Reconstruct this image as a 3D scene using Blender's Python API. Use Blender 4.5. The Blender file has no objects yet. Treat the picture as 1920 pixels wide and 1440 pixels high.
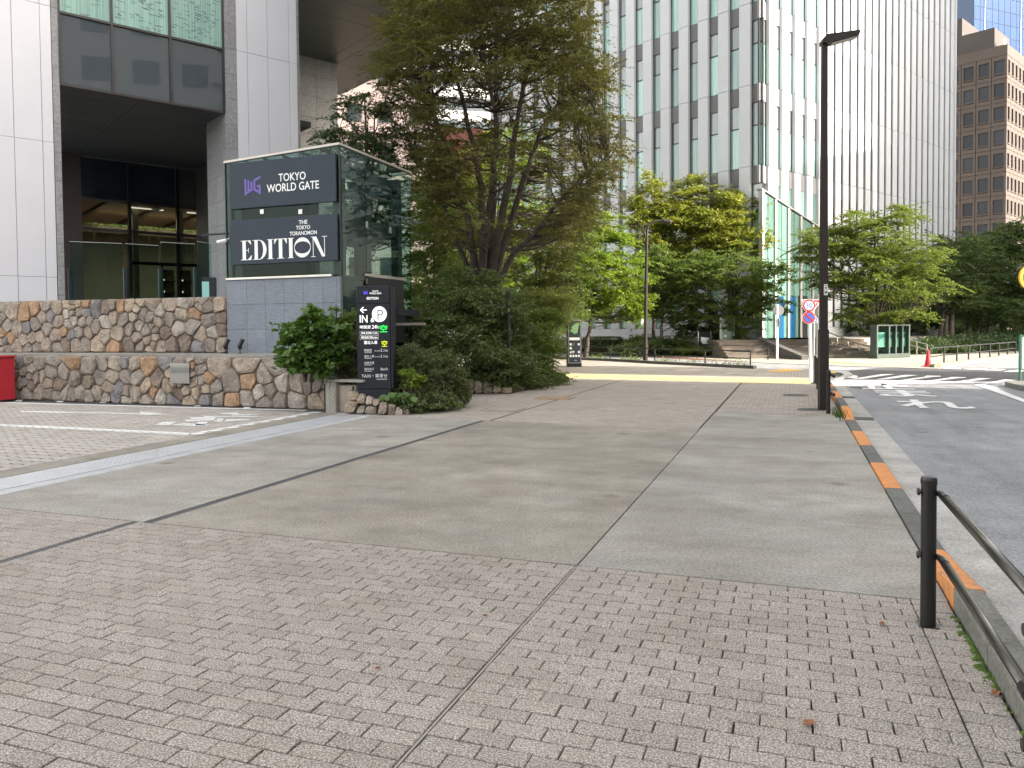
import bpy, math, random
import numpy as np
from mathutils import Vector, Matrix
R = math.radians
SC = bpy.context.scene
COL = SC.collection
rnd = random.Random(7)
nr = np.random.RandomState(11)

# ------------------------------------------------------------------ camera, sky, sun, exposure
F, H, PITCH, ROLL, VH = 1440.0, 1.6, R(1.7), R(0.5), 618.0
SY = VH - 720 + F * math.tan(PITCH)
cam = bpy.data.cameras.new('camera')
cam.sensor_width = 36.0
cam.lens = 36.0 * F / 1920.0
cam.shift_y = SY / 1920.0
cam.clip_start = 0.05
cam.clip_end = 2000
camo = bpy.data.objects.new('camera', cam)
COL.objects.link(camo)
camo.location = (0, 0, H)
camo.rotation_euler = (Matrix.Rotation(R(90) - PITCH, 3, 'X') @ Matrix.Rotation(-ROLL, 3, 'Z')).to_euler()
SC.camera = camo

SUN_AZ, SUN_EL = R(115), R(28)          # compass angle from +Y towards +X, height
w = bpy.data.worlds.new('World')
SC.world = w
w.use_nodes = True
wn = w.node_tree
bg = wn.nodes['Background']
sky = wn.nodes.new('ShaderNodeTexSky')
sky.sky_type = 'NISHITA'
sky.sun_disc = False
sky.sun_elevation = SUN_EL
sky.sun_rotation = SUN_AZ
sky.air_density = 1.0
sky.dust_density = 2.5
sky.ozone_density = 1.0
hsv = wn.nodes.new('ShaderNodeHueSaturation')          # hazy pale sky
hsv.inputs['Saturation'].default_value = 0.42
wn.links.new(sky.outputs[0], hsv.inputs['Color'])
wm_ = wn.nodes.new('ShaderNodeMix'); wm_.data_type = 'RGBA'; wm_.blend_type = 'MULTIPLY'; wm_.inputs[0].default_value = 1.0
wm_.inputs[7].default_value = (1.08, 1.0, 0.88, 1)
wn.links.new(hsv.outputs[0], wm_.inputs[6])
wn.links.new(wm_.outputs[2], bg.inputs[0])
bg.inputs[1].default_value = 0.15
sl = bpy.data.lights.new('sun', 'SUN')
sl.energy = 2.0
sl.angle = R(0.53)
sl.color = (1.0, 0.93, 0.82)
so = bpy.data.objects.new('sun', sl)
COL.objects.link(so)
SUN_D = Vector((math.sin(SUN_AZ) * math.cos(SUN_EL), math.cos(SUN_AZ) * math.cos(SUN_EL), math.sin(SUN_EL)))
so.rotation_euler = SUN_D.to_track_quat('Z', 'Y').to_euler()
so.location = (40, -20, 60)
SC.view_settings.view_transform = 'Standard'
SC.view_settings.look = 'None'
SC.view_settings.exposure = 2.6
SC.view_settings.gamma = 1.0
SC.view_settings.use_curve_mapping = False
SC.cycles.max_bounces = 8
SC.cycles.transparent_max_bounces = 12
SC.cycles.use_denoising = True

# ------------------------------------------------------------------ measuring helpers (photo pixel -> place)
_fw = np.array([0, math.cos(PITCH), -math.sin(PITCH)])
_u0 = np.array([0, math.sin(PITCH), math.cos(PITCH)])
_r0 = np.array([1.0, 0, 0])
_rt = _r0 * math.cos(ROLL) - _u0 * math.sin(ROLL)
_up = _u0 * math.cos(ROLL) + _r0 * math.sin(ROLL)
_C = np.array([0, 0, H])
def ray(u, v):
    return _fw + _rt * ((u - 960) / F) + _up * (-(v - 720 - SY) / F)
def G(u, v, z=0.0):
    d = ray(u, v)
    return _C + d * ((z - H) / d[2])
def PY(u, v, Y):
    d = ray(u, v)
    return _C + d * (Y / d[1])
def PIX(p):
    q = np.array(p, float) - _C
    k = q @ _fw
    if k < 0.05: return (1e6, 1e6)
    return (960 + F * (q @ _rt) / k, 720 + SY - F * (q @ _up) / k)
class Frame:                       # a local frame: x along, y into, rotated about z
    def __init__(s, ox, oy, rot):
        s.o = np.array([ox, oy]); s.rot = rot
        s.x = np.array([math.cos(rot), math.sin(rot)]); s.y = np.array([-math.sin(rot), math.cos(rot)])
    def loc(s, p):
        q = np.array(p[:2]) - s.o
        return np.array([q @ s.x, q @ s.y] + list(p[2:]))
    def wor(s, x, y, z=0.0):
        q = s.o + s.x * x + s.y * y
        return np.array([q[0], q[1], z])
    def at_y(s, u, v, y):          # pixel ray meets the plane local y = const -> (x, z)
        d = ray(u, v)
        n = s.y
        k = (y + s.o @ n - _C[:2] @ n) / (d[:2] @ n)
        p = _C + d * k
        return s.loc(p)[0], p[2]
    def at_x(s, u, v, x):
        d = ray(u, v)
        n = s.x
        k = (x + s.o @ n - _C[:2] @ n) / (d[:2] @ n)
        p = _C + d * k
        return s.loc(p)[1], p[2]
SW = Frame(0, 0, R(-20))           # the pavement: x = across (right), y = along
def swG(u, v, z=0.0):
    return SW.loc(G(u, v, z))[:2]

# ------------------------------------------------------------------ mesh helpers
class MB:
    def __init__(s):
        s.v = []; s.f = []; s.m = []
    def add(s, vs, fs, mi=0):
        b = len(s.v)
        s.v += [tuple(map(float, q)) for q in vs]
        for f in fs:
            s.f.append(tuple(b + i for i in f)); s.m.append(mi)
        return s
    def box(s, x0, x1, y0, y1, z0, z1, mi=0):
        return s.add([(x0, y0, z0), (x1, y0, z0), (x1, y1, z0), (x0, y1, z0), (x0, y0, z1), (x1, y0, z1), (x1, y1, z1), (x0, y1, z1)],
                     [(3, 2, 1, 0), (4, 5, 6, 7), (0, 1, 5, 4), (1, 2, 6, 5), (2, 3, 7, 6), (3, 0, 4, 7)], mi)
    def bbox(s, x0, x1, y0, y1, z0, z1, c=0.01, mi=0):      # box with chamfered vertical and top edges
        o = [(x0 + c, y0), (x1 - c, y0), (x1, y0 + c), (x1, y1 - c), (x1 - c, y1), (x0 + c, y1), (x0, y1 - c), (x0, y0 + c)]
        cx, cy = (x0 + x1) / 2, (y0 + y1) / 2
        i = [(x + (c if x < cx else -c), y + (c if y < cy else -c)) for x, y in o]
        vs = [(x, y, z0) for x, y in o] + [(x, y, z1 - c) for x, y in o] + [(x, y, z1) for x, y in i]
        fs = [(7, 6, 5, 4, 3, 2, 1, 0), tuple(range(16, 24))]
        for k in range(8):
            n = (k + 1) % 8
            fs += [(k, n, 8 + n, 8 + k), (8 + k, 8 + n, 16 + n, 16 + k)]
        return s.add(vs, fs, mi)
    def quad(s, a, b, c, d, mi=0):
        return s.add([a, b, c, d], [(0, 1, 2, 3)], mi)
    def poly(s, pts, mi=0):
        return s.add(pts, [tuple(range(len(pts)))], mi)
    def prism(s, pts, z0, z1, mi=0):                       # pts counter-clockwise in xy
        n = len(pts)
        vs = [(p[0], p[1], z0) for p in pts] + [(p[0], p[1], z1) for p in pts]
        fs = [tuple(range(n))[::-1], tuple(range(n, 2 * n))] + [(k, (k + 1) % n, n + (k + 1) % n, n + k) for k in range(n)]
        return s.add(vs, fs, mi)
    def prism_y(s, pts, y0, y1, mi=0):                     # outline in xz, thickness along y
        n = len(pts)
        vs = [(p[0], y0, p[1]) for p in pts] + [(p[0], y1, p[1]) for p in pts]
        fs = [tuple(range(n)), tuple(range(n, 2 * n))[::-1]] + [((k + 1) % n, k, n + k, n + (k + 1) % n) for k in range(n)]
        return s.add(vs, fs, mi)
    def tube(s, path, rad, n=8, mi=0, cap=True):
        path = [Vector(p) for p in path]
        if not hasattr(rad, '__len__'): rad = [rad] * len(path)
        vs = []; fs = []
        ref = Vector((0.31, 0.17, 0.93))
        pu = None
        for k, p in enumerate(path):
            d = (path[min(k + 1, len(path) - 1)] - path[max(k - 1, 0)])
            if d.length < 1e-9: d = Vector((0, 0, 1))
            d.normalize()
            if pu is None:
                pu = d.cross(Vector((1, 0, 0)) if abs(d.x) < 0.8 else Vector((0, 1, 0))).normalized()
            else:
                pu = (pu - d * pu.dot(d)).normalized()
            w_ = d.cross(pu)
            for j in range(n):
                a = 2 * math.pi * j / n
                vs.append(p + (pu * math.cos(a) + w_ * math.sin(a)) * rad[k])
        for k in range(len(path) - 1):
            for j in range(n):
                q = (j + 1) % n
                fs.append((k * n + j, k * n + q, (k + 1) * n + q, (k + 1) * n + j))
        if cap:
            fs.append(tuple(range(n))[::-1]); fs.append(tuple(range((len(path) - 1) * n, len(path) * n)))
        return s.add(vs, fs, mi)
    def disc(s, c, r, nrm, n=28, th=0.006, mi=0):
        c = Vector(c); nrm = Vector(nrm).normalized()
        return s.tube([c, c + nrm * th], [r, r], n, mi)
    def build(s, name, mats, parent=None, loc=None, rot=None, smooth=False, kind=None):
        me = bpy.data.meshes.new(name)
        me.from_pydata(s.v, [], s.f)
        if not isinstance(mats, (list, tuple)): mats = [mats]
        for m in mats: me.materials.append(m)
        if any(s.m): me.polygons.foreach_set('material_index', s.m)
        if smooth: me.polygons.foreach_set('use_smooth', [True] * len(s.f))
        me.update()
        return link(name, me, parent, loc, rot, kind)
def link(name, me, parent=None, loc=None, rot=None, kind=None):
    o = bpy.data.objects.new(name, me)
    COL.objects.link(o)
    if parent: o.parent = parent
    if loc is not None: o.location = tuple(map(float, loc))
    if rot is not None: o.rotation_euler = rot if hasattr(rot, '__len__') else (0, 0, rot)
    if kind: o['kind'] = kind
    return o
def tag(o, label, cat=None, group=None, kind=None):
    o['label'] = label
    if cat: o['category'] = cat
    if group: o['group'] = group
    if kind: o['kind'] = kind
    return o
def thing(name, label, cat, loc=(0, 0, 0), rot=0.0, group=None):
    o = bpy.data.objects.new(name, None)
    o.empty_display_size = 0.2
    COL.objects.link(o)
    o.location = tuple(map(float, loc))
    o.rotation_euler = (0, 0, rot)
    return tag(o, label, cat, group)
def bevel(o, wd=0.01, seg=2):
    m = o.modifiers.new('bevel', 'BEVEL'); m.width = wd; m.segments = seg; m.limit_method = 'ANGLE'
    return o
def ground_struct(name, label, mb, mats, rot=None):
    o = mb.build(name, mats, rot=rot, kind='structure')
    o['label'] = label
    return o
def clip(poly, n, d):              # keep points with n.p <= d (2-D convex clip)
    out = []
    for k in range(len(poly)):
        a = poly[k]; b = poly[(k + 1) % len(poly)]
        fa = n[0] * a[0] + n[1] * a[1] - d; fb = n[0] * b[0] + n[1] * b[1] - d
        if fa <= 0: out.append(a)
        if (fa < 0 < fb) or (fb < 0 < fa):
            t = fa / (fa - fb)
            out.append((a[0] + (b[0] - a[0]) * t, a[1] + (b[1] - a[1]) * t))
    return out
def clip_to(poly, conv):           # clip by a convex counter-clockwise polygon
    for k in range(len(conv)):
        a = conv[k]; b = conv[(k + 1) % len(conv)]
        n = (b[1] - a[1], -(b[0] - a[0]))
        poly = clip(poly, n, n[0] * a[0] + n[1] * a[1])
        if len(poly) < 3: return []
    return poly
def ccw(p):
    a = sum(p[k][0] * p[(k + 1) % len(p)][1] - p[(k + 1) % len(p)][0] * p[k][1] for k in range(len(p)))
    return p if a > 0 else p[::-1]
def text_mb(body, box, plane, mi=0, bold=0.0, keep=False, mb=None, align='l'):
    """letters as flat geometry fitted in box=(x0,x1,y0,y1); plane maps (x,y) to a 3-D point"""
    cu = bpy.data.curves.new('letters', 'FONT'); cu.body = body; cu.offset = bold
    cu.resolution_u = 3
    o = bpy.data.objects.new('letters', cu); COL.objects.link(o)
    dg = bpy.context.evaluated_depsgraph_get()
    me = bpy.data.meshes.new_from_object(o.evaluated_get(dg))
    vs = np.array([v.co[:2] for v in me.vertices]); fs = [tuple(p.vertices) for p in me.polygons]
    bpy.data.objects.remove(o); bpy.data.curves.remove(cu); bpy.data.meshes.remove(me)
    lo = vs.min(0); hi = vs.max(0); x0, x1, y0, y1 = box
    sx = (x1 - x0) / max(hi[0] - lo[0], 1e-6); sy = (y1 - y0) / max(hi[1] - lo[1], 1e-6)
    if keep:
        s_ = min(sx, sy)
        ox = {'l': x0, 'c': (x0 + x1) / 2 - s_ * (hi[0] - lo[0]) / 2, 'r': x1 - s_ * (hi[0] - lo[0])}[align]
        q = (vs - lo) * s_ + np.array([ox, y0])
    else:
        q = (vs - lo) * np.array([sx, sy]) + np.array([x0, y0])
    mb = mb or MB()
    mb.add([plane(a, b) for a, b in q], fs, mi)
    return mb

# ------------------------------------------------------------------ materials
def new_mat(name):
    m = bpy.data.materials.new(name); m.use_nodes = True
    nt = m.node_tree
    return m, nt, nt.nodes['Principled BSDF']
def nd(nt, t, **kw):
    n = nt.nodes.new(t)
    for k, v_ in kw.items(): setattr(n, k, v_)
    return n
def ramp(nt, fac, stops, interp='LINEAR'):
    r_ = nd(nt, 'ShaderNodeValToRGB'); r_.color_ramp.interpolation = interp
    el = r_.color_ramp.elements
    while len(el) < len(stops): el.new(0.5)
    for e, (p, c) in zip(el, stops):
        e.position = p; e.color = (c[0], c[1], c[2], 1) if hasattr(c, '__len__') else (c, c, c, 1)
    nt.links.new(fac, r_.inputs[0])
    return r_.outputs[0]
def noise(nt, scale, detail=4, rough=0.55, vec=None, stretch=None):
    n = nd(nt, 'ShaderNodeTexNoise'); n.inputs['Scale'].default_value = scale; n.inputs['Detail'].default_value = detail
    n.inputs['Roughness'].default_value = rough
    if vec is None: vec = nd(nt, 'ShaderNodeNewGeometry').outputs['Position']
    if stretch:
        mp = nd(nt, 'ShaderNodeMapping'); mp.inputs['Scale'].default_value = stretch
        nt.links.new(vec, mp.inputs[0]); vec = mp.outputs[0]
    nt.links.new(vec, n.inputs['Vector'])
    return n.outputs['Fac']
def mixc(nt, fac, a, b, mode='MIX'):
    m = nd(nt, 'ShaderNodeMix', data_type='RGBA', blend_type=mode)
    for s_, v_ in ((0, fac), (6, a), (7, b)):
        if hasattr(v_, 'is_linked') or hasattr(v_, 'links'): nt.links.new(v_, m.inputs[s_])
        elif s_ == 0: m.inputs[0].default_value = v_
        else: m.inputs[s_].default_value = (*v_, 1)
    return m.outputs[2]
def bump(nt, bs, hgt, strength=0.3, dist=0.01):
    b = nd(nt, 'ShaderNodeBump'); b.inputs['Strength'].default_value = strength; b.inputs['Distance'].default_value = dist
    nt.links.new(hgt, b.inputs['Height']); nt.links.new(b.outputs[0], bs.inputs['Normal'])
def rot_pos(nt, stretch, ang=20.0):
    g = nd(nt, 'ShaderNodeNewGeometry').outputs['Position']
    r1 = nd(nt, 'ShaderNodeVectorRotate', rotation_type='Z_AXIS'); r1.inputs['Angle'].default_value = R(ang); nt.links.new(g, r1.inputs['Vector'])
    mp = nd(nt, 'ShaderNodeMapping'); mp.inputs['Scale'].default_value = stretch; nt.links.new(r1.outputs[0], mp.inputs[0])
    return mp.outputs[0]
def worn_paint(name, c, under):
    m, nt, bs = new_mat(name)
    n1 = noise(nt, 16, 8, 0.72); n2 = noise(nt, 1.2, 3, 0.5)
    ad = nd(nt, 'ShaderNodeMath', operation='MULTIPLY_ADD'); ad.inputs[1].default_value = 0.55; nt.links.new(n2, ad.inputs[0]); nt.links.new(n1, ad.inputs[2])
    nt.links.new(ramp(nt, ad.outputs[0], [(0.60, under), (0.68, tuple(x * 0.88 for x in c)), (0.9, c)]), bs.inputs['Base Color'])
    bs.inputs['Roughness'].default_value = 0.75
    return m
def pmat(name, c, rough=0.6, var=0.12, scale=3.0, fine=0.06, fscale=60.0, bmp=0.0, metal=0.0, spec=0.5, stretch=None, rvar=0.0):
    m, nt, bs = new_mat(name)
    n1 = noise(nt, scale, 5, 0.6, stretch=stretch)
    lo = tuple(x * (1 - var) for x in c); hi = tuple(min(1, x * (1 + var)) for x in c)
    col = ramp(nt, n1, [(0.3, lo), (0.7, hi)])
    n2 = noise(nt, fscale, 3, 0.6, stretch=stretch)
    col = mixc(nt, 1.0, col, ramp(nt, n2, [(0.3, 1 - fine * 2), (0.7, 1.0)]), 'MULTIPLY')
    if rvar:
        oi = nd(nt, 'ShaderNodeObjectInfo')
        col = mixc(nt, 1.0, col, ramp(nt, oi.outputs['Random'], [(0, 1 - rvar), (1, 1.0)]), 'MULTIPLY')
    nt.links.new(col, bs.inputs['Base Color'])
    bs.inputs['Roughness'].default_value = rough; bs.inputs['Metallic'].default_value = metal
    bs.inputs['Specular IOR Level'].default_value = spec
    if bmp: bump(nt, bs, n2, bmp, 0.004)
    return m
def paver_mat(name, c, sp=0.5, moss=0.0):
    m, nt, bs = new_mat(name)
    g = nd(nt, 'ShaderNodeNewGeometry').outputs['Position']
    big = noise(nt, 0.6, 4, 0.6, g)
    med = noise(nt, 6, 3, 0.6, g)
    grit = noise(nt, 120, 2, 0.8, g)
    col = ramp(nt, big, [(0.3, tuple(x * 0.86 for x in c)), (0.7, tuple(x * 1.1 for x in c))])
    col = mixc(nt, 1.0, col, ramp(nt, med, [(0.3, 0.86), (0.7, 1.08)]), 'MULTIPLY')
    col = mixc(nt, sp, col, ramp(nt, grit, [(0.38, (0.05, 0.043, 0.038)), (0.5, tuple(x for x in c)), (0.62, (0.86, 0.82, 0.77))]))
    vo = nd(nt, 'ShaderNodeTexVoronoi'); vo.inputs['Scale'].default_value = 1.9; nt.links.new(g, vo.inputs['Vector'])
    col = mixc(nt, 1.0, col, ramp(nt, vo.outputs['Distance'], [(0.02, (0.45, 0.43, 0.41)), (0.045, (1, 1, 1))]), 'MULTIPLY')
    dirt = noise(nt, 1.6, 6, 0.7, g)
    col = mixc(nt, 1.0, col, ramp(nt, dirt, [(0.36, (0.90, 0.88, 0.86)), (0.52, (1, 1, 1))]), 'MULTIPLY')
    oi = nd(nt, 'ShaderNodeObjectInfo')
    col = mixc(nt, 1.0, col, ramp(nt, oi.outputs['Random'], [(0, (0.86, 0.85, 0.84)), (0.3, (0.94, 0.93, 0.92)), (1, (1.02, 1.01, 1.0))]), 'MULTIPLY')
    isl = nd(nt, 'ShaderNodeNewGeometry').outputs['Random Per Island']
    col = mixc(nt, 1.0, col, ramp(nt, isl, [(0, (0.86, 0.85, 0.84)), (0.3, (0.94, 0.93, 0.92)), (1, (1.02, 1.01, 1.0))]), 'MULTIPLY')
    nt.links.new(col, bs.inputs['Base Color'])
    bs.inputs['Roughness'].default_value = 0.85; bs.inputs['Specular IOR Level'].default_value = 0.3
    bump(nt, bs, grit, 0.5, 0.003)
    return m
def concrete_mat(name, c, stain=0.3, brush=None, fs=46, track=True):
    m, nt, bs = new_mat(name)
    g = nd(nt, 'ShaderNodeNewGeometry').outputs['Position']
    big = noise(nt, 0.45, 6, 0.62, g)
    med = noise(nt, 2.4, 6, 0.65, g, stretch=brush)
    grit = noise(nt, fs, 3, 0.7, g)
    st = noise(nt, 1.1, 8, 0.7, g, stretch=(1, 1, 1))
    col = ramp(nt, big, [(0.3, tuple(x * (1 - stain) for x in c)), (0.68, tuple(x * (1 + stain * 0.45) for x in c))])
    col = mixc(nt, 1.0, col, ramp(nt, med, [(0.32, 0.84), (0.66, 1.06)]), 'MULTIPLY')
    col = mixc(nt, 0.35, col, mixc(nt, 1.0, col, ramp(nt, st, [(0.42, (0.62, 0.58, 0.5)), (0.62, (1, 1, 1))]), 'MULTIPLY'))
    col = mixc(nt, 1.0, col, ramp(nt, grit, [(0.34, 0.66), (0.5, 1.0), (0.66, 1.26)]), 'MULTIPLY')
    nt.links.new(col, bs.inputs['Base Color'])
    vo = nd(nt, 'ShaderNodeTexVoronoi'); vo.inputs['Scale'].default_value = 1.7; nt.links.new(g, vo.inputs['Vector'])
    col = mixc(nt, 1.0, col, ramp(nt, vo.outputs['Distance'], [(0.012, (0.55, 0.54, 0.52)), (0.03, (1, 1, 1))]), 'MULTIPLY')
    tr_ = noise(nt, 1.0, 4, 0.55, rot_pos(nt, (0.55, 1.7, 1.0) if track else (2.2, 0.2, 1.0)))
    vo2 = nd(nt, 'ShaderNodeTexVoronoi'); vo2.inputs['Scale'].default_value = 0.8; nt.links.new(g, vo2.inputs['Vector'])
    col = mixc(nt, 1.0, col, ramp(nt, vo2.outputs['Distance'], [(0.02, (0.62, 0.58, 0.52)), (0.11, (1, 1, 1))]), 'MULTIPLY')
    col = mixc(nt, 1.0, col, ramp(nt, tr_, [(0.36, (0.88, 0.87, 0.85)), (0.5, (1, 1, 1)), (0.66, (1.08, 1.07, 1.05))]), 'MULTIPLY')
    nt.links.new(col, bs.inputs['Base Color'])
    bs.inputs['Roughness'].default_value = 0.82; bs.inputs['Specular IOR Level'].default_value = 0.35
    bump(nt, bs, grit, 0.35, 0.003)
    return m
def stone_mat(name):
    m, nt, bs = new_mat(name)
    tc = nd(nt, 'ShaderNodeNewGeometry').outputs['Position']
    oi = nd(nt, 'ShaderNodeObjectInfo')
    base = ramp(nt, oi.outputs['Random'], [(0.0, (0.30, 0.265, 0.225)), (0.16, (0.42, 0.365, 0.295)), (0.30, (0.27, 0.265, 0.265)), (0.40, (0.385, 0.325, 0.262)),
                                           (0.55, (0.34, 0.31, 0.27)), (0.68, (0.45, 0.375, 0.285)), (0.80, (0.25, 0.205, 0.165)), (0.87, (0.42, 0.285, 0.18)), (0.92, (0.48, 0.44, 0.38))], 'CONSTANT')
    n1 = noise(nt, 5, 8, 0.7, tc); n2 = noise(nt, 38, 5, 0.7, tc)
    col = mixc(nt, 1.0, base, ramp(nt, n1, [(0.32, (0.68, 0.66, 0.68)), (0.5, (1.2, 1.16, 1.18)), (0.7, (1.6, 1.52, 1.48))]), 'MULTIPLY')
    col = mixc(nt, 1.0, col, ramp(nt, n2, [(0.35, 0.55), (0.65, 1.3)]), 'MULTIPLY')
    nt.links.new(col, bs.inputs['Base Color'])
    bs.inputs['Roughness'].default_value = 0.9; bs.inputs['Specular IOR Level'].default_value = 0.25
    add = nd(nt, 'ShaderNodeMath', operation='ADD'); nt.links.new(n1, add.inputs[0]); nt.links.new(n2, add.inputs[1])
    bump(nt, bs, add.outputs[0], 1.0, 0.06)
    return m
def tile_stone_mat(name, c, stretch=(3, 3, 30), amp=0.25):
    m, nt, bs = new_mat(name)
    g = nd(nt, 'ShaderNodeNewGeometry').outputs['Position']
    n1 = noise(nt, 3.0, 6, 0.7, g, stretch=stretch)
    n2 = noise(nt, 90, 3, 0.7, g)
    col = ramp(nt, n1, [(0.3, tuple(x * (1 - amp) for x in c)), (0.7, tuple(x * (1 + amp) for x in c))])
    col = mixc(nt, 1.0, col, ramp(nt, n2, [(0.3, 0.8), (0.7, 1.12)]), 'MULTIPLY')
    oi = nd(nt, 'ShaderNodeObjectInfo')
    col = mixc(nt, 1.0, col, ramp(nt, oi.outputs['Random'], [(0, 0.88), (1, 1.03)]), 'MULTIPLY')
    nt.links.new(col, bs.inputs['Base Color'])
    bs.inputs['Roughness'].default_value = 0.65
    bump(nt, bs, n1, 0.3, 0.006)
    return m
def glass_mat(name, tint=(0.72, 0.88, 0.84), refl=0.5, ior=1.5, rough=0.0):
    m, nt, bs = new_mat(name)
    nt.nodes.remove(bs)
    out = nt.nodes['Material Output']
    tr = nd(nt, 'ShaderNodeBsdfTransparent'); tr.inputs[0].default_value = (*tint, 1)
    gl = nd(nt, 'ShaderNodeBsdfGlossy'); gl.inputs['Roughness'].default_value = rough
    gl.inputs[0].default_value = (0.94, 0.97, 0.97, 1)
    ge = nd(nt, 'ShaderNodeNewGeometry')
    dt = nd(nt, 'ShaderNodeVectorMath', operation='DOT_PRODUCT'); nt.links.new(ge.outputs['Incoming'], dt.inputs[0]); nt.links.new(ge.outputs['Normal'], dt.inputs[1])
    ab = nd(nt, 'ShaderNodeMath', operation='ABSOLUTE'); nt.links.new(dt.outputs['Value'], ab.inputs[0])
    iv = nd(nt, 'ShaderNodeMath', operation='SUBTRACT'); iv.inputs[0].default_value = 1.0; nt.links.new(ab.outputs[0], iv.inputs[1])
    pw = nd(nt, 'ShaderNodeMath', operation='POWER'); pw.inputs[1].default_value = 5.0; nt.links.new(iv.outputs[0], pw.inputs[0])
    mu = nd(nt, 'ShaderNodeMath', operation='MULTIPLY_ADD'); mu.inputs[1].default_value = 0.10; mu.inputs[2].default_value = 0.012 * refl
    nt.links.new(pw.outputs[0], mu.inputs[0])
    mx = nd(nt, 'ShaderNodeMixShader')
    nt.links.new(mu.outputs[0], mx.inputs[0]); nt.links.new(tr.outputs[0], mx.inputs[1]); nt.links.new(gl.outputs[0], mx.inputs[2])
    nt.links.new(mx.outputs[0], out.inputs[0])
    return m
def pane_mat(name, c, rough=0.04, spec=0.9, curtain=0.0, rvar=0.4, metal=0.0):
    m, nt, bs = new_mat(name)
    oi = nd(nt, 'ShaderNodeObjectInfo')
    isl = nd(nt, 'ShaderNodeNewGeometry').outputs['Random Per Island']
    col = ramp(nt, oi.outputs['Random'], [(0, tuple(x * (1 - rvar) for x in c)), (1, tuple(x * (1 + rvar) for x in c))])
    if curtain:
        n1 = noise(nt, 6.0, 2, 0.5, stretch=(6, 6, 0.05))
        col = mixc(nt, 1.0, col, ramp(nt, n1, [(0.35, 1 - curtain), (0.6, 1 + curtain)]), 'MULTIPLY')
    nt.links.new(col, bs.inputs['Base Color'])
    bs.inputs['Roughness'].default_value = rough; bs.inputs['Specular IOR Level'].default_value = spec
    bs.inputs['Metallic'].default_value = metal
    return m
def leaf_mat(name, c1, c2, trans=0.45, c3=None):
    m, nt, bs = new_mat(name)
    nt.nodes.remove(bs)
    out = nt.nodes['Material Output']
    isl = nd(nt, 'ShaderNodeNewGeometry').outputs['Random Per Island']
    big = noise(nt, 0.9, 3, 0.6)
    stops = [(0.0, c1), (1.0, c2)] if c3 is None else [(0.0, c1), (0.7, c2), (1.0, c3)]
    col = ramp(nt, isl, stops)
    col = mixc(nt, 1.0, col, ramp(nt, big, [(0.35, (0.85, 0.86, 0.8)), (0.65, (1.15, 1.08, 1.0))]), 'MULTIPLY')
    df = nd(nt, 'ShaderNodeBsdfDiffuse'); nt.links.new(col, df.inputs[0])
    tl = nd(nt, 'ShaderNodeBsdfTranslucent')
    tc = mixc(nt, 1.0, col, (1.18, 1.22, 0.68), 'MULTIPLY'); nt.links.new(tc, tl.inputs[0])
    mx = nd(nt, 'ShaderNodeMixShader'); mx.inputs[0].default_value = trans
    nt.links.new(df.outputs[0], mx.inputs[1]); nt.links.new(tl.outputs[0], mx.inputs[2])
    gl = nd(nt, 'ShaderNodeBsdfGlossy'); gl.inputs['Roughness'].default_value = 0.45; gl.inputs[0].default_value = (0.8, 0.85, 0.8, 1)
    m2 = nd(nt, 'ShaderNodeMixShader'); m2.inputs[0].default_value = 0.05
    nt.links.new(mx.outputs[0], m2.inputs[1]); nt.links.new(gl.outputs[0], m2.inputs[2])
    nt.links.new(m2.outputs[0], out.inputs[0])
    return m
def emit_mat(name, c, s=1.0):
    m, nt, bs = new_mat(name)
    bs.inputs['Base Color'].default_value = (*[x * 0.5 for x in c], 1)
    bs.inputs['Emission Color'].default_value = (*c, 1); bs.inputs['Emission Strength'].default_value = s
    return m
M = {}
M['paver'] = paver_mat('paver_concrete', (0.305, 0.272, 0.243), 0.5)
M['paver_far'] = paver_mat('paver_concrete_far', (0.37, 0.33, 0.29), 0.45)
M['joint'] = pmat('joint_sand', (0.048, 0.038, 0.027), 0.95, 0.4, 8, 0.2, 200)
M['slab'] = concrete_mat('concrete_slab', (0.305, 0.280, 0.243), 0.26, (1, 1, 1))
M['slab2'] = concrete_mat('concrete_slab_grey', (0.325, 0.310, 0.283), 0.18, (0.9, 1.6, 1))
M['asphalt'] = concrete_mat('asphalt', (0.275, 0.282, 0.298), 0.2, (1, 1, 1), 40, False)
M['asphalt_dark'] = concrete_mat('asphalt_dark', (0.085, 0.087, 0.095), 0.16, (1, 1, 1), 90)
M['gutter'] = concrete_mat('gutter_concrete', (0.44, 0.43, 0.41), 0.2, (1, 1, 1), 60)
M['kerb'] = concrete_mat('kerb_concrete', (0.21, 0.21, 0.19), 0.2)
M['kerb_dark'] = concrete_mat('kerb_dark_block', (0.14, 0.14, 0.13), 0.2)
M['orange'] = worn_paint('orange_paint', (0.62, 0.245, 0.07), (0.26, 0.17, 0.11))
M['white_paint'] = worn_paint('white_road_paint', (0.74, 0.74, 0.72), (0.30, 0.30, 0.30))
M['yellow_tile'] = pmat('yellow_tactile_tile', (0.66, 0.55, 0.26), 0.8, 0.12, 2, 0.1, 90, 0.2)
M['red_lane'] = pmat('red_lane_surface', (0.20, 0.06, 0.045), 0.85, 0.15, 3, 0.1, 60)
M['grate'] = pmat('galvanised_grate', (0.52, 0.53, 0.55), 0.45, 0.1, 3, 0.1, 50, 0.0, 0.35)
M['dark_strip'] = pmat('dark_drain_strip', (0.06, 0.06, 0.065), 0.7, 0.15, 6)
M['block'] = paver_mat('parking_block', (0.41, 0.385, 0.355), 0.4)
M['soil'] = pmat('soil', (0.05, 0.038, 0.025), 0.95, 0.4, 3, 0.3, 40, 0.6)
M['stone'] = stone_mat('rubble_stone')
M['ledge'] = concrete_mat('ledge_concrete', (0.30, 0.29, 0.27), 0.2)
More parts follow.
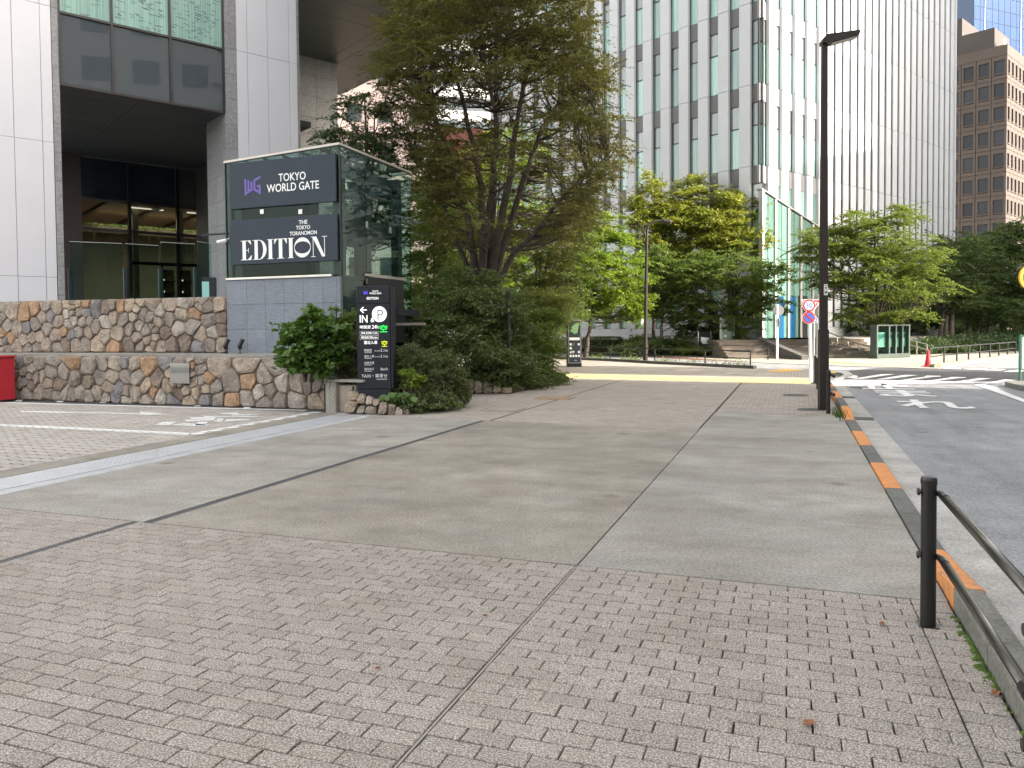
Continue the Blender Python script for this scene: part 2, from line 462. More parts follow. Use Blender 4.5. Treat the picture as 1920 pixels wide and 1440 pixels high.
M['black_metal'] = pmat('black_painted_metal', (0.010, 0.009, 0.0085), 0.4, 0.15, 4, 0.05, 40)
M['brown_metal'] = pmat('dark_brown_metal', (0.018, 0.011, 0.009), 0.45, 0.15, 4)
M['steel'] = pmat('brushed_steel', (0.42, 0.40, 0.38), 0.3, 0.1, 10, 0.05, 100, 0, 1.0)
M['rail_pipe'] = pmat('rail_pipe_metal', (0.10, 0.095, 0.085), 0.28, 0.2, 6, 0.05, 60, 0, 0.8)
M['charcoal'] = pmat('charcoal_panel', (0.022, 0.025, 0.032), 0.5, 0.08, 2, spec=0.2)
M['sign_slate'] = pmat('slate_sign_panel', (0.050, 0.062, 0.080), 0.55, 0.05, 2, spec=0.1)
M['white_panel'] = pmat('white_facade_panel', (0.52, 0.53, 0.585), 0.5, 0.03, 0.6, 0.02, 60)
M['grey_stone'] = tile_stone_mat('grey_granite', (0.22, 0.225, 0.24), (4, 4, 4), 0.3)
M['blue_stone'] = tile_stone_mat('blue_grey_stone_tile', (0.19, 0.215, 0.255), (2, 2, 22), 0.28)
M['bronze'] = pmat('dark_bronze_frame', (0.02, 0.018, 0.02), 0.4, 0.1, 3)
M['soffit'] = pmat('dark_soffit_panel', (0.072, 0.083, 0.098), 0.42, 0.08, 0.5, rvar=0.12)
M['soffit2'] = pmat('grey_soffit_panel', (0.07, 0.082, 0.072), 0.42, 0.08, 0.5, rvar=0.12)
M['black'] = pmat('black_void', (0.012, 0.012, 0.014), 0.7)
M['hotel_pane'] = pane_mat('grey_spandrel_glass', (0.07, 0.085, 0.10), 0.0, 1.0, 0, 0.1, 0.35)
M['mint_pane'] = pane_mat('mint_fritted_glass', (0.22, 0.36, 0.33), 0.06, 0.8, 0.2, 0.08)
M['glass'] = glass_mat('clear_glass')
M['green_glass'] = glass_mat('green_tinted_glass', (0.72, 0.82, 0.80), 0.8)
M['shade_glass'] = glass_mat('shaded_hotel_glass', (0.62, 0.64, 0.62), 0.3)
M['white_letter'] = pmat('white_letters', (0.85, 0.86, 0.86), 0.5, 0.02)
M['purple'] = pmat('purple_logo', (0.13, 0.085, 0.36), 0.5, 0.04)
M['lit_white'] = emit_mat('lit_white_sign', (1.0, 1.0, 0.97), 0.2)
M['lit_green'] = emit_mat('lit_green_sign', (0.02, 1.0, 0.12), 0.2)
M['lit_yellow'] = emit_mat('lit_yellow_sign', (0.85, 0.9, 0.02), 0.18)
M['lit_warm'] = emit_mat('lit_bar_shelf', (1.0, 0.72, 0.36), 0.5)
M['bark'] = pmat('grey_brown_bark', (0.075, 0.058, 0.048), 0.9, 0.35, 6, 0.2, 40, 0.8, stretch=(1, 1, 0.3))
M['bark_light'] = pmat('pale_bark', (0.17, 0.14, 0.115), 0.9, 0.3, 6, 0.2, 40, 0.8, stretch=(1, 1, 0.3))
# ------------------------------------------------------------------ the ground
RS = R(-20)
def sheet(name, label, pts, z, m, thick=0.0):
    mb = MB()
    pts = ccw([tuple(p) for p in pts])
    if thick: mb.prism(pts, z - thick, z)
    else: mb.poly([(p[0], p[1], z) for p in pts])
    return ground_struct(name, label, mb, m, RS)
ground_struct('ground', 'grey ground running out to the horizon', MB().poly([(-900, -300, -0.09), (900, -300, -0.09), (900, 1500, -0.09), (-900, 1500, -0.09)]), pmat('ground_dark', (0.12, 0.12, 0.11), 0.9))
sheet('road', 'grey asphalt road beside the pavement and across the junction', [(1.37, -14), (26, -14), (60, 70), (-60, 70), (-60, 27), (-10, 27), (1.37, 24.6)], -0.03, M['asphalt'])
sheet('road_junction', 'darker asphalt of the junction with the side street', [(1.6, 25.9), (14, 25.4), (16, 34.5), (3.2, 33.2), (1.2, 29.2)], -0.024, M['asphalt_dark'])
sheet('gutter', 'pale concrete gutter along the kerb', [(1.02, -8), (1.37, -8), (1.37, 25.2), (1.02, 25.2)], -0.022, M['gutter'])

def brick_rows(x0, x1, y0, y1, L=0.2, Wd=0.1, gap=0.0085, off=0.0, xcut=None):
    """running-bond bricks with rows along x -> list of (xa, xb, ya, yb)"""
    out = []
    y = y0; k = 0
    while y < y1 - 0.02:
        yb = min(y + Wd, y1)
        x = x0 - (L / 2 if k % 2 else 0) - off
        while x < x1:
            a, b = max(x, x0), min(x + L, x1)
            if a - x0 < 0.05: a = x0
            if x1 - b < 0.05: b = x1
            if b - a > 0.051: out.append((a + gap * .36, b - gap * .36, y + gap / 2, yb - gap / 2))
            x += L
        y += Wd; k += 1
    return out
def brick_shape(mb, L, Wd, cx=0, cy=0, z=0.0, c=0.004, ang=0.0, deep=0.03):
    a, b = L / 2, Wd / 2
    o = [(-a, -b), (a, -b), (a, b), (-a, b)]; i = [(-a + c, -b + c), (a - c, -b + c), (a - c, b - c), (-a + c, b - c)]
    ca, sa = math.cos(ang), math.sin(ang)
    T = lambda p, zz: (cx + p[0] * ca - p[1] * sa, cy + p[0] * sa + p[1] * ca, zz)
    vs = [T(p, z - deep) for p in o] + [T(p, z - c * 0.8) for p in o] + [T(p, z) for p in i]
    fs = [(8, 9, 10, 11)]
    for k in range(4):
        n = (k + 1) % 4
        fs += [(k, n, 4 + n, 4 + k), (4 + k, 4 + n, 8 + n, 8 + k)]
    mb.add(vs, fs)
def in_view(t, s, z=0.0, mx=60):
    p = SW.wor(t, s, z)
    if p[1] < 0.4: return None
    u, v = PIX(p)
    if -mx < u < 1920 + mx and -mx < v < 1440 + mx: return (u, v)
    return None
# near brick pavement: 300 nearest bricks in view are parts, the rest one joined part
bp = sheet('brick_pavement', 'speckled grey brick pavement in the foreground', [(-7.4, -3), (0.86, -3), (0.86, 4.99), (-7.4, 4.99)], -0.018, M['joint'])
reg = []
reg += brick_rows(-7.38, -5.26, 0.7, 4.99, off=0.03)
reg += brick_rows(-5.19, -1.374, 0.7, 4.99, off=0.11)
reg += brick_rows(-1.356, 0.6575, 0.7, 4.99, off=0.06)
reg += brick_rows(0.658, 0.855, 0.7, 4.99, L=0.195)
pieces = []
for (a, b, c, d) in reg:
    cx, cy = (a + b) / 2, (c + d) / 2
    q = in_view(cx, cy, 0, 25)
    p = SW.wor(cx, cy)
    pieces.append((0 if q else 1, float(np.hypot(p[0], p[1])), a, b, c, d))
pieces.sort()
near_mb = MB(); cache = {}
for k, (vis, dist, a, b, c, d) in enumerate(pieces):
    L_, W_ = round(b - a, 3), round(d - c, 3)
    jz = rnd.uniform(-0.0015, 0.0012); ja = rnd.gauss(0, 0.006); jx = rnd.gauss(0, 0.0012); jy = rnd.gauss(0, 0.001)
    if k < 299 and not vis:
        if (L_, W_) not in cache:
            mb = MB(); brick_shape(mb, L_, W_)
            me = bpy.data.meshes.new('paver'); me.from_pydata(mb.v, [], mb.f); me.materials.append(M['paver']); cache[(L_, W_)] = me
        o = link('paver', cache[(L_, W_)], bp, ((a + b) / 2 + jx, (c + d) / 2 + jy, jz), (rnd.gauss(0, 0.004), rnd.gauss(0, 0.004), ja))
    else:
        brick_shape(near_mb, L_, W_, (a + b) / 2 + jx, (c + d) / 2 + jy, jz, ang=ja)
near_mb.build('paver_field', M['paver'], bp, kind='stuff')
MB().box(-1.370, -1.360, -2, 4.99, -0.02, -0.003).build('joint_strip', pmat('pale_joint_strip', (0.30, 0.28, 0.25), 0.7), bp)
# far brick pavement between the driveway and the tactile strip
fp = sheet('far_brick_pavement', 'beige brick pavement between driveway slab and yellow tactile strip', [(-8.6, 12.56), (-1.36, 12.52), (-1.36, 15.03), (0.86, 15.03), (0.86, 23.0), (-8.6, 24.6)], -0.013, M['joint'])
mbf = MB()
ytop = lambda x: 23.17 + (0.5 - x) * 0.153
for (a, b, c, d) in brick_rows(-8.5, -5.01, 12.53, 24.5, gap=0.007) + brick_rows(-4.96, -1.385, 12.53, 24.0, off=0.07, gap=0.007):
    if d < ytop((a + b) / 2): brick_shape(mbf, b - a, d - c, (a + b) / 2, (c + d) / 2, rnd.uniform(-0.002, 0.001), ang=rnd.gauss(0, 0.006), deep=0.02)
for (a, b, c, d) in brick_rows(-1.345, 0.855, 15.04, 23.2, L=0.2, Wd=0.2, gap=0.009):
    if d < ytop((a + b) / 2): brick_shape(mbf, b - a, d - c, (a + b) / 2, (c + d) / 2, rnd.uniform(-0.002, 0.001), ang=rnd.gauss(0, 0.004), deep=0.02)
mbf.build('paver_field', M['paver_far'], fp, kind='stuff')
# driveway
sheet('driveway_slab', 'stained concrete driveway slab between drain strip and joint', [(-5.055, 5.0), (-1.368, 5.0), (-1.368, 12.5), (-5.055, 12.52)], 0.0, M['slab'], 0.04)
sheet('driveway_apron', 'concrete apron between steel grate and dark drain strip', [(-7.39, 5.0), (-5.16, 5.0), (-5.16, 12.52), (-7.39, 12.56)], 0.0, M['slab2'], 0.04)
sheet('driveway_edge_slab', 'near lighter concrete slab between joint and kerb', [(-1.354, 5.0), (0.855, 5.0), (0.855, 10.6), (-1.354, 10.6)], 0.0, M['slab2'], 0.04)
sheet('driveway_edge_slab', 'far lighter concrete slab between joint and kerb', [(-1.354, 10.607), (0.855, 10.607), (0.855, 15.0), (-1.354, 15.0)], 0.0, M['slab2'], 0.04)
sheet('slab_bed', 'dark bed under the driveway slabs', [(-7.4, 5.0), (0.86, 5.0), (0.86, 15.0), (-7.4, 15.0)], -0.038, M['joint'])
sheet('slot_drain', 'dark slot drain line crossing the driveway', [(-5.155, 5.0), (-5.06, 5.0), (-5.06, 12.52), (-5.155, 12.52)], -0.004, M['dark_strip'], 0.03)
sheet('slot_drain', 'thin dark slot drain line in the near bricks', [(-5.255, -2), (-5.195, -2), (-5.195, 4.99), (-5.255, 4.99)], -0.004, M['dark_strip'], 0.03)
sheet('slot_drain', 'thin dark slot drain line in the far bricks', [(-5.0, 12.54), (-4.97, 12.54), (-4.97, 23.9), (-5.0, 23.9)], -0.004, M['dark_strip'], 0.03)
sheet('driveway_joint', 'rough dark joint between the driveway slabs', [(-1.3675, 5.0), (-1.3545, 5.0), (-1.3545, 12.5), (-1.3675, 12.5)], -0.008, M['dark_strip'], 0.03)
sheet('parking_edge_slab', 'plain concrete strip between parking blocks and steel grate', [(-8.7, 1), (-8.28, 1), (-8.28, 12.95), (-8.7, 12.95)], 0.0, M['slab'], 0.04)
sheet('left_pavement', 'brick bed left of the grate', [(-16, 5.0), (-9.0, 5.0), (-9.0, 1), (-16, 1)], -0.03, M['joint'])
sheet('parking_bed', 'dark bedding under the parking blocks', [(-24, 1.5), (-8.69, 1.5), (-8.69, 12.98), (-24, 12.98)], -0.02, M['joint'])
# chequered steel trench grate
gr = thing('trench_grate', 'long pale steel grate strip along the parking apron', 'grate', SW.wor(-7.8, 7, 0), RS)
for k in range(12):
    y0 = -4.2 + k
    gm = MB(); gm.box(-0.45, 0.165, y0 + 0.004, y0 + 0.996, -0.03, 0.0)
    for j in range(24):
        for i in range(8):
            x = -0.44 + i * 0.075 + (0.037 if j % 2 else 0); y = y0 + 0.02 + j * 0.041
            gm.add([(x, y, 0.0), (x + 0.022, y + 0.010, 0.0), (x + 0.044, y, 0.0), (x + 0.022, y - 0.010, 0.0), (x + 0.022, y, 0.003)], [(3, 2, 4), (2, 1, 4), (1, 0, 4), (0, 3, 4)])
    gm.build('grate_plate', M['grate'], gr)
    g2 = MB(); g2.box(0.185, 0.40, y0 + 0.006, y0 + 0.994, -0.03, -0.001)
    for j in range(16):
        g2.box(0.20, 0.385, y0 + 0.03 + j * 0.06, y0 + 0.045 + j * 0.06, -0.001, 0.002)
    g2.build('grate_cover', M['grate'], gr)
MB().box(-0.468, 0.405, -4.2, 7.8, -0.045, -0.02).build('grate_channel', M['dark_strip'], gr)
# parking blocks: squares with cut corners, so every crossing leaves a small hole
mbk = MB()
sq = 0.2; cc = 0.042; g_ = 0.0015
def octo(cx, cy):
    h = sq / 2 - g_ / 2; lx = 0.062
    return [(cx - h + lx, cy - h), (cx + h - lx, cy - h), (cx + h, cy - h + cc), (cx + h, cy + h - cc), (cx + h - lx, cy + h), (cx - h + lx, cy + h), (cx - h, cy + h - cc), (cx - h, cy - h + cc)]
blocks = []
for j in range(54):
    for i in range(72):
        cx = -8.8 - i * sq - (0.1 if j % 2 else 0); cy = 12.85 - j * sq
        blocks.append((cx, cy))
        o8 = octo(cx, cy); zj = rnd.uniform(-0.002, 0.001)
        vs = [(p[0], p[1], -0.018) for p in o8] + [(p[0], p[1], zj) for p in o8]
        if j % 2 and i == 0: mbk.box(-8.797, -8.702, cy - .097, cy + .097, -.018, zj)
        mbk.add(vs, [tuple(range(8, 16))] + [(k, (k + 1) % 8, 8 + (k + 1) % 8, 8 + k) for k in range(8)])
pk = ground_struct('parking_pavement', 'grey interlocking block paving of the parking area with small holes', mbk, M['block'], RS)
def paint_on_blocks(name, label, polys):
    mb = MB()
    for poly in polys:
        poly = ccw([tuple(p) for p in poly])
        xs = [p[0] for p in poly]; ys = [p[1] for p in poly]
        for (cx, cy) in blocks:
            if min(xs) - .15 < cx < max(xs) + .15 and min(ys) - .15 < cy < max(ys) + .15:
                q = clip_to(octo(cx, cy), poly)
                if len(q) > 2: mb.poly([(p[0], p[1], 0.004) for p in q])
    return tag(mb.build(name, M['white_paint'], rot=RS), label, 'road marking')
px = lambda *pts: [tuple(swG(u, v)) for u, v in pts]
paint_on_blocks('bay_line', 'thick white bay line along the steel grate', [px((352, 814), (374, 816), (612, 772), (588, 772))])
paint_on_blocks('bay_line', 'thin white bay line nearest the camera on the parking blocks', [px((-40, 793), (-40, 797), (352, 816), (355, 812))])
mbl = MB(); mbl.poly([(*p, 0.004) for p in ccw(px((-60, 752.5), (-60, 754.3), (572, 770.5), (575, 769)))])
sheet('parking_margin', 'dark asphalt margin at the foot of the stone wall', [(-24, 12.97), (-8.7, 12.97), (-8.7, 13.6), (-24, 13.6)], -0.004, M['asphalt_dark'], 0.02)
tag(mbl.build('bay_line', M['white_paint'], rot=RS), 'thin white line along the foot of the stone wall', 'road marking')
for k, (u, v) in enumerate(((35, 751.3), (112, 752.8), (193, 754.3), (278, 756.5), (370, 760.5), (462, 764.8))):
    mbt = MB(); mbt.poly([(*p, 0.006) for p in ccw(px((u - 7, v + 1.6), (u + 5, v + 2.0), (u + 9, v - 1.3), (u - 3, v - 1.6)))])
    tag(mbt.build('bay_tick', M['white_paint'], rot=RS), ['leftmost', 'second', 'third', 'fourth', 'fifth', 'rightmost'][k] + ' short white tick from the left along the stone wall foot', 'road marking', 'white ticks at the foot of the stone wall')
paint_on_blocks('parking_arrow', 'long white painted arrow on the parking blocks', [px((40, 770.6), (40, 773), (262, 776.8), (262, 774.7)), px((262, 778.2), (318, 777.4), (262, 771.2))])
paint_on_blocks('parking_lettering', 'white painted lettering on the parking blocks by the bay line', [
    px((290, 797), (306, 791.5), (330, 791.5), (318, 797)), px((318, 797), (372, 799.5), (398, 797), (345, 794)), px((342, 787.5), (352, 791), (408, 788), (404, 785.6)),
    px((355, 783), (360, 786.5), (402, 785.6), (410, 781.6)), px((380, 780), (384, 782), (470, 782.4), (500, 781)), px((412, 774.6), (418, 777.2), (448, 776.4), (446, 773.6)),
    px((434, 776.2), (434, 779.6), (470, 779), (490, 777)), px((405, 785), (402, 791), (416, 791), (420, 785)), px((372, 791), (366, 798), (384, 798), (390, 791)),
    px((425, 786), (420, 791), (462, 788.6), (470, 786))])
# kerb
def kz(s):
    pts = [(-5, 0.12), (4.9, 0.12), (5.9, 0.018), (14.7, 0.018), (15.0, 0.12), (24, 0.12)]
    for (a, za), (b, zb) in zip(pts, pts[1:]):
        if a <= s <= b: return za + (zb - za) * (s - a) / (b - a)
    return 0.12
kb = thing('kerb', 'concrete kerb with orange blocks between the pavement and the road', 'kerb', SW.wor(0.95, 0, 0), RS)
edges = [-2.2 + 0.9 * k for k in range(8)] + [4.9, 5.5, 6.1, 6.6, 7.2, 7.8, 8.3, 8.8, 9.3, 9.8, 10.3, 10.8, 11.2, 11.7, 12.2, 12.7, 13.2, 13.7, 14.2, 14.7, 15.0, 15.6, 16.2, 16.8, 17.4, 18.0, 18.6, 19.2, 19.8, 20.4, 21.0, 21.6, 22.2, 22.8]
edges = sorted(set(round(e, 2) for e in edges))
for a, b in zip(edges, edges[1:]):
    mid = (a + b) / 2
    orange = 4.9 <= mid < 6.1 or 8.3 <= mid < 9.8 or 11.2 <= mid < 12.7 or 14.2 <= mid < 15.6 or 17.4 <= mid < 19.2 or 20.4 <= mid < 21.6
    m = M['orange'] if orange else (M['kerb'] if mid < 4.9 else M['kerb_dark'])
    za, zb = kz(a), kz(b); a2, b2 = a + 0.004, b - 0.004; c = 0.025 if min(za, zb) > 0.06 else 0.008
    prof = lambda z: [(-0.083, -0.06), (0.088, -0.06), (0.075, z - c), (0.06, z - c * 0.3), (0.075 - 2 * c, z), (-0.083 + c, z), (-0.083 + c * 0.25, z - c * 0.3), (-0.083, z - c)]
    pa, pb = prof(za), prof(zb); n = 8
    mbq = MB().add([(p[0], a2, p[1]) for p in pa] + [(p[0], b2, p[1]) for p in pb], [tuple(range(n)), tuple(range(n, 2 * n))[::-1]] + [((k + 1) % n, k, n + k, n + (k + 1) % n) for k in range(n)])
    o = mbq.build('kerb_stone', m, kb)
    if orange: o['label'] = 'orange painted kerb block'
moss = MB()
for k in range(80):
    s = rnd.choice([rnd.gauss(4.2, 0.14), rnd.gauss(4.0, 0.1), rnd.gauss(4.35, 0.1), rnd.uniform(3.2, 4.8)]); t = 0.845 + rnd.gauss(0, 0.012)
    r_ = rnd.uniform(0.006, 0.02)
    moss.add([(t - r_, s - r_, -0.004), (t + r_, s - r_, -0.004), (t + r_, s + r_, -0.004), (t - r_, s + r_, -0.004), (t, s, r_ * 0.8)], [(0, 1, 4), (1, 2, 4), (2, 3, 4), (3, 0, 4)])
tag(moss.build('moss', pmat('moss_green', (0.075, 0.12, 0.02), 0.95, 0.4, 30), rot=RS, kind='stuff'), 'bright green moss growing along the inner side of the kerb', None)
wd = MB()
for k in range(90):
    s = rnd.gauss(14.9, 0.35); t = 0.80 + rnd.gauss(0, 0.05); hgt = rnd.uniform(0.05, 0.2); a = rnd.uniform(0, 6.28)
    wd.add([(t, s, 0), (t + 0.012, s + 0.006, 0), (t + math.cos(a) * .06, s + math.sin(a) * .06, hgt)], [(0, 1, 2)])
tag(wd.build('weeds', pmat('weed_green', (0.06, 0.11, 0.02), 0.8, 0.3, 20), rot=RS, kind='stuff'), 'weeds growing in the kerb gap below the lamp post', None)
# tactile strip of yellow tiles
a0 = np.array([0.51, 23.13]); a1 = np.array([0.57, 25.2]); b0 = np.array([-7.9, 24.4]); b1 = np.array([-8.4, 26.9])
yt = MB()
NX, NYt = 29, 7
for i in range(NX):
    for j in range(NYt):
        P = lambda f, g: (a0 * (1 - f) + b0 * f) * (1 - g) + (a1 * (1 - f) + b1 * f) * g
        e = 0.012
        q = [P(i / NX + e / NX * 0.5, j / NYt + e), P((i + 1) / NX - e / NX * 0.5, j / NYt + e), P((i + 1) / NX - e / NX * 0.5, (j + 1) / NYt - e), P(i / NX + e / NX * 0.5, (j + 1) / NYt - e)]
        yt.prism(ccw([tuple(p) for p in q]), -0.02, 0.002)
ground_struct('tactile_strip', 'pale yellow strip of tiles across the pavement before the crossing', yt, M['yellow_tile'], RS)
sheet('tactile_bed', 'dark bed under the yellow tiles', [tuple(a0), tuple(a1), tuple(b1), tuple(b0)], -0.016, M['joint'])
def brick_tex_mat(name, c):
    m, nt, bs = new_mat(name)
    g = nd(nt, 'ShaderNodeTexCoord').outputs['Object']
    b = nd(nt, 'ShaderNodeTexBrick'); b.inputs['Scale'].default_value = 1.0
    b.inputs['Brick Width'].default_value = 0.2; b.inputs['Row Height'].default_value = 0.1; b.inputs['Mortar Size'].default_value = 0.006
    b.inputs['Color1'].default_value = (*[x * 0.88 for x in c], 1); b.inputs['Color2'].default_value = (*c, 1); b.inputs['Mortar'].default_value = (0.08, 0.07, 0.055, 1)
    nt.links.new(g, b.inputs['Vector'])
    n1 = noise(nt, 0.7, 5, 0.65)
    nt.links.new(mixc(nt, 1.0, b.outputs['Color'], ramp(nt, n1, [(0.3, 0.8), (0.7, 1.1)]), 'MULTIPLY'), bs.inputs['Base Color'])
    bs.inputs['Roughness'].default_value = 0.9
    return m
M['plaza'] = brick_tex_mat('plaza_brick', (0.36, 0.33, 0.29))
fA = SW.loc(G(1064, 674)); fB = SW.loc(G(1409, 689))
sheet('plaza_pavement', 'brick pavement beyond the yellow strip up to the black fence', [tuple(a1), tuple(b1), (-20, 28), (-20, 46), tuple(fA[:2] * 1.0), tuple(fB[:2]), (0.75, 29.5), (1.15, 27.5), (0.95, 25.6)], 0.0, M['plaza'], 0.1)
sheet('far_pavement', 'pale pavement on the far side of the side street', px((1000, 651.5), (1430, 679.5), (1560, 684.5), (1740, 690), (1760, 690), (1920, 664.5), (2400, 634), (2400, 626), (1000, 626)), -0.01, concrete_mat('far_paving', (0.42, 0.39, 0.33), 0.12), 0.12)
sheet('kerb_return', 'pale concrete kerb curving round the pavement corner', px((1560, 713), (1578, 712), (1600, 703), (1590, 696), (1545, 694), (1545, 697.5), (1576, 699), (1582, 703), (1572, 708)), 0.004, M['gutter'])
sheet('tactile_patch', 'ochre tactile paving at the far corner of the plaza', px((1434, 696), (1468, 697.5), (1512, 693.5), (1470, 692)), 0.006, pmat('ochre_tactile', (0.60, 0.36, 0.06), 0.8))
sheet('tactile_patch', 'ochre tactile paving behind the tall lamp post', px((1549, 700), (1566, 700), (1568, 697), (1549, 695.6)), 0.006, bpy.data.materials['ochre_tactile'])
sheet('tactile_patch', 'long ochre tactile band along the far pavement edge', px((1552, 679.4), (1700, 687.5), (1722, 688.8), (1650, 684.5), (1552, 677.5)), 0.0, bpy.data.materials['ochre_tactile'])
sheet('red_lane', 'brick red lane painted along the side street', px((1080, 657.5), (1102, 657.5), (1300, 667.2), (1420, 673.6), (1420, 678), (1300, 673.5), (1100, 661.5)), -0.018, M['red_lane'])
# road markings
def marking(name, label, cat, polys, z=-0.019, group=None):
    mb = MB()
    for p in polys: mb.poly([(q[0], q[1], z) for q in ccw(p)])
    return tag(mb.build(name, M['white_paint'], rot=RS), label, cat, group)
def x5(*pts): return px(*[(1540 + a / 5.053, 660 + b / 5.05) for a, b in pts])
marking('stop_line', 'broad white stop line across the road before the crosswalk', 'road marking', [x5((80, 312), (690, 306), (720, 296), (1210, 292), (1450, 291), (1450, 284), (900, 264), (180, 262), (80, 268))])
marking('edge_line', 'white lane line running to the right edge from the stop line', 'road marking', [x5((1445, 303), (1490, 317), (1930, 470), (1930, 440), (1560, 302))])
zs = [[(200, 243), (330, 240), (350, 222), (300, 212)], [(285, 249), (395, 247), (697, 203), (575, 203)], [(510, 254), (620, 252), (915, 213), (790, 210)], [(745, 260), (865, 257), (1060, 230), (1135, 226), (1128, 219), (1000, 217), (975, 228)],
      [(985, 268), (1105, 265), (1300, 241), (1370, 238), (1365, 232), (1240, 229), (1200, 238)], [(1240, 280), (1380, 278), (1612, 243), (1490, 240)], [(1492, 301), (1630, 285), (1856, 259), (1735, 252)], [(1700, 302), (1860, 296), (1925, 290), (1925, 284), (1880, 284)]]
od = ['first', 'second', 'third', 'fourth', 'fifth', 'sixth', 'seventh', 'eighth']
for k, z_ in enumerate(zs):
    marking('crosswalk_stripe', od[k] + ' white stripe from the left of the near crosswalk', 'road marking', [x5(*z_)], group='stripes of the near crosswalk')
zf = [[(960, 143), (1110, 150), (1140, 146), (1010, 140)], [(1145, 150), (1320, 156), (1330, 151), (1180, 147)], [(1330, 156), (1540, 160), (1585, 153), (1400, 150)], [(1530, 166), (1700, 168), (1750, 158), (1620, 154)], [(1720, 180), (1890, 182), (1925, 172), (1860, 164)]]
for k, z_ in enumerate(zf):
    marking('crosswalk_stripe', od[k] + ' white stripe from the cone along the far crosswalk', 'road marking', [x5(*z_)], group='stripes of the far crosswalk')
zc = [[(50, 165), (200, 165), (345, 152), (240, 148)], [(60, 158), (190, 158), (280, 148), (200, 148)], [(50, 150), (120, 150), (200, 143), (130, 141)]]
for k, z_ in enumerate(zc):
    marking('crosswalk_stripe', od[k] + ' white stripe from the near corner of the side street crosswalk', 'road marking', [x5(*z_)], group='stripes of the side street crosswalk')
mbs = MB()
for ch, bx in (('止', (1.75, 3.0, 21.9, 24.1)), ('ま', (1.95, 3.2, 19.7, 21.7)), ('れ', (2.1, 3.42, 17.0, 18.9))):
    text_mb(ch, bx, lambda a, b: (a, b, -0.019), bold=0.022, mb=mbs)
tag(mbs.build('stop_lettering', M['white_paint'], rot=RS), 'white stop lettering painted on the road', 'road marking')
# covers in the ground
def cover(label, u, v, wx, wy, m=None, rim=True, z=0.004):
    x, y = swG(u, v)
    t = thing('manhole_cover', label, 'manhole cover', SW.wor(x, y, 0), RS)
    MB().box(-wx / 2, wx / 2, -wy / 2, wy / 2, -0.02, z - 0.002).build('frame', M['dark_strip'], t)
    MB().box(-wx / 2 + .03, wx / 2 - .03, -wy / 2 + .03, wy / 2 - .03, -0.01, z).build('lid', m or M['paver_far'], t)
    return t
cover('square brick filled manhole cover in front of the shrubs', 945, 767, 0.75, 0.8)
cover('small manhole cover on the plaza near the map pylon', 1135, 684, 1.0, 1.2)
cover('manhole cover on the plaza before the black fence', 1290, 694, 1.2, 1.2)
cover('manhole cover on the plaza near the corner of the fence', 1385, 700, 1.1, 1.0)
cover('long rusty orange service cover near the slot drain', 1040, 746.5, 0.85, 0.7, pmat('rusty_cover', (0.34, 0.22, 0.12), 0.85))
def round_cover(label, u, v, r, z):
    x, y = swG(u, v, z)
    t = thing('round_manhole_cover', label, 'manhole cover', SW.wor(x, y, z), RS)
    MB().tube([(0, 0, -0.02), (0, 0, 0.006)], [r, r], 32).build('rim', M['dark_strip'], t)
    mb = MB().tube([(0, 0, -0.01), (0, 0, 0.009)], [r * .88, r * .88], 32)
    for a in range(12):
        for q in (0.35, 0.65): mb.box(r * q * math.cos(a * .5236) - .02, r * q * math.cos(a * .5236) + .02, r * q * math.sin(a * .5236) - .02, r * q * math.sin(a * .5236) + .02, .009, .012)
    mb.build('lid', M['kerb_dark'], t)
round_cover('round iron manhole cover in the road near the stop line', 1618, 727, 0.33, -0.03)
round_cover('round iron cover in the bricks at the foot of the tall lamp post', 1521, 768, 0.26, 0.0)
round_cover('round cover in the bricks near the sign pole', 1492, 741, 0.3, 0.0)
for k, v in enumerate((1020, 771, 735)):
    pass
mbg = MB().box(1.04, 1.36, 14.55, 14.95, -0.03, -0.014)
for k in range(7): mbg.box(1.05, 1.35, 14.57 + k * .055, 14.60 + k * .055, -0.014, -0.008)
tag(mbg.build('drain_grate', M['kerb_dark'], rot=RS), 'dark drain grate in the gutter beside the raised orange kerb', 'drain grate')
mbg = MB().box(1.04, 1.36, 18.9, 19.3, -0.03, -0.014)
for k in range(7): mbg.box(1.05, 1.35, 18.92 + k * .055, 18.95 + k * .055, -0.014, -0.008)
tag(mbg.build('drain_grate', M['kerb_dark'], rot=RS), 'small dark drain grate in the gutter farther up near the stop line', 'drain grate')
# fallen leaves
M['dead_leaf'] = pmat('dead_leaf_brown', (0.30, 0.13, 0.06), 0.8, 0.25, 40)
for (u, v, s_, lab) in ((1518, 1361, 0.026, 'curled brown leaf on the bricks right of centre foreground'), (1868, 1303, 0.025, 'reddish brown leaf lying by the kerb'), (910, 1157, 0.014, 'small pale leaf on the bricks left of the joint line'), (709, 1256, 0.013, 'small dark red leaf on the bricks near the bottom centre'), (1655, 1173, 0.02, 'thin dry twig leaf on the bricks left of the railing post')):
    x, y = swG(u, v)
    mb = MB(); n = 10
    c_ = [(math.cos(a * 2 * math.pi / n) * s_ * (1.1 + .35 * (a % 2)), math.sin(a * 2 * math.pi / n) * s_ * .6 * (1 + .4 * (a % 2))) for a in range(n)]
    mb.add([(p[0], p[1], 0.004 + abs(p[1]) * .5 + rnd.uniform(0, .006)) for p in c_] + [(0, 0, 0.004)], [(k, (k + 1) % n, n) for k in range(n)])
    tag(mb.build('fallen_leaf', M['dead_leaf'], loc=SW.wor(x, y, 0.003), rot=rnd.uniform(0, 6)), lab, 'leaf')

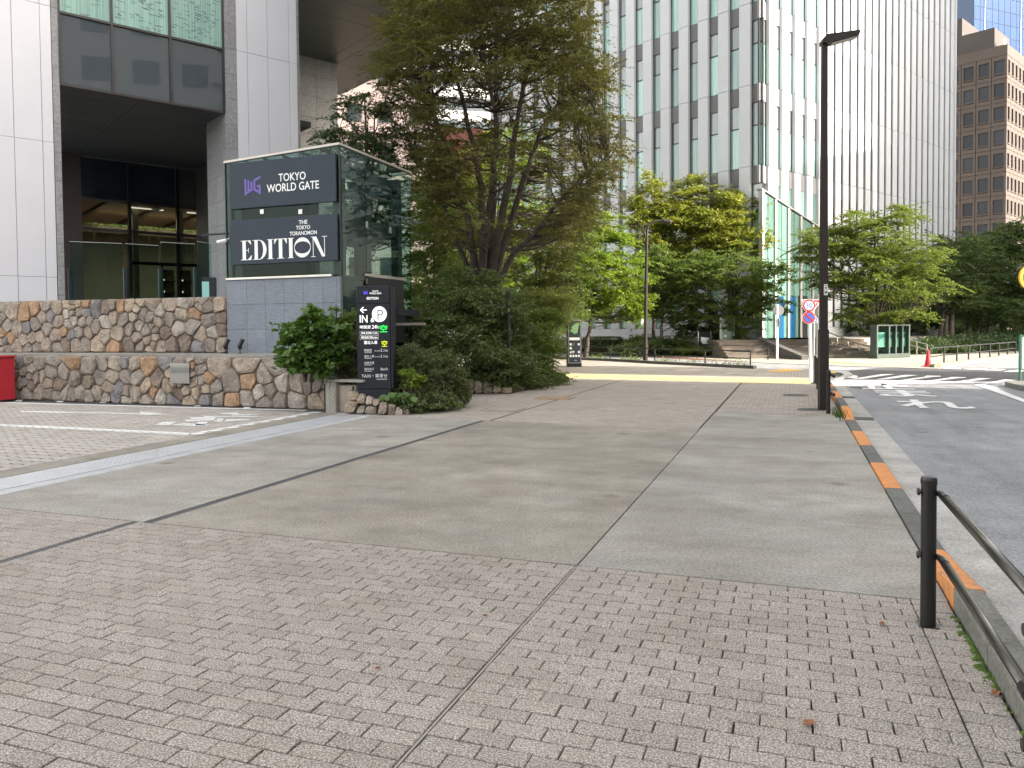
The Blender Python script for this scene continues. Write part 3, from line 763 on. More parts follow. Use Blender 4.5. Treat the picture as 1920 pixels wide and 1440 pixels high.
# ------------------------------------------------------------------ stone walls
def voronoi(poly, n, seed, relax=3, rowtop=None):
    r_ = np.random.RandomState(seed)
    xs = [p[0] for p in poly]; ys = [p[1] for p in poly]
    pts = []
    while len(pts) < n:
        p = (r_.uniform(min(xs), max(xs)), r_.uniform(min(ys), max(ys)))
        ok = all(((b[0] - a[0]) * (p[1] - a[1]) - (b[1] - a[1]) * (p[0] - a[0])) >= 0 for a, b in zip(poly, poly[1:] + poly[:1]))
        if ok: pts.append(p)
    pts = np.array(pts)
    for it in range(relax + 1):
        cells = []
        for i in range(len(pts)):
            d = np.hypot(*(pts - pts[i]).T); order = np.argsort(d)[1:22]
            c = list(poly)
            for j in order:
                nrm = pts[j] - pts[i]; mid = (pts[j] + pts[i]) / 2
                c = clip(c, nrm, float(nrm @ mid))
                if len(c) < 3: break
            cells.append(c)
        if it < relax:
            for i, c in enumerate(cells):
                if len(c) >= 3:
                    q = np.array(c).mean(0); pts[i] = pts[i] * 0.35 + q * 0.65
    return [c for c in cells if len(c) >= 3]
def stone_mesh(poly, depth, seed, joint=0.012, back=-0.05):
    r_ = random.Random(seed)
    c = np.array(poly); ctr = c.mean(0)
    def inset(amount):
        q = []
        for p in c:
            d = ctr - p; L_ = np.hypot(*d); q.append(p + d / max(L_, 1e-6) * min(amount, L_ * 0.8))
        return np.array(q)
    # subdivide edges so that the outline can wobble
    def sub(pp):
        out = []
        for k in range(len(pp)):
            a, b = pp[k], pp[(k + 1) % len(pp)]
            out.append(a * 0.86 + b * 0.14); out.append(a * 0.14 + b * 0.86)
        return np.array(out)
    base = inset(joint)
    ring0 = sub(base); n = len(ring0)
    wob = np.array([[r_.gauss(0, 0.006), r_.gauss(0, 0.006)] for _ in range(n)])
    ring0 = ring0 + wob
    sz = math.sqrt(max(abs(sum(ring0[k][0] * ring0[(k + 1) % n][1] - ring0[(k + 1) % n][0] * ring0[k][1] for k in range(n)) / 2), 1e-4))
    d1 = depth * r_.uniform(0.5, 0.9); d2 = depth * r_.uniform(0.9, 1.5)
    tx, tz = r_.gauss(0, 0.10), r_.gauss(0, 0.10)
    f1 = 0.965; f2 = r_.uniform(0.72, 0.86)
    off = np.array([r_.gauss(0, 0.05), r_.gauss(0, 0.05)]) * sz
    ring1 = ctr + (ring0 - ctr) * f1
    ring2 = ctr + (ring0 - ctr) * f2 + off
    Y = lambda p, d: -(d + tx * (p[0] - ctr[0]) + tz * (p[1] - ctr[1]))
    vs = [(p[0] - ctr[0], -back, p[1] - ctr[1]) for p in ring0] + [(p[0] - ctr[0], 0.0, p[1] - ctr[1]) for p in ring0]
    vs += [(p[0] - ctr[0], Y(p, d1) + r_.gauss(0, .008), p[1] - ctr[1]) for p in ring1]
    vs += [(p[0] - ctr[0], Y(p, d2) + r_.gauss(0, .01), p[1] - ctr[1]) for p in ring2]
    vs.append((off[0], -(d2 * 1.04), off[1]))
    fs = []
    for k in range(n):
        q = (k + 1) % n
        for r0 in (0, n, 2 * n): fs.append((r0 + q, r0 + k, r0 + n + k, r0 + n + q)[::-1])
        fs.append((3 * n + k, 3 * n + q, 4 * n))
    return vs, fs, ctr
def stone_wall(label, fx, fy, poly, n, seed, core_depth=0.5, depth=0.05, joint=0.011, zoff=0.0):
    """a rubble wall whose face lies along local x at (fx,fy) of the pavement frame; poly in (x, z)"""
    t = thing('stone_wall', label, 'stone wall', SW.wor(fx, fy, zoff), RS)
    poly = ccw(poly)
    MB().prism_y([(p[0], p[1] - 0.004) for p in poly], 0.012, core_depth).build('wall_core', pmat('wall_joint_mortar', (0.17, 0.15, 0.13), 0.95, 0.3, 10), t)
    for k, c in enumerate(voronoi(poly, n, seed)):
        vs, fs, ctr = stone_mesh(c, depth, seed * 1000 + k, joint)
        me = bpy.data.meshes.new('stone'); me.from_pydata(vs, [], fs); me.materials.append(M['stone'])
        link('stone', me, t, (ctr[0], 0, ctr[1]))
    return t
S_LOW, S_UP = 13.4, 14.5
xr = -8.72
lw = stone_wall('long low brown rubble stone wall behind the parking bays', 0, S_LOW, [(-20.5, 0.0), (xr, 0.0), (xr, 0.50), (-10.35, 1.06), (-20.5, 1.10)], 128, 3, 0.5, 0.06)
tag(MB().box(-22.5, -10.2, S_LOW + 0.02, S_UP + 0.4, 1.04, 1.115).build('wall_ledge', M['ledge'], rot=RS), 'pale concrete ledge between the lower and upper stone walls', 'ledge')
xe, _ = SW.at_y(430, 650, S_UP)
uw = stone_wall('upper brown rubble stone wall below the hotel terrace', 0, S_UP, [(-24.0, 1.117), (xe - 0.02, 1.117), (xe - 0.02, 2.43), (-24.0, 2.47)], 175, 5, 0.4, 0.06)
tag(MB().box(-34, -11.2, S_UP + 0.42, S_UP + 16, 0.0, 2.2).build('terrace_base', M['ledge'], rot=RS, kind='structure'), 'raised terrace floor behind the upper stone wall')
# red cabinet, mirror plate, gate post, spotlights
cab = thing('red_cabinet', 'red metal cabinet at the left edge by the stone wall', 'cabinet', SW.wor(SW.at_y(25, 700, 12.6)[0] - 1.36, 12.85, 0), RS)
bevel(MB().box(-0.75, 0.75, -0.25, 0.25, 0.05, 1.05).build('body', pmat('red_cabinet_paint', (0.42, 0.02, 0.035), 0.45, 0.08, 3), cab), 0.015)
MB().box(-0.78, 0.78, -0.28, 0.28, 1.05, 1.09).build('top', bpy.data.materials['red_cabinet_paint'], cab)
MB().box(-0.72, 0.72, -0.22, 0.22, 0.0, 0.05).build('plinth', M['black'], cab)
MB().box(-0.70, 0.70, -0.262, -0.25, 0.10, 1.0).build('door', bpy.data.materials['red_cabinet_paint'], cab)
MB().box(0.45, 0.48, -0.285, -0.262, 0.5, 0.66).build('handle', M['steel'], cab)
x0, z1 = SW.at_y(320, 681, S_LOW - .1); x1, z0 = SW.at_y(357, 719, S_LOW - .1)
mr = thing('mirror_plate', 'square polished metal mirror plate on the lower stone wall', 'mirror', SW.wor((x0 + x1) / 2, S_LOW - 0.02, z0), RS)
hw = (x1 - x0) / 2
mm = new_mat('mirror_metal'); mm[2].inputs['Metallic'].default_value = 1.0; mm[2].inputs['Roughness'].default_value = 0.06; mm[2].inputs['Base Color'].default_value = (0.50, 0.51, 0.51, 1)
MB().box(-hw, hw, -0.10, -0.02, 0, z1 - z0).build('backing', M['steel'], mr)
mbm = MB(); nn = 8
for i in range(nn + 1):
    for j in range(nn + 1):
        fx, fz = i / nn - .5, j / nn - .5
        mbm.v.append((fx * 2 * (hw - .006), -0.104 - 0.006 * (0.5 - fx * fx - fz * fz), (fz + .5) * (z1 - z0 - .012) + .006))
for i in range(nn):
    for j in range(nn):
        a = i * (nn + 1) + j
        mbm.f.append((a, a + nn + 1, a + nn + 2, a + 1)); mbm.m.append(0)
mbm.build('mirror_face', mm[0], mr, smooth=True)
gp = thing('gate_post', 'weathered concrete gate post with steel plate at the wall end', 'gate post', SW.wor(-8.33, 13.05, 0), RS)
wc = concrete_mat('weathered_concrete', (0.36, 0.35, 0.32), 0.3, (6, 6, 0.6))
MB().bbox(-0.30, -0.06, -0.12, 0.22, 0, 0.60, 0.012).build('post', wc, gp)
MB().bbox(-0.06, 0.34, -0.02, 0.22, 0, 0.54, 0.008).build('housing', wc, gp)
MB().box(-0.05, 0.26, -0.035, -0.02, 0.02, 0.52).build('steel_plate', pmat('tan_steel_plate', (0.30, 0.26, 0.22), 0.4, 0.15, 3, metal=0.5), gp)
MB().box(0.265, 0.29, -0.05, -0.02, 0.0, 0.52).build('edge_bar', M['black_metal'], gp)
MB().box(-0.34, -0.305, -0.1, 0.22, 0, 0.56).build('dark_edge', M['charcoal'], gp)
MB().bbox(-0.32, 0.56, -0.13, 0.24, 0.605, 0.655, 0.01).build('cap_beam', wc, gp)
MB().box(0.345, 0.54, 0.02, 0.2, 0.15, 0.60).build('beam_wall', wc, gp)
def spot(label, u, v):
    x, z = SW.at_y(u, v, S_UP - 0.35)
    t = thing('spotlight', label, 'spotlight', SW.wor(x, S_UP - 0.35, 1.116), RS)
    MB().tube([(0, 0, 0), (0, 0, 0.12)], 0.012, 8).build('stem', M['black_metal'], t)
    MB().tube([(0, 0.02, 0.10), (-0.01, -0.0, 0.17), (0.03, 0.06, 0.32)], [0.045, 0.05, 0.05], 12).build('head', M['black_metal'], t)
    MB().tube([(0, 0, 0), (0, 0, 0.012)], 0.05, 12).build('foot', M['black_metal'], t)
spot('black spotlight on the ledge in front of the blue grey tiles', 450, 655)
spot('black spotlight on the ledge in the corner of the upper wall', 423, 655)
# ------------------------------------------------------------------ the hotel at the left
p0 = PY(101, 260, 23.0)
HF = Frame(p0[0], p0[1], R(40.5))
hot = thing('hotel_building', 'grey hotel building with white panelled columns and dark glass at the left', 'hotel', HF.wor(0, 0, 0), R(40.5))
hx = lambda u, v, y=0.0: HF.at_y(u, v, y)[0]
hz = lambda u, v, y=0.0: HF.at_y(u, v, y)[1]
ZB = 1.9
j2, j1 = hz(75, 264), hz(75, 519)
jr = [ZB, j1, j2]
while jr[-1] < 24: jr.append(jr[-1] + (j2 - j1))
def panels(name, cols, rows, y0, y1, m, g=0.011):
    for a, b in cols:
        for c, d in zip(rows, rows[1:]):
            MB().bbox(a + g / 2, b - g / 2, y0, y1, c + g / 2, d - g / 2, 0.004).build(name, m, hot)
# column at the left edge
gs0, gs1 = 0.0, hx(116, 300)
panels('white_panel', [(-4.4, -2.9), (-2.9, hx(22, 100)), (hx(22, 100), hx(78, 200)), (hx(78, 200), -0.01)], jr, -0.03, 0.02, M['white_panel'])
MB().box(-4.4, 0.0, 0.025, 3.0, ZB, 24).build('column_core', M['dark_strip'], hot)
srow = [ZB + 0.85 * k for k in range(27)]
panels('grey_stone_strip', [(gs0, gs1)], srow, 0.0, 0.3, M['grey_stone'], 0.008)
# column at the right
c2a, c2b, c2c, c2d = hx(421, 150), hx(443, 100), hx(556, 100), hx(561, 100)
jz2 = hz(497, 107)
jr2 = [jz2 - 2 * (j2 - j1), jz2 - (j2 - j1), jz2]
while jr2[-1] < 24: jr2.append(jr2[-1] + (j2 - j1))
cols2 = [c2b, hx(463, 100), hx(501, 100), hx(541, 100), c2c]
panels('white_panel', list(zip(cols2, cols2[1:])), jr2, -0.03, 0.02, M['white_panel'])
panels('grey_stone_strip', [(c2a, c2b), (c2c, c2d)], srow, 0.0, 0.3, M['grey_stone'], 0.008)
side_d = HF.at_x(388, 290, c2a)[0]
MB().box(c2a + 0.04, c2d - 0.02, 0.31, side_d, ZB, 24).build('column_core', M['dark_strip'], hot)
zs = hz(113, 157)
for k in range(9):                       # stone cladding on the visible left side of the column
    for j in range(2):
        ya, yb_ = side_d * j / 2 * 0.999 + 0.305 * (1 - j), side_d * (j + 1) / 2
        MB().box(c2a, c2a + 0.035, ya + 0.004, yb_ - 0.004, ZB + k * 0.85 + 0.004, ZB + (k + 1) * 0.85 - 0.004).build('stone_tile', M['grey_stone'], hot)
# hanging glass volume
xm = [gs1 + 0.01, hx(211, 100), hx(320, 110), c2a - 0.01]
ztr = hz(267, 57)
floor_h = j2 - j1
zl = [zs, ztr, ztr + 2.6, ztr + 2.6 + (ztr - zs), ztr + 5.2 + (ztr - zs), ztr + 5.2 + 2 * (ztr - zs)]
for a, b in zip(xm, xm[1:]):
    for k, (c, d) in enumerate(zip(zl, zl[1:])):
        wn_ = MB().box(a + 0.03, b - 0.03, 0.07, 0.09, c + 0.03, d - 0.03)
        o = wn_.build('window_pane', M['hotel_pane'] if k % 2 == 0 else M['mint_pane'], hot)
        o['label'] = 'dark grey spandrel pane' if k % 2 == 0 else 'pale mint patterned pane'
        if k % 2 == 1:                    # printed dash pattern on the pale glass
            dm = MB()
            for q in range(150):
                rx, rz = rnd.random(), rnd.random()
                if (a > xm[1] - .1) or rnd.random() < 0.25:
                    x_ = a + 0.06 + rx * (b - a - 0.3); z_ = c + 0.06 + rz * (d - c - 0.12); ww = 0.10 + 0.12 * rz
                    dm.add([(x_, 0.066, z_ + .02), (x_ + ww, 0.066, z_), (x_ + ww, 0.066, z_ + 0.022), (x_, 0.066, z_ + 0.042)], [(0, 1, 2, 3)])
            dm.build('dash_pattern', pmat('pattern_blue_grey', (0.06, 0.10, 0.13), 0.5), o, kind='stuff')
for x_ in xm:
    MB().box(x_ - 0.035, x_ + 0.035, 0.0, 0.12, zs, zl[-1]).build('mullion', M['bronze'], hot)
for z_ in zl:
    MB().box(xm[0], xm[-1], 0.012, 0.11, z_ - 0.035, z_ + 0.035).build('transom', M['bronze'], hot)
MB().box(xm[0], xm[-1], 0.12, 0.5, zs + 0.05, 24).build('inner_wall', M['black'], hot)
# soffit of the recess
YB = HF.loc(G(148, 293, zs))[1]
ny = max(4, int(round(YB / 1.05)))
xmid = (xm[1] + xm[2]) / 2
xr_s = HF.loc(G(387, 292, zs))[0]
for k in range(ny):
    ya, yb_ = 0.1 + (YB - 0.1) * k / ny, 0.1 + (YB - 0.1) * (k + 1) / ny
    for a, b in ((gs1 - 1.2 if k else gs1, xmid), (xmid, c2a if yb_ < side_d + .3 else max(c2a + 3.2, xr_s))):
        MB().box(a + .008, b - .008, ya + .012, yb_ - .012, zs, zs + 0.05).build('soffit_panel', M['soffit'], hot)
MB().box(gs1 - 2.5, c2a + 3.2, 0.12, YB + 0.5, zs + 0.055, zs + 0.25).build('soffit_backing', M['black'], hot)
# recessed ground floor glass wall
bx = lambda u, v=400: HF.at_y(u, v, YB)[0]
bz = lambda u, v: HF.at_y(u, v, YB)[1]
xg = [bx(150), bx(243), bx(333), bx(410), bx(470)]
zbl = bz(240, 380); zfl = 2.2
MB().box(bx(104), xg[0], YB - 0.35, YB + 0.2, zfl - 0.4, zs).build('dark_pier', tile_stone_mat('dark_pier_stone', (0.055, 0.045, 0.045), (3, 3, 3), 0.2), hot)
for k in range(4):
    a, b = xg[k], xg[k + 1]
    f = MB()
    for x_ in (a, b): f.box(x_ - 0.06, x_ + 0.06, YB - 0.05, YB + 0.1, zfl, zs)
    f.box(a + .06, b - .06, YB - 0.03, YB + 0.08, zbl - 0.05, zbl + 0.05); f.box(a + .06, b - .06, YB - 0.03, YB + 0.08, bz(240, 434) - 0.06, bz(240, 434) + 0.06)
    fo = f.build('window_frame', M['bronze'], hot)
    MB().box(a + .062, b - .062, YB + 0.0, YB + 0.015, zbl + .05, zs - .005).build('blind_pane', pane_mat('navy_blind_glass' if k < 2 else 'grey_blind_glass', (0.012, 0.018, 0.03) if k < 2 else (0.05, 0.055, 0.055), 0.03, 0.8, 0, 0.05), fo)
    MB().box(a + .062, b - .062, YB + 0.0, YB + 0.012, zfl, zbl - .05).build('window_pane', M['shade_glass'], fo)
# interior behind the glass
zc = zbl + 0.15; YI = YB + 13
brown = pmat('brown_wood_ceiling', (0.24, 0.18, 0.125), 0.6, 0.1, 2, stretch=(1, 8, 1))
MB().box(xg[0] - 1.2, xg[4] + 9, YB + 0.3, YI, zc, zc + 0.1).build('interior_ceiling', brown, hot)
for k in range(7):
    MB().box(xg[0] - 1 + k * 2.2, xg[0] - 0.8 + k * 2.2, YB + 0.4, YI - .1, zc - 0.14, zc - .003).build('ceiling_beam', M['bronze'], hot)
MB().box(xg[0] - 1.2, xg[4] + 9, YI, YI + 0.1, zfl - .1, zc).build('interior_wall', pmat('interior_wall_olive', (0.13, 0.11, 0.085), 0.7), hot)
MB().box(xg[0] - 1.3, xg[0] - 1.2, YB + .25, YI, zfl - .1, zc).build('interior_wall', bpy.data.materials['interior_wall_olive'], hot)
MB().box(xg[0] - 1.2, xg[4] + 9, YB + .3, YI, zfl - .1, zfl - .004).build('interior_floor', pmat('interior_floor_brown', (0.12, 0.09, 0.07), 0.4), hot)
for u in (237, 328):
    x_ = bx(u); y_ = YB + 2.2
    MB().box(x_ + .8, x_ + 1.05, y_, y_ + .25, zfl, zc - .004).build('interior_column', pmat('interior_cream', (0.5, 0.47, 0.40), 0.6), hot)
tz = HF.at_y(240, 428, YB + 4)[1]
MB().box(xg[0] - 1, xg[4] + 5, YB + 3.9, YB + 4.4, tz - 0.25, tz).build('planter_trough', bpy.data.materials['interior_cream'], hot)
for k in range(3):
    MB().box(xg[1] + 0.5 + k * 2.6, xg[1] + 2.0 + k * 2.6, YB + 2.0, YB + 2.12, zc - .06, zc - .02).build('ceiling_light', emit_mat('ceiling_light_warm', (1, 0.88, 0.7), 0.3), hot)
al = bpy.data.lights.new('ceiling_lamp', 'AREA'); al.energy = 230; al.shape = 'RECTANGLE'; al.size = 8; al.size_y = 5; al.color = (1, 0.82, 0.6)
alo = bpy.data.objects.new('ceiling_lamp', al); COL.objects.link(alo); alo.parent = hot; alo.location = ((xg[1] + xg[3]) / 2 + 1.5, YB + 6, zc - .25)
# bar shelves and doors seen through the glass
for (u0, u1) in ((310, 331), (345, 363), (373, 386)):
    y_ = YB + 1.2
    a, b = HF.at_y(u0, 520, y_)[0], HF.at_y(u1, 520, y_)[0]; zt = HF.at_y(340, 506, y_)[1]
    sh = MB().box(a, b, y_ + 0.4, y_ + 0.45, zfl, zt).build('bar_shelf', pmat('bar_back', (0.16, 0.10, 0.055), 0.5), hot)
    for k in range(4):
        zz = zfl + 0.15 + k * (zt - zfl - 0.15) / 4
        MB().box(a, b, y_ + 0.1, y_ + 0.39, zz, zz + 0.03).build('shelf_board', M['bronze'], sh)
        MB().box(a + .02, b - .02, y_ + 0.34, y_ + 0.38, zz + .035, zz + 0.11).build('shelf_light', M['lit_warm'], sh)
        mbb = MB()
        for q in range(9):
            xx = a + .05 + (b - a - .1) * q / 8; hb = rnd.uniform(.14, .26)
            mbb.tube([(xx, y_ + .2, zz + .031), (xx, y_ + .2, zz + hb * .7), (xx, y_ + .2, zz + hb)], [.026, .026, .009], 6)
        mbb.build('bottle_row', pmat('bottle_glass', (0.25, 0.22, 0.16), 0.15, 0.5, 8), sh)
for u in (303, 337, 368, 391):
    x_ = HF.at_y(u, 520, YB + .25)[0]
    MB().box(x_ - .07, x_ + .07, YB + .2, YB + .3, zfl, HF.at_y(340, 500, YB + .25)[1]).build('door_frame', M['bronze'], hot)
MB().box(xg[1] + .1, xg[4], YB + .19, YB + .31, HF.at_y(340, 500, YB + .25)[1], HF.at_y(340, 494, YB + .25)[1]).build('door_head', M['bronze'], hot)
# overhang to the right of the column
YW = 6.0
z2 = hz(600, 112, YW)
xw = hx(633, 200, YW)
far = HF.loc(G(634, 178, z2))
xs, yfar = far[0], far[1]
trow = [zs - 7 + 0.92 * k for k in range(40) if zs - 7 + 0.92 * k < z2]
trow.append(z2 - .004)
tcol = [c2d - .4, c2d + .1, c2d + 0.8, hx(593, 200, YW), xw - .25, xw]
for a, b in zip(tcol, tcol[1:]):
    for c, d in zip(trow, trow[1:]):
        MB().box(a + .005, b - .005, YW, YW + .04, c + .005, d - .005).build('stone_tile', M['grey_stone'], hot)
MB().box(c2d - .38, xw - .01, YW + .045, yfar, 0, z2 - .01).build('tower_core', M['dark_strip'], hot)
sy = [-8.0 + k * 1.55 for k in range(int((yfar + 8) / 1.55) + 2)]; sy[-1] = yfar
xb = [c2d + .02, (xw + xs) / 2 - (xs - xw) * .5, (c2d + xs) / 2 + .6, xs]
xb = sorted(xb)
for a, b in zip(xb, xb[1:]):
    for c, d in zip(sy, sy[1:]):
        MB().box(a + .01, b - .01, c + .01, d - .01, z2, z2 + .05).build('soffit_panel', M['soffit2'], hot)
MB().box(c2d, xs, -8.0, yfar, z2 + .06, z2 + 26).build('upper_block', M['soffit2'], hot)
MB().box(xs + .004, xs + .10, -8.0, yfar, z2 - .02, z2 + .5).build('fascia', M['white_panel'], hot)
MB().box(-4.4, c2d - .01, 0.55, 14, 24.01, 42).build('upper_block', M['white_panel'], hot)
# things on the terrace
lv = MB()
tb = thing('hanging_greenery', 'trailing green plants in the trough inside the hotel', 'plants', HF.wor(xg[0], YB + 4, tz), R(40.5))
cl = nr.uniform(0, 1, (2600, 3)); PL = np.stack([cl[:, 0] * (xg[4] + 4 - xg[0]), 0.1 + (cl[:, 1] - .5) * .7, 0.12 - 0.55 * cl[:, 2] ** 2.2 * (0.5 + np.sin(cl[:, 0] * 60) ** 2)], 1)
HANG = (tb, PL)
for k, (u, v0, v1) in enumerate(((133, 503, 566), (237, 503, 566), (302, 503, 562), (368, 501, 560))):
    YP = 5.0
    pos = PY(u, v1, 21.6 + (0, .7, 1.3, 1.9)[k])
    zt = PY(u, v0, pos[1])[2]
    t = thing('balustrade_post', 'dark glass balustrade post on the terrace, ' + ['leftmost by the column', 'second from the left', 'third from the left', 'rightmost by the tablet stand'][k], 'post', (pos[0], pos[1], 2.2), R(40.5), 'posts of the terrace glass balustrade')
    MB().bbox(-.06, .06, -.06, .06, 0, zt - 2.2, .008).build('post', M['charcoal'], t)
    MB().box(-.09, .09, -.09, .09, 0, .02).build('base_plate', M['charcoal'], t)
for k, (u0, u1, vt) in enumerate(((131, 232, 455), (236, 300, 459), (301, 368, 456), (371, 398, 455))):
    A = PY(u0, 540, 21.5 + k * .62); B = PY(u1, 540, 22.1 + k * .62)
    zt = PY((u0 + u1) / 2, vt, (A[1] + B[1]) / 2)[2]
    t = thing('glass_screen', ['wide frameless glass screen at the left of the terrace', 'glass screen between second and third terrace posts', 'glass screen in front of the lit bar shelves', 'narrow glass screen beside the grey column side'][k], 'glass screen', (A[0], A[1], 2.2), math.atan2(B[1] - A[1], B[0] - A[0]), 'glass screens on the hotel terrace')
    L_ = float(np.hypot(*(B - A)[:2]))
    MB().box(0.02, L_ - .02, -.008, .008, .05, zt - 2.2).build('pane', M['glass'], t)
    MB().box(0.02, L_ - .02, -.012, .012, zt - 2.2, zt - 2.19).build('edge', pmat('pale_glass_edge', (0.45, 0.52, 0.5), 0.3), t)
p_ = PY(393, 562, 23.2)
t = thing('tablet_stand', 'dark stand with a lit menu screen on the terrace beside the column', 'menu stand', (p_[0], p_[1], 2.2), R(15))
MB().bbox(-.2, .2, -.06, .06, 0, 1.05, .01).build('body', M['charcoal'], t)
MB().box(-.2, .0, -.068, -.061, .25, .92).build('screen', emit_mat('menu_screen', (0.25, 0.5, 0.48), 0.08), t)

# ------------------------------------------------------------------ the glass elevator tower with the signs
SE = S_UP - 0.05
ex0, ex1 = SW.at_y(425, 420, SE)[0], SW.at_y(637, 420, SE)[0]
ez1 = SW.at_y(633, 272, SE)[1]; ez0 = SW.at_y(626, 514, SE)[1]
ey1 = SW.at_x(769, 325, ex1)[0]
ev = thing('elevator_tower', 'glass elevator tower on a blue grey tiled base with two large signs', 'elevator tower', SW.wor(ex0, SE, 0), RS)
EW, ED = ex1 - ex0, ey1 - SE
xt = [0.0] + [SW.at_y(u, 570, SE)[0] - ex0 for u in (463, 497.5, 533, 569, 606, 632)] + [EW + .02]
zt_ = [ez0 - .05 - 0.565 * k for k in range(5)][::-1]; zt_[0] = 0.02
for a, b in zip(xt, xt[1:]):
    for c, d in zip(zt_, zt_[1:]):
        MB().box(a + .003, b - .003, -0.0, .04, c + .003, d - .003).build('stone_tile', M['blue_stone'], ev)
for c, d in zip(zt_, zt_[1:]):                      # left return of the tiled base
    for k in range(3):
        MB().box(-.04, -.002, k * .9 + .003, (k + 1) * .9 - .003, c + .003, d - .003).build('stone_tile', M['blue_stone'], ev)
MB().box(.0, EW - .05, .045, 1.0, 0.02, ez0 - .06).build('base_core', M['dark_strip'], ev)
MB().box(-.02, EW - .2, -.05, .06, ez0 - .045, ez0 + .0).build('sill', pmat('pale_metal_sill', (0.62, 0.60, 0.56), 0.35, metal=0.6), ev)
cap = pmat('pale_metal_cap', (0.40, 0.36, 0.32), 0.3, 0.06, 2, metal=0.5)
zr_ = lambda x: ez1 - .10 + .15 * x / EW
for (a, b, c, d) in ((-.03, EW + .03, -.03, .07), (EW - .07, EW + .03, .07, ED + .03), (-.03, .07, .07, ED + .03), (.07, EW - .07, ED - .07, ED + .03)):
    MB().prism_y([(a, zr_(a) - .05), (b, zr_(b) - .05), (b, zr_(b)), (a, zr_(a))], c, d).build('roof_rim', cap, ev)
MB().prism_y([(.07, zr_(.07) - .04), (EW - .07, zr_(EW - .07) - .04), (EW - .07, zr_(EW - .07) - .025), (.07, zr_(.07) - .025)], .07, ED - .07).build('roof_glass', M['green_glass'], ev)
for k in range(1, 6):
    MB().box(EW * k / 6 - .015, EW * k / 6 + .015, .07, ED - .07, zr_(EW * k / 6) - .09, zr_(EW * k / 6) - .044).build('roof_bar', M['bronze'], ev)
nF = 3
for k in range(nF):
    a_, b_ = EW * k / nF + .004, EW * (k + 1) / nF - .004
    MB().prism_y([(a_, ez0 + .002), (b_, ez0 + .002), (b_, zr_(b_) - .052), (a_, zr_(a_) - .052)], 0.0, .014).build('glass_pane', M['green_glass'], ev)
for k in range(3):
    for (c, d) in ((0.03, 1.62), (1.63, 2.74), (2.75, zr_(EW) - .055)):
        MB().box(EW - .014, EW, ED * k / 3 + .006, ED * (k + 1) / 3 - .006, c, d).build('glass_pane', M['green_glass'], ev)
    MB().box(EW * k / 3 + .006, EW * (k + 1) / 3 - .006, ED - .014, ED, .05, ez1 - .16).build('glass_pane', M['green_glass'], ev)
    MB().box(0.0, .014, ED * k / 3 + .006 + (.02 if k == 0 else 0), ED * (k + 1) / 3 - .016, ez0, ez1 - .155).build('glass_pane', M['green_glass'], ev)
stl = pmat('dark_green_steel', (0.022, 0.030, 0.030), 0.45, 0.1, 3)
for (x_, y_) in ((.12, .12), (EW - .24, .10), (EW - .24, ED * .36), (EW - .24, ED - .62), (.12, ED - .3), (EW * .5, ED - .3)):
    MB().box(x_, x_ + .2, y_, y_ + .2, 0.0 if y_ > .2 or x_ > 1 else ez0, ez1 - .25).build('steel_post', stl, ev)
for z_ in (1.55, 2.72, 4.05, ez1 - .45):
    MB().box(EW - .22, EW - .08, .31, ED * .36 - .01, z_ - .12, z_ + .12).build('steel_beam', stl, ev); MB().box(EW - .22, EW - .08, ED * .36 + .21, ED - .63, z_ - .12, z_ + .12).build('steel_beam', stl, ev)
    MB().box(.33, EW - .43, ED - .28, ED - .13, z_ - .12, z_ + .12).build('steel_beam', stl, ev)
    MB().box(.33, EW - .43, .18, .32, z_ - .1, z_ + .1).build('steel_beam', stl, ev) if z_ > ez0 else None
MB().box(.03, .06, .1, ED - .1, 0, ez1 - .5).build('shaft_wall', stl, ev)
MB().bbox(EW - 1.9, EW - .55, .5, 1.9, .2, 2.5, .02).build('lift_car', pmat('lift_car_grey', (0.05, 0.055, 0.055), 0.35), ev)
MB().box(.5, EW - .6, .8, ED - .7, ez0 + .9, ez0 + 1.05).build('lift_machine', stl, ev)
MB().box(EW + .004, EW + .03, ED * .33, ED * .86, 1.3, 2.85).build('black_panel', M['black'], ev)
MB().box(EW + .004, EW + .04, ED * .30, ED * .88, 2.86, 2.92).build('panel_cap', cap, ev)
for y_ in (ED / 3, ED * 2 / 3):
    for z_ in (1.63, 2.745, 4.05):
        MB().box(EW + .002, EW + .02, y_ - .05, y_ + .05, z_ - .07, z_ + .07).build('glass_clamp', M['steel'], ev)
for u in (492, 564):
    x_, z_ = SW.at_y(u, 397, SE); x_ -= ex0
    MB().box(x_ - .05, x_ + .05, -.02, -.002, z_ - .05, z_ + .05).build('glass_clamp', M['steel'], ev)
MB().box(-.02, .0, -.02, .03, ez0 - .05, ez1 - .155).build('corner_bar', M['bronze'], ev)
MB().box(EW + .002, EW + .016, -.012, .03, .02, ez1 - .062).build('corner_bar', M['bronze'], ev)
# canopy sticking out to the right of the tower
cn = thing('entrance_canopy', 'dark flat steel canopy to the right of the elevator tower', 'canopy', SW.wor(ex1 + .05, SE + 1.2, 0), RS)
zc_ = SW.at_x(760, 575, ex1 + .6)[1]
MB().box(0, .62, 0.2, 1.2, 1.95, 2.10).build('roof_slab', M['charcoal'], cn)
MB().box(0, 1.15, 0.4, .5, 1.72, 1.78).build('gutter_bar', pmat('tan_gutter', (0.22, 0.19, 0.16), 0.5), cn)
MB().box(.25, .35, .4, .5, 0, 1.69).build('post', M['black_metal'], cn)
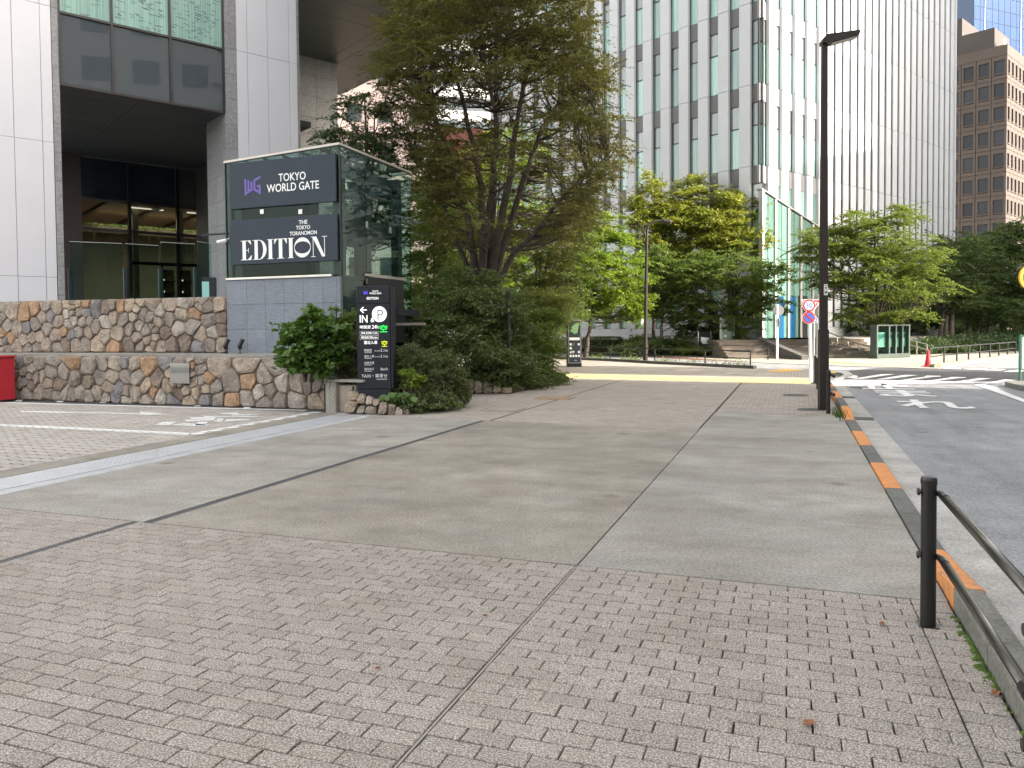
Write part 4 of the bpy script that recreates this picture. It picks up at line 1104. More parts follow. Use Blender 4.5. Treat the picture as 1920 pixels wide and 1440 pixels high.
# signs
def s_at(u, v): return SW.at_y(u, v, SE - .075)
def sign_board(label, u0, u1, vt, vb):
    a, _ = s_at(u0, (vt + vb) / 2); b, _ = s_at(u1, (vt + vb) / 2)
    um = (u0 + u1) / 2
    zt, zb = s_at(um, vt)[1], s_at(um, vb)[1]
    t = thing('sign_board', label, 'sign', SW.wor(a, SE - .07, zb), RS)
    o = bevel(MB().box(0, b - a, 0, .05, 0, zt - zb).build('panel', M['sign_slate'], t), .004, 1)
    pl = lambda x, z: (x, -.004, z)
    def B(ua, ub, va, vb_):
        uu = (ua + ub) / 2
        return (s_at(ua, va)[0] - a, s_at(ub, va)[0] - a, s_at(uu, vb_)[1] - zb, s_at(uu, va)[1] - zb)
    return t, pl, B
def logo(mb, box, y=-.004, mi=0):
    x0, x1, z0, z1 = box
    P = lambda x, z: (x0 + (x1 - x0) * x, y, z0 + (z1 - z0) * z)
    cnt = [0]
    def st(*q):
        cnt[0] += 1
        mb.poly([(p[0], p[1] - .0005 * cnt[0], p[2]) for p in (P(a, b) for a, b in q)], mi)
    st((0, .93), (.12, .87), (.12, .08), (0, 0)); st((0, 0), (.5, .27), (.5, .41), (0, .15))
    st((.19, .84), (.31, .79), (.31, .20), (.19, .14)); st((.38, .76), (.5, .71), (.5, .28), (.38, .24))
    st((.56, .72), (.68, .76), (.68, .24), (.56, .28)); st((.56, .70), (1.0, .86), (1.0, 1.0), (.56, .83)); st((.88, 0.06), (1, 0.0), (1, .52), (.88, .52))
    st((.56, .40), (.56, .26), (1, 0), (1, .15)); st((.76, .52), (.76, .40), (.9, .40), (.9, .52))
s1, pl1, B1 = sign_board('dark slate sign reading TOKYO WORLD GATE on the elevator tower', 430, 629, 297, 385)
lg = MB(); logo(lg, B1(458, 488.5, 331, 366)); lg.build('emblem', M['purple'], s1)
text_mb('TOKYO', B1(522, 573, 323.5, 338.5), pl1, bold=.012).build('lettering', M['white_letter'], s1)
text_mb('WORLD GATE', B1(500, 598, 342, 357.5), pl1, bold=.012).build('lettering', M['white_letter'], s1)
s2, pl2, B2 = sign_board('dark slate sign reading THE TOKYO TORANOMON EDITION on the elevator tower', 431, 632, 407, 492.5)
def didone(mb, word, box, y=-.004, mi=0):
    """high-contrast serif capitals drawn stroke by stroke"""
    wd = {'E': .66, 'D': .80, 'I': .34, 'T': .72, 'O': .92, 'N': .86, 'H': .8, 'K': .8, 'Y': .78, 'R': .78, 'A': .8, 'M': .95}
    gap = .05
    tot = sum(wd[c] + gap for c in word) - gap
    if word == 'EDITION': tot -= .06
    x0, x1, z0, z1 = box; sx = (x1 - x0) / tot; sz = z1 - z0
    cx = 0.0
    cnt = [0]
    def P(q):
        cnt[0] += 1
        return [(x0 + (cx + a) * sx, y - .00012 * cnt[0], z0 + b * sz) for a, b in q]
    def rc(a, b, c, d): mb.poly(P([(a, c), (b, c), (b, d), (a, d)]), mi)
    def arc(ox, oz, ra, rb, ia, ib, icx, a0, a1, n=20):
        for k in range(n):
            t0 = a0 + (a1 - a0) * k / n; t1 = a0 + (a1 - a0) * (k + 1) / n
            o = lambda t: (ox + ra * math.cos(t), oz + rb * math.sin(t)); i = lambda t: (icx + ia * math.cos(t), oz + ib * math.sin(t))
            mb.poly(P([i(t0), o(t0), o(t1), i(t1)]), mi)
    h = .03
    for idx, c in enumerate(word):
        if c == 'E':
            rc(.1, .30, 0, 1); rc(0, .60, 0, h); rc(0, .58, 1 - h, 1); rc(.3, .46, .5 - h / 2, .5 + h / 2)
            mb.poly(P([(.60, 0), (.66, .24), (.635, .24), (.42, h), (.42, 0)]), mi); mb.poly(P([(.58, 1), (.62, .78), (.60, .78), (.42, 1 - h), (.42, 1)]), mi); rc(.44, .47, .38, .62)
        elif c == 'D':
            rc(.1, .29, 0, 1); rc(0, .40, 0, h); rc(0, .40, 1 - h, 1); arc(.36, .5, .44, .5, .24, .5 - h, .36, -math.pi / 2, math.pi / 2)
        elif c == 'I':
            rc(.07, .27, 0, 1); rc(0, .34, 0, h); rc(0, .34, 1 - h, 1)
        elif c == 'T':
            rc(.26, .46, 0, 1); rc(.16, .56, 0, h); rc(0, .72, 1 - h, 1)
            mb.poly(P([(0, 1), (0, .74), (.02, .74), (.16, 1 - h), (.16, 1)]), mi); mb.poly(P([(.72, 1), (.56, 1), (.56, 1 - h), (.70, .74), (.72, .74)]), mi)
        elif c == 'O':
            arc(.46, .5, .46, .5, .435, .30 if word == 'EDITION' else .46, .46, 0, 2 * math.pi, 40)
        elif c == 'N':
            rc(.10, .135, 0, 1); rc(.72, .755, 0, 1); rc(0, .24, 0, h); rc(.60, .88, 1 - h, 1); rc(0, .14, 1 - h, 1)
            mb.poly(P([(.06, 1), (.30, 1), (.755, 0), (.60, 0)]), mi)
        elif c == 'H':
            rc(.1, .28, 0, 1); rc(.52, .70, 0, 1); rc(.28, .52, .48, .52)
        elif c == 'K':
            rc(.08, .26, 0, 1); mb.poly(P([(.26, .42), (.66, 1), (.72, 1), (.26, .34)]), mi); mb.poly(P([(.34, .55), (.46, .62), (.80, 0), (.58, 0)]), mi)
        elif c == 'Y':
            rc(.30, .48, 0, .46); mb.poly(P([(0, 1), (.2, 1), (.48, .45), (.30, .45)]), mi); mb.poly(P([(.70, 1), (.76, 1), (.48, .45), (.43, .45)]), mi)
        elif c == 'R':
            rc(.1, .28, 0, 1); arc(.34, .75, .34, .25, .18, .21, .34, -math.pi / 2, math.pi / 2); rc(.28, .36, .96, 1); rc(.28, .36, .5, .54); mb.poly(P([(.36, .5), (.50, .5), (.78, 0), (.58, 0)]), mi)
        elif c == 'A':
            mb.poly(P([(.36, 1), (.44, 1), (.80, 0), (.60, 0)]), mi); mb.poly(P([(.36, 1), (.40, 1), (.10, 0), (.05, 0)]), mi); rc(.18, .58, .3, .34)
        elif c == 'M':
            rc(.06, .10, 0, 1); rc(.70, .88, 0, 1); mb.poly(P([(.06, 1), (.24, 1), (.48, .1), (.40, .1)]), mi); mb.poly(P([(.72, 1), (.78, 1), (.48, .1), (.42, .1)]), mi)
        cx += wd[c] + gap
        if word == 'EDITION' and c in 'IO' and idx in (4, 5): cx -= .03
db = B2(451, 613, 447, 484.5)
dm = MB(); didone(dm, 'EDITION', db); dm.build('lettering', M['white_letter'], s2)
for wd_, bx_ in (('THE', (560, 576, 412.5, 420)), ('TOKYO', (555, 581.5, 422.5, 430)), ('TORANOMON', (543, 594, 433, 440.5))):
    text_mb(wd_, B2(*bx_), pl2, bold=.02).build('lettering', M['white_letter'], s2)
cc_ = thing('security_camera', 'white security camera at the left corner of the elevator tower', 'camera', SW.wor(ex0 - .05, SE - .03, SW.at_y(420, 453, SE)[1]), RS)
MB().tube([(-.10, -.12, -.03), (.10, -.05, .01)], .045, 14).build('body', pmat('white_plastic', (0.7, 0.72, 0.72), 0.4), cc_)
MB().tube([(.05, -.05, .02), (.09, .04, .06)], .018, 8).build('bracket', bpy.data.materials['white_plastic'], cc_)
MB().tube([(-.112, -.125, -.033), (-.10, -.12, -.031)], .036, 14).build('lens', M['black'], cc_)
MB().box(-.65, .1, .0, .05, .16, .20).build('bracket_arm', M['charcoal'], cc_)

# ------------------------------------------------------------------ parking pylon
YPY = 14.9
WF = Frame(0, 0, 0)
pa, _ = WF.at_y(669.5, 640, YPY); pb, _ = WF.at_y(732, 640, YPY); pzt = WF.at_y(700, 536, YPY)[1]
py = thing('parking_pylon', 'tall dark parking sign pylon with white lettering and a round P', 'sign pylon', (pa, YPY, 0), 0)
W_ = pb - pa
pz = lambda v: WF.at_y(700, v, YPY)[1]
MB().bbox(0, W_, 0, .40, .1, pz(729), .008).build('plinth', M['charcoal'], py)
MB().bbox(0, W_, -.012, .36, pz(728.4), pz(568.8), .008).build('body', M['charcoal'], py)
MB().bbox(0, W_, -.012, .36, pz(568), pzt, .008).build('header', M['charcoal'], py)
MB().bbox(W_ + .006, W_ + .05, -.005, .38, pz(729), pzt - .01, .006).build('side_panel', M['charcoal'], py)
C6 = lambda x, y: (660 + x / 6, 520 + y / 6)
YF = -.016
def pbx(x0, y0, x1, y1):
    a = WF.at_y(*C6(x0, y0), YPY)[0] - pa; b = WF.at_y(*C6(x1, y0), YPY)[0] - pa
    c = pz(C6(0, y1)[1]); d = pz(C6(0, y0)[1])
    return (a, b, c, d)
ppl = lambda x, z: (x, YF, z)
def ptext(txt, bx_, m='lit_white', bold=.01, name='lettering'):
    bold *= .35
    text_mb(txt, pbx(*bx_), ppl, bold=bold).build(name, M[m], py)
lg = MB(); logo(lg, pbx(133, 150, 180, 193), YF); lg.build('emblem', emit_mat('lit_purple', (0.10, 0.08, 0.75), 0.2), py)
ptext('TOKYO', (228, 148, 298, 164)); ptext('WORLD GATE', (198, 171, 330, 190))
ptext('EDITION', (168, 222, 298, 250), bold=.02)
a, b, c, d = pbx(90, 330, 168, 402); mid = (c + d) / 2; th_ = .009
am = MB(); am.poly([(a + .005, YF, mid - th_), (b, YF, mid - th_), (b, YF, mid + th_), (a + .005, YF, mid + th_)])
am.poly([(a, YF, mid), (a + (d - mid), YF, d), (a + (d - mid) + .018, YF, d - .012), (a + .024, YF, mid)]); am.poly([(a, YF, mid), (a + .024, YF, mid), (a + (d - mid) + .018, YF, c + .012), (a + (d - mid), YF, c)])
am.build('arrow', M['lit_white'], py)
ptext('IN', (88, 425, 175, 508), bold=.02); ptext('&', (210, 458, 250, 505))
a, b, c, d = pbx(225, 330, 391, 500); cxp, czp, rp = (a + b) / 2, (c + d) / 2, (b - a) / 2
MB().poly([(cxp + rp * math.cos(k * math.pi / 20), YF - .001, czp + rp * 1.06 * math.sin(k * math.pi / 20)) for k in range(40)]).build('round_light', M['lit_white'], py)
pp = lambda x, z: (x, YF - .003, z)
text_mb('P', pbx(287, 365, 350, 482), pp, bold=-.008).build('lettering', M['black'], py)
ptext('時間貸', (90, 540, 212, 578), bold=.012); ptext('24h', (225, 536, 299, 578))
for (y0, y1, tx) in ((605, 648, '¥4,200/12h'), (653, 698, '¥500/30min')):
    a, b, c, d = pbx(90, y0, 299, y1); e = .004
    fm = MB()
    for q in ((a, b, c, c + e), (a, b, d - e, d), (a, a + e, c + e, d - e), (b - e, b, c + e, d - e)): fm.poly([(q[0], YF, q[2]), (q[1], YF, q[2]), (q[1], YF, q[3]), (q[0], YF, q[3])])
    fm.build('price_frame', M['white_letter'], py)
    ptext(tx, (104, y0 + 8, 288, y1 - 8), 'lit_white', .012)
ptext('空', (312, 535, 398, 618), 'lit_green', .02); ptext('搬出入車', (136, 712, 286, 752), bold=.012); ptext('空', (335, 712, 398, 780), 'lit_yellow', .02)
for (tx, y0, y1, tr, tb_) in (('時間貸', 805, 838, '2.1m', 'm'), ('搬出入車', 872, 903, '3.1m', 'm'), ('出庫注意', 946, 977, None, None), ('場内徐行', 1017, 1047, '8km/h', None)):
    ptext(tx, (140, y0, 222 if tx == '時間貸' else 250, y1), 'white_letter', .006)
    if tr: ptext(tr, (323, y0, 402, y1), 'white_letter', .004)
    if tb_: ptext('高さ制限', (257, y0 + 16, 318, y1 - 4), 'white_letter')
    a, b, c, d = pbx(142, y1 + 7, 222, y1 + 11); MB().poly([(a, YF, c), (b, YF, c), (b, YF, d), (a, YF, d)]).build('underline', M['white_letter'], py)
a, b, c, d = pbx(343, 940, 400, 998); MB().poly([(a, YF, c), (b, YF, c), (b, YF, d), (a, YF, d)]).build('dark_display', M['black'], py)
ptext('TAXI・車寄せ', (110, 1085, 398, 1130), 'white_letter', .004)
a, b, c, d = pbx(278, 1143, 396, 1149); MB().poly([(a, YF, c), (b, YF, c), (b, YF, d), (a, YF, d)]).build('underline', M['white_letter'], py)
# small stones around the bed beside the pylon
def bed_stones(label, quads, y_of, seed):
    t = thing('stone_edging', label, 'stone edging', tuple(quads[0][0]) if False else (0, 0, 0), 0)
    return t
bs_ = thing('stone_edging', 'low rough stones stepping down beside the parking pylon', 'stone edging', (0, 0, 0), 0)
def stone_px(parent, pts, Y, depth, seed, joint=.004):
    q = ccw([(WF.at_y(u, v, Y)[0], WF.at_y(u, v, Y)[1]) for u, v in pts])
    q = [(a, max(b, -.02)) for a, b in q]
    vs, fs, ctr = stone_mesh(q, depth, seed, joint, back=-.3)
    me = bpy.data.meshes.new('stone'); me.from_pydata(vs, [], fs); me.materials.append(M['stone'])
    return link('stone', me, parent, (ctr[0], Y, ctr[1]))
K = lambda *p: [(600 + a / 6.4, 690 + b / 6.4) for a, b in p]
for k, (pts, Y) in enumerate(((K((350, 250), (480, 290), (440, 400), (340, 375)), 14.95), (K((475, 305), (558, 315), (545, 445), (430, 415)), 14.9), (K((562, 320), (660, 360), (625, 450), (548, 445)), 14.85),
                              (K((640, 370), (725, 370), (735, 400), (690, 462), (632, 440)), 14.8), (K((350, 385), (450, 420), (455, 450), (430, 535), (300, 535), (300, 440)), 14.8), (K((460, 452), (550, 452), (540, 545), (440, 545)), 14.75),
                              (K((556, 455), (690, 465), (690, 550), (545, 548)), 14.72), (K((725, 402), (822, 412), (812, 535), (770, 560), (690, 550)), 14.65), (K((830, 425), (920, 440), (900, 565), (808, 555)), 14.65),
                              (K((925, 450), (1020, 490), (1005, 570), (905, 568)), 14.68), (K((1010, 462), (1085, 485), (1095, 560), (1012, 568)), 14.75))):
    stone_px(bs_, pts, Y, .09, 900 + k)
b2_ = thing('stone_edging', 'four dark stone blocks edging the shrub bed beyond the pylon', 'stone edging', (0, 0, 0), 0)
K4 = lambda *p: [(500 + a / 4, 480 + b / 4) for a, b in p]
for k, pts in enumerate((K4((1480, 925), (1555, 920), (1560, 1025), (1500, 1030)), K4((1560, 925), (1620, 945), (1620, 1025), (1560, 1025)), K4((1625, 940), (1695, 965), (1695, 1028), (1625, 1026)), K4((1700, 965), (1760, 985), (1758, 1028), (1698, 1028)), K4((1762, 985), (1842, 990), (1845, 1022), (1760, 1028)))):
    stone_px(b2_, pts, 19.2, .06, 950 + k)
# raised soil of the planted bed
bed = MB()
bpt = [(-6.6, 18.04), (-6.4, 22.7), (-8.2, 26), (-14, 27), (-14, 18.0)]
bpt2 = [(-8.05, 13.6), (-6.95, 13.6), (-6.45, 14.8), (-6.7, 15.6), (-8.2, 16.2), (ex1 + .1, 16.2), (ex1 + .1, 14.3)]
bed.prism(ccw(bpt), -.05, .12); bed.prism(ccw(bpt2), -.05, .12)
sheet('entry_path', 'beige paved path between the planted beds toward the elevator', [(-14, 16.0), (-8.52, 16.0), (-8.52, 18.1), (-14, 18.1)], -0.002, M['plaza'])
ground_struct('planting_bed', 'dark soil of the planted bed along the pavement', bed, M['soil'], RS)
# ------------------------------------------------------------------ the white office building
pc = PY(1428, 300, 46.0)
WB = Frame(pc[0], pc[1], R(40.5))
wb = thing('office_building', 'tall white office building with vertical piers and dark window slots', 'office building', WB.wor(0, 0, 0), R(40.5))
M['pier'] = pmat('white_pier_concrete', (0.565, 0.575, 0.595), 0.6, 0.04, 0.5, 0.05, 25)
M['spandrel'] = pmat('grey_spandrel', (0.12, 0.12, 0.125), 0.5, 0.06, 1)
M['teal_pane'] = pane_mat('teal_curtain_pane', (0.21, 0.345, 0.32), 0.03, 0.9, 0.35, 0.45)
M['grey_pane'] = pane_mat('grey_transom_pane', (0.18, 0.205, 0.21), 0.03, 0.9, 0.15, 0.5)
M['slot_pane'] = pane_mat('dark_slot_pane', (0.045, 0.06, 0.07), 0.08, 0.5, 0.1, 0.4)
FH, BW, PWD = 4.86, 1.5, 0.74
WBZ = 0.93
def wz(k): return 11.3 + FH * k
KS = range(-2, 5)
NR1, NLB = 5, 17
BW2, NR2 = 1.09, 20
NRB = NR1 + NR2
X1 = NR1 * BW
zslope = lambda x: 9.9 - 0.25 * x
def mesh_of(mb, name, mats):
    o = mb.build(name, mats); me = o.data; bpy.data.objects.remove(o); return me
pier_me = mesh_of(MB().bbox(-PWD / 2, PWD / 2, -0.06, 0.38, 0.012, FH - 0.012, 0.012), 'white_pier', [M['pier']])
pier_low = mesh_of(MB().bbox(-PWD / 2, PWD / 2, -0.16, 0.38, 0.012 + WBZ - wz(-3) , FH - 0.012, 0.012), 'white_pier_low', [M['pier']])
def win_mesh(h0, h1, tz, mats, ww=BW - PWD, y0=0.0):
    mb = MB()
    a, b = -ww / 2, ww / 2
    mb.box(a + .04, b - .04, 0.20 + y0, 0.22 + y0, h0 + .04, tz - .03, 2); mb.box(a + .04, b - .04, 0.20 + y0, 0.22 + y0, tz + .03, h1 - .04, 1)
    for q in ((a, a + .04, h0, h1), (b - .04, b, h0, h1), (a + .04, b - .04, h0, h0 + .04), (a + .04, b - .04, h1 - .04, h1), (a + .04, b - .04, tz - .03, tz + .03)):
        mb.box(q[0], q[1], 0.16 + y0, 0.26 + y0, q[2], q[3], 0)
    return mesh_of(mb, 'window', mats)
win_me = [win_mesh(0, 3.82, 2.45, [M['bronze'], M['grey_pane'], M['teal_pane']]), win_mesh(0, 3.82, 2.45, [M['bronze'], M['slot_pane'], M['slot_pane']], BW2 - PWD, -.13)]
span_slim = mesh_of(MB().box(-(BW2 - PWD) / 2 + .002, (BW2 - PWD) / 2 - .002, 0.03, 0.3, 3.822, FH - .002), 'spandrel_slim', [M['slot_pane']])
span_light = mesh_of(MB().box(-(BW - PWD) / 2 + .002, (BW - PWD) / 2 - .002, 0.14, 0.3, 3.822, FH - .002), 'spandrel_light', [pmat('pale_grey_spandrel', (0.24, 0.24, 0.25), 0.5, 0.06, 1)])
span_me = mesh_of(MB().box(-(BW - PWD) / 2 + .002, (BW - PWD) / 2 - .002, 0.14, 0.3, 3.822, FH - .002), 'spandrel', [M['spandrel']])
def rightx(i, face=0):
    if face == 1 or i < NR1: return (i * BW + (BW - PWD) / 2, i * BW + (BW - PWD) + PWD / 2)
    x = X1 + (i - NR1) * BW2
    return (x + (BW2 - PWD) / 2, x + (BW2 - PWD) + PWD / 2)
for face in (0, 1):
    for i in range(NRB if face == 0 else NLB):
        cw, cp = rightx(i, face)
        for k in KS:
            z = wz(k)
            lobby = face == 0 and cw < 7.6
            rot = 0.0 if face == 0 else R(90)
            # local placing: right face runs along x at y=0, left face along y at x=0 with its outside towards -x
            P = (lambda c: (c, 0.0)) if face == 0 else (lambda c: (0.0, c))
            def put(name, me, c, zz):
                o = link(name, me, wb, (P(c)[0], P(c)[1], zz))
                if face == 1:
                    o.scale = (1, -1, 1); o.rotation_euler = (0, 0, R(90))
                return o
            if lobby and k == -2: continue
            if lobby and k == -1:
                zb = zslope(cp)
                o = MB().bbox(cp - PWD / 2, cp + PWD / 2, -0.02, 0.38, zb, z + FH - .012, .012).build('white_pier', M['pier'], wb)
                zbw = zslope(cw) + .02
                if z + 3.82 - zbw > .5:
                    MB().box(cw - .38, cw + .38, .18, .22, zbw, z + 3.82).build('window', M['teal_pane'], wb)
                link('spandrel', span_light, wb, (cw, 0, z))
                continue
            put('white_pier', pier_me, cp, z)
            put('window', win_me[0 if (face == 1 or i < NR1) else 1], cw, z)
            put('spandrel', span_me if face == 1 else (span_light if i < NR1 else span_slim), cw, z)
LB = NLB * BW; LR = X1 + NR2 * BW2
MB().box(0.30, LR, 0.31, LB, WBZ, wz(5)).build('building_core', M['black'], wb)
MB().box(-0.15, LR + .1, -0.15, LB, wz(5), wz(5) + 1.2).build('parapet', M['pier'], wb)
MB().box(LR + .004, LR + .2, -.15, LB, WBZ, wz(5)).build('end_wall', M['pier'], wb)
for z0_, z1_ in ((WBZ, wz(-2)),):
    MB().box(7.7, LR, -.02, .3, z0_, z1_).build('base_wall', M['pier'], wb); MB().box(-.02, .3, 0.31, LB, z0_, z1_).build('base_wall', M['pier'], wb)
# glazed lobby under the slanted edge
mint = pane_mat('lobby_mint_pane', (0.12, 0.215, 0.185), 0.04, 0.8, 0.15, 0.2)
lcol = pmat('lobby_column', (0.34, 0.33, 0.32), 0.5, 0.05, 1)
xs_ = [-0.05, 1.5, 3.0, 4.5, 6.0, 7.6]
for a, b in zip(xs_, xs_[1:]):
    za, zb = zslope(a) - .15, zslope(b) - .15
    for (f0, f1) in ((0, .33), (.33, .66), (.66, 1.0)):
        pa_, pb_ = WBZ + (za - WBZ) * f0, WBZ + (za - WBZ) * f1; pc_, pd_ = WBZ + (zb - WBZ) * f0, WBZ + (zb - WBZ) * f1
        for h in (0, 1):
            xa, xb_ = a + (b - a) * h / 2 + .03, a + (b - a) * (h + 1) / 2 - .03
            L1 = lambda p, q, x: p + (q - p) * (x - a) / (b - a)
            MB().prism_y([(xa, L1(pa_, pc_, xa) + .02), (xb_, L1(pa_, pc_, xb_) + .02), (xb_, L1(pb_, pd_, xb_) - .02), (xa, L1(pb_, pd_, xa) - .02)], .02, .05).build('lobby_pane', mint, wb)
    MB().box(b - .11, b + .11, -.08, .15, WBZ, zslope(b) - .16).build('lobby_column', lcol, wb)
    MB().box((a + b) / 2 - .028, (a + b) / 2 + .028, .0, .07, WBZ, (za + zb) / 2).build('lobby_mullion', M['steel'], wb)
MB().prism_y([(-.1, zslope(-.1) - .10), (7.7, zslope(7.7) - .10), (7.7, zslope(7.7) - .03), (-.1, zslope(-.1) - .03)], -.08, .3).build('slanted_lintel', lcol, wb)
MB().box(-.16, .10, -.16, .10, WBZ, zslope(0) - .16).build('lobby_column', lcol, wb)
for a, b in ((1.5, 2.5), (2.9, 3.9)):
    MB().box(a + .05, b - .05, -.05, .01, WBZ, 3.5).build('blue_door', pmat('blue_door_panel', (0.008, 0.085, 0.19), 0.35), wb)
MB().box(4.3, 5.3, -.05, .01, WBZ, 3.6).build('dark_doorway', M['black'], wb)
MB().box(-.05, .01, 2.0, 4.3, WBZ + .3, 3.2).build('lobby_window', M['slot_pane'], wb)

# ------------------------------------------------------------------ tan tower, blue tower, pink block
pt = PY(1889, 82, 120.0)
TB = Frame(pt[0], pt[1], R(42))
ztop = pt[2]
tan = thing('tan_building', 'tan brown stone building with rows of square dark windows', 'building', TB.wor(0, 0, 0), R(42))
tanm = pmat('tan_stone', (0.072, 0.056, 0.048), 0.8, 0.06, 0.3, 0.05, 5)
tanw = pane_mat('tan_dark_window', (0.02, 0.022, 0.028), 0.35, 0.25, 0, 0.4)
FT = 3.6; NF = 12
zb0 = ztop - 1.6 - NF * FT
MB().box(0.25, 26, 0.25, 24, 0, ztop - .1).build('building_core', pmat('tan_core', (0.2, 0.14, 0.10), 0.8), tan)
def grid_face(face, nb, bw, ww, inset):
    for i in range(nb):
        for k in range(NF):
            z = zb0 + k * FT; a = i * bw; e = (bw - ww) / 2
            for nm, q in (('pier', (a + .03, a + e, z, z + FT - .03)), ('pier', (a + bw - e, a + bw - .03, z, z + FT - .03)), ('sill_panel', (a + e + .002, a + bw - e - .002, z, z + .85)), ('head_panel', (a + e + .002, a + bw - e - .002, z + 3.0, z + FT - .03))):
                pass
            f = MB()
            def bx(u0, u1, d0, d1, z0, z1):
                if face == 0: f.box(u0, u1, d0, d1, z0, z1)
                else: f.box(d0, d1, u0, u1, z0, z1)
            bx(a + .04, a + e, 0, .3, z + .03, z + FT - .03); bx(a + bw - e, a + bw - .04, 0, .3, z + .03, z + FT - .03)
            bx(a + e, a + bw - e, 0, .3, z + .03, z + .62); bx(a + e, a + bw - e, .0, .3, z + 2.95, z + FT - .03); bx(a + e, a + bw - e, -.08, .3, z + .74, z + .9)
            wp = f.build('facade_panel', tanm, tan)
            g = MB()
            if face == 0: g.box(a + e, a + bw - e, .2, .24, z + .9, z + 2.95); 
            else: g.box(.2, .24, a + e, a + bw - e, z + .9, z + 2.95)
            g.build('window', tanw, wp)
grid_face(1, 5, 2.15, 1.45, 0.2); grid_face(0, 8, 1.9, 0.95, 0.2)
MB().box(-.02, 26, -.02, 24, ztop - 1.6 + .01, ztop).build('roof_band', tanm, tan)
q0 = TB.at_x(1820, 40, 4.0)[0]
dk = pmat('tan_roof_block', (0.055, 0.047, 0.042), 0.8, 0.12, 0.3)
hT = PY(1816, 15, 124)[2]
MB().box(3.5, 13, 7.5, 16, ztop, hT).build('roof_block', dk, tan)
MB().box(1.5, 9, 2.2, 7.49, ztop, PY(1885, 48, 122)[2]).build('roof_block', dk, tan)
MB().box(2.0, 3.0, 1.0, 1.1, ztop + .02, ztop + 1.6).build('roof_sign', pmat('white_roof_sign', (.8, .8, .8), .5), tan)
pb_ = PY(1826, 60, 210.0)
BT = Frame(pb_[0], pb_[1], R(22))
bl = thing('blue_tower', 'blue glass curtain wall tower behind the tan building', 'tower', BT.wor(0, 0, 0), R(22))
bpn = pane_mat('blue_tower_pane', (0.012, 0.048, 0.135), 0.35, 0.05, 0, 0.12, 0.0)
zbt = 52
for i in range(18):
    for k in range(15):
        MB().box(i * 2.4 + .06, i * 2.4 + 2.34, 0, .1, zbt + k * 3.6 + .06, zbt + k * 3.6 + 3.54).build('glass_panel', bpn, bl)
MB().box(0, 43.2, .101, 40, 0, zbt + 54).build('tower_core', pmat('blue_tower_joint', (0.03, 0.06, 0.13), 0.4), bl)
for k in range(3):
    MB().box(4 + k * 14.4, 4.25 + k * 14.4, -.2, -.001, zbt, zbt + 54).build('fin', pmat('pale_fin', (.5, .55, .6), .4), bl)
pk_ = PY(640, 300, 62.0)
PB = Frame(pk_[0] - 3, pk_[1], R(10))
pkb = thing('pink_apartment_block', 'pale pink apartment block seen through the trees at the left', 'apartment block', PB.wor(0, 0, 0), R(10))
pnk = pmat('pink_tile', (0.62, 0.50, 0.47), 0.7, 0.05, 0.3)
MB().box(0, 10.5, 0, 12, 0, 25).build('wall', pnk, pkb)
for i in range(4):
    for k in range(7):
        f = MB().box(.9 + i * 2.5, 2.1 + i * 2.5, -.06, -.001, 3 + k * 3.1, 4.5 + k * 3.1).build('window', M['spandrel'], pkb)
        MB().box(1.0 + i * 2.5, 2.0 + i * 2.5, -.07, -.061, 3.1 + k * 3.1, 4.4 + k * 3.1).build('pane', M['slot_pane'], f)
for k in range(7): MB().box(-.1, 10.6, -.9, -.08, 2.0 + k * 3.1, 2.2 + k * 3.1).build('balcony_slab', pnk, pkb) if k % 2 else None
MB().box(10.52, 16, .5, 12, 0, 18.5).build('brick_wing', pmat('brick_red_tile', (0.20, 0.075, 0.06), 0.8, 0.1, 1), pkb)
wt = thing('pale_tower', 'pale distant tower glimpsed through the tall tree', 'tower', (-4, 120, 0), R(15))
MB().box(-8, 16, 0, 14, 0, 62).build('wall', pmat('pale_tower_wall', (0.60, 0.60, 0.60), 0.6, 0.05, 0.1), wt)
for k in range(16):
    MB().box(-7.6, 15.6, -.08, -.002, 3 + k * 3.6, 4.9 + k * 3.6).build('window_band', M['slot_pane'], wt)

# ------------------------------------------------------------------ buildings across the road (they shade the pavement and show in the glass)
SF = Frame(0, 0, R(90) - SUN_AZ)
def block(name, label, q0, q1, pa_, pb2, h, c):
    t = thing(name, label, 'building', SF.wor((q0 + q1) / 2, (pa_ + pb2) / 2, 0), SF.rot)
    L, Wd = (q1 - q0) / 2, (pb2 - pa_) / 2
    MB().box(-L, L, -Wd, Wd, -.05, h).build('wall', pmat(name + '_wall', c, 0.7, 0.05, 0.2), t)
    wm = MB(); k = 2.6
    while k < h - 3:
        n = int(Wd * 2 / 3.2)
        for i in range(n):
            y = -Wd + 0.9 + i * 3.2
            wm.box(-L - .05, -L - .002, y, y + 1.7, k, k + 1.6)
        k += 3.3
    if wm.v: wm.build('windows', M['slot_pane'], t, kind='stuff')
    return t
block('beige_apartment_block', 'beige apartment block across the road that shades the pavement', 11.5, 24, -15, 23.0, 32, (0.5, 0.47, 0.43))
block('narrow_shade_building', 'unseen narrow grey building placed across the junction to edge the sunlit strip', 19, 30, 26.0, 31.5, 34, (0.40, 0.40, 0.40))  # unseen, added so that only a narrow sunlit strip crosses the pavement
block('low_shade_building', 'unseen low grey building placed beyond the junction to shade the right grove', 26, 44, 51, 61.4, 28, (0.34, 0.33, 0.32))  # unseen, sized to keep the dark grove and the low facade in shadow
block('tall_shade_building', 'unseen tall grey building placed beyond the junction to shade the white building', 30, 52, 61.5, 92, 78, (0.36, 0.36, 0.37))  # out of view, shaped to throw shadow over the far part of the right face

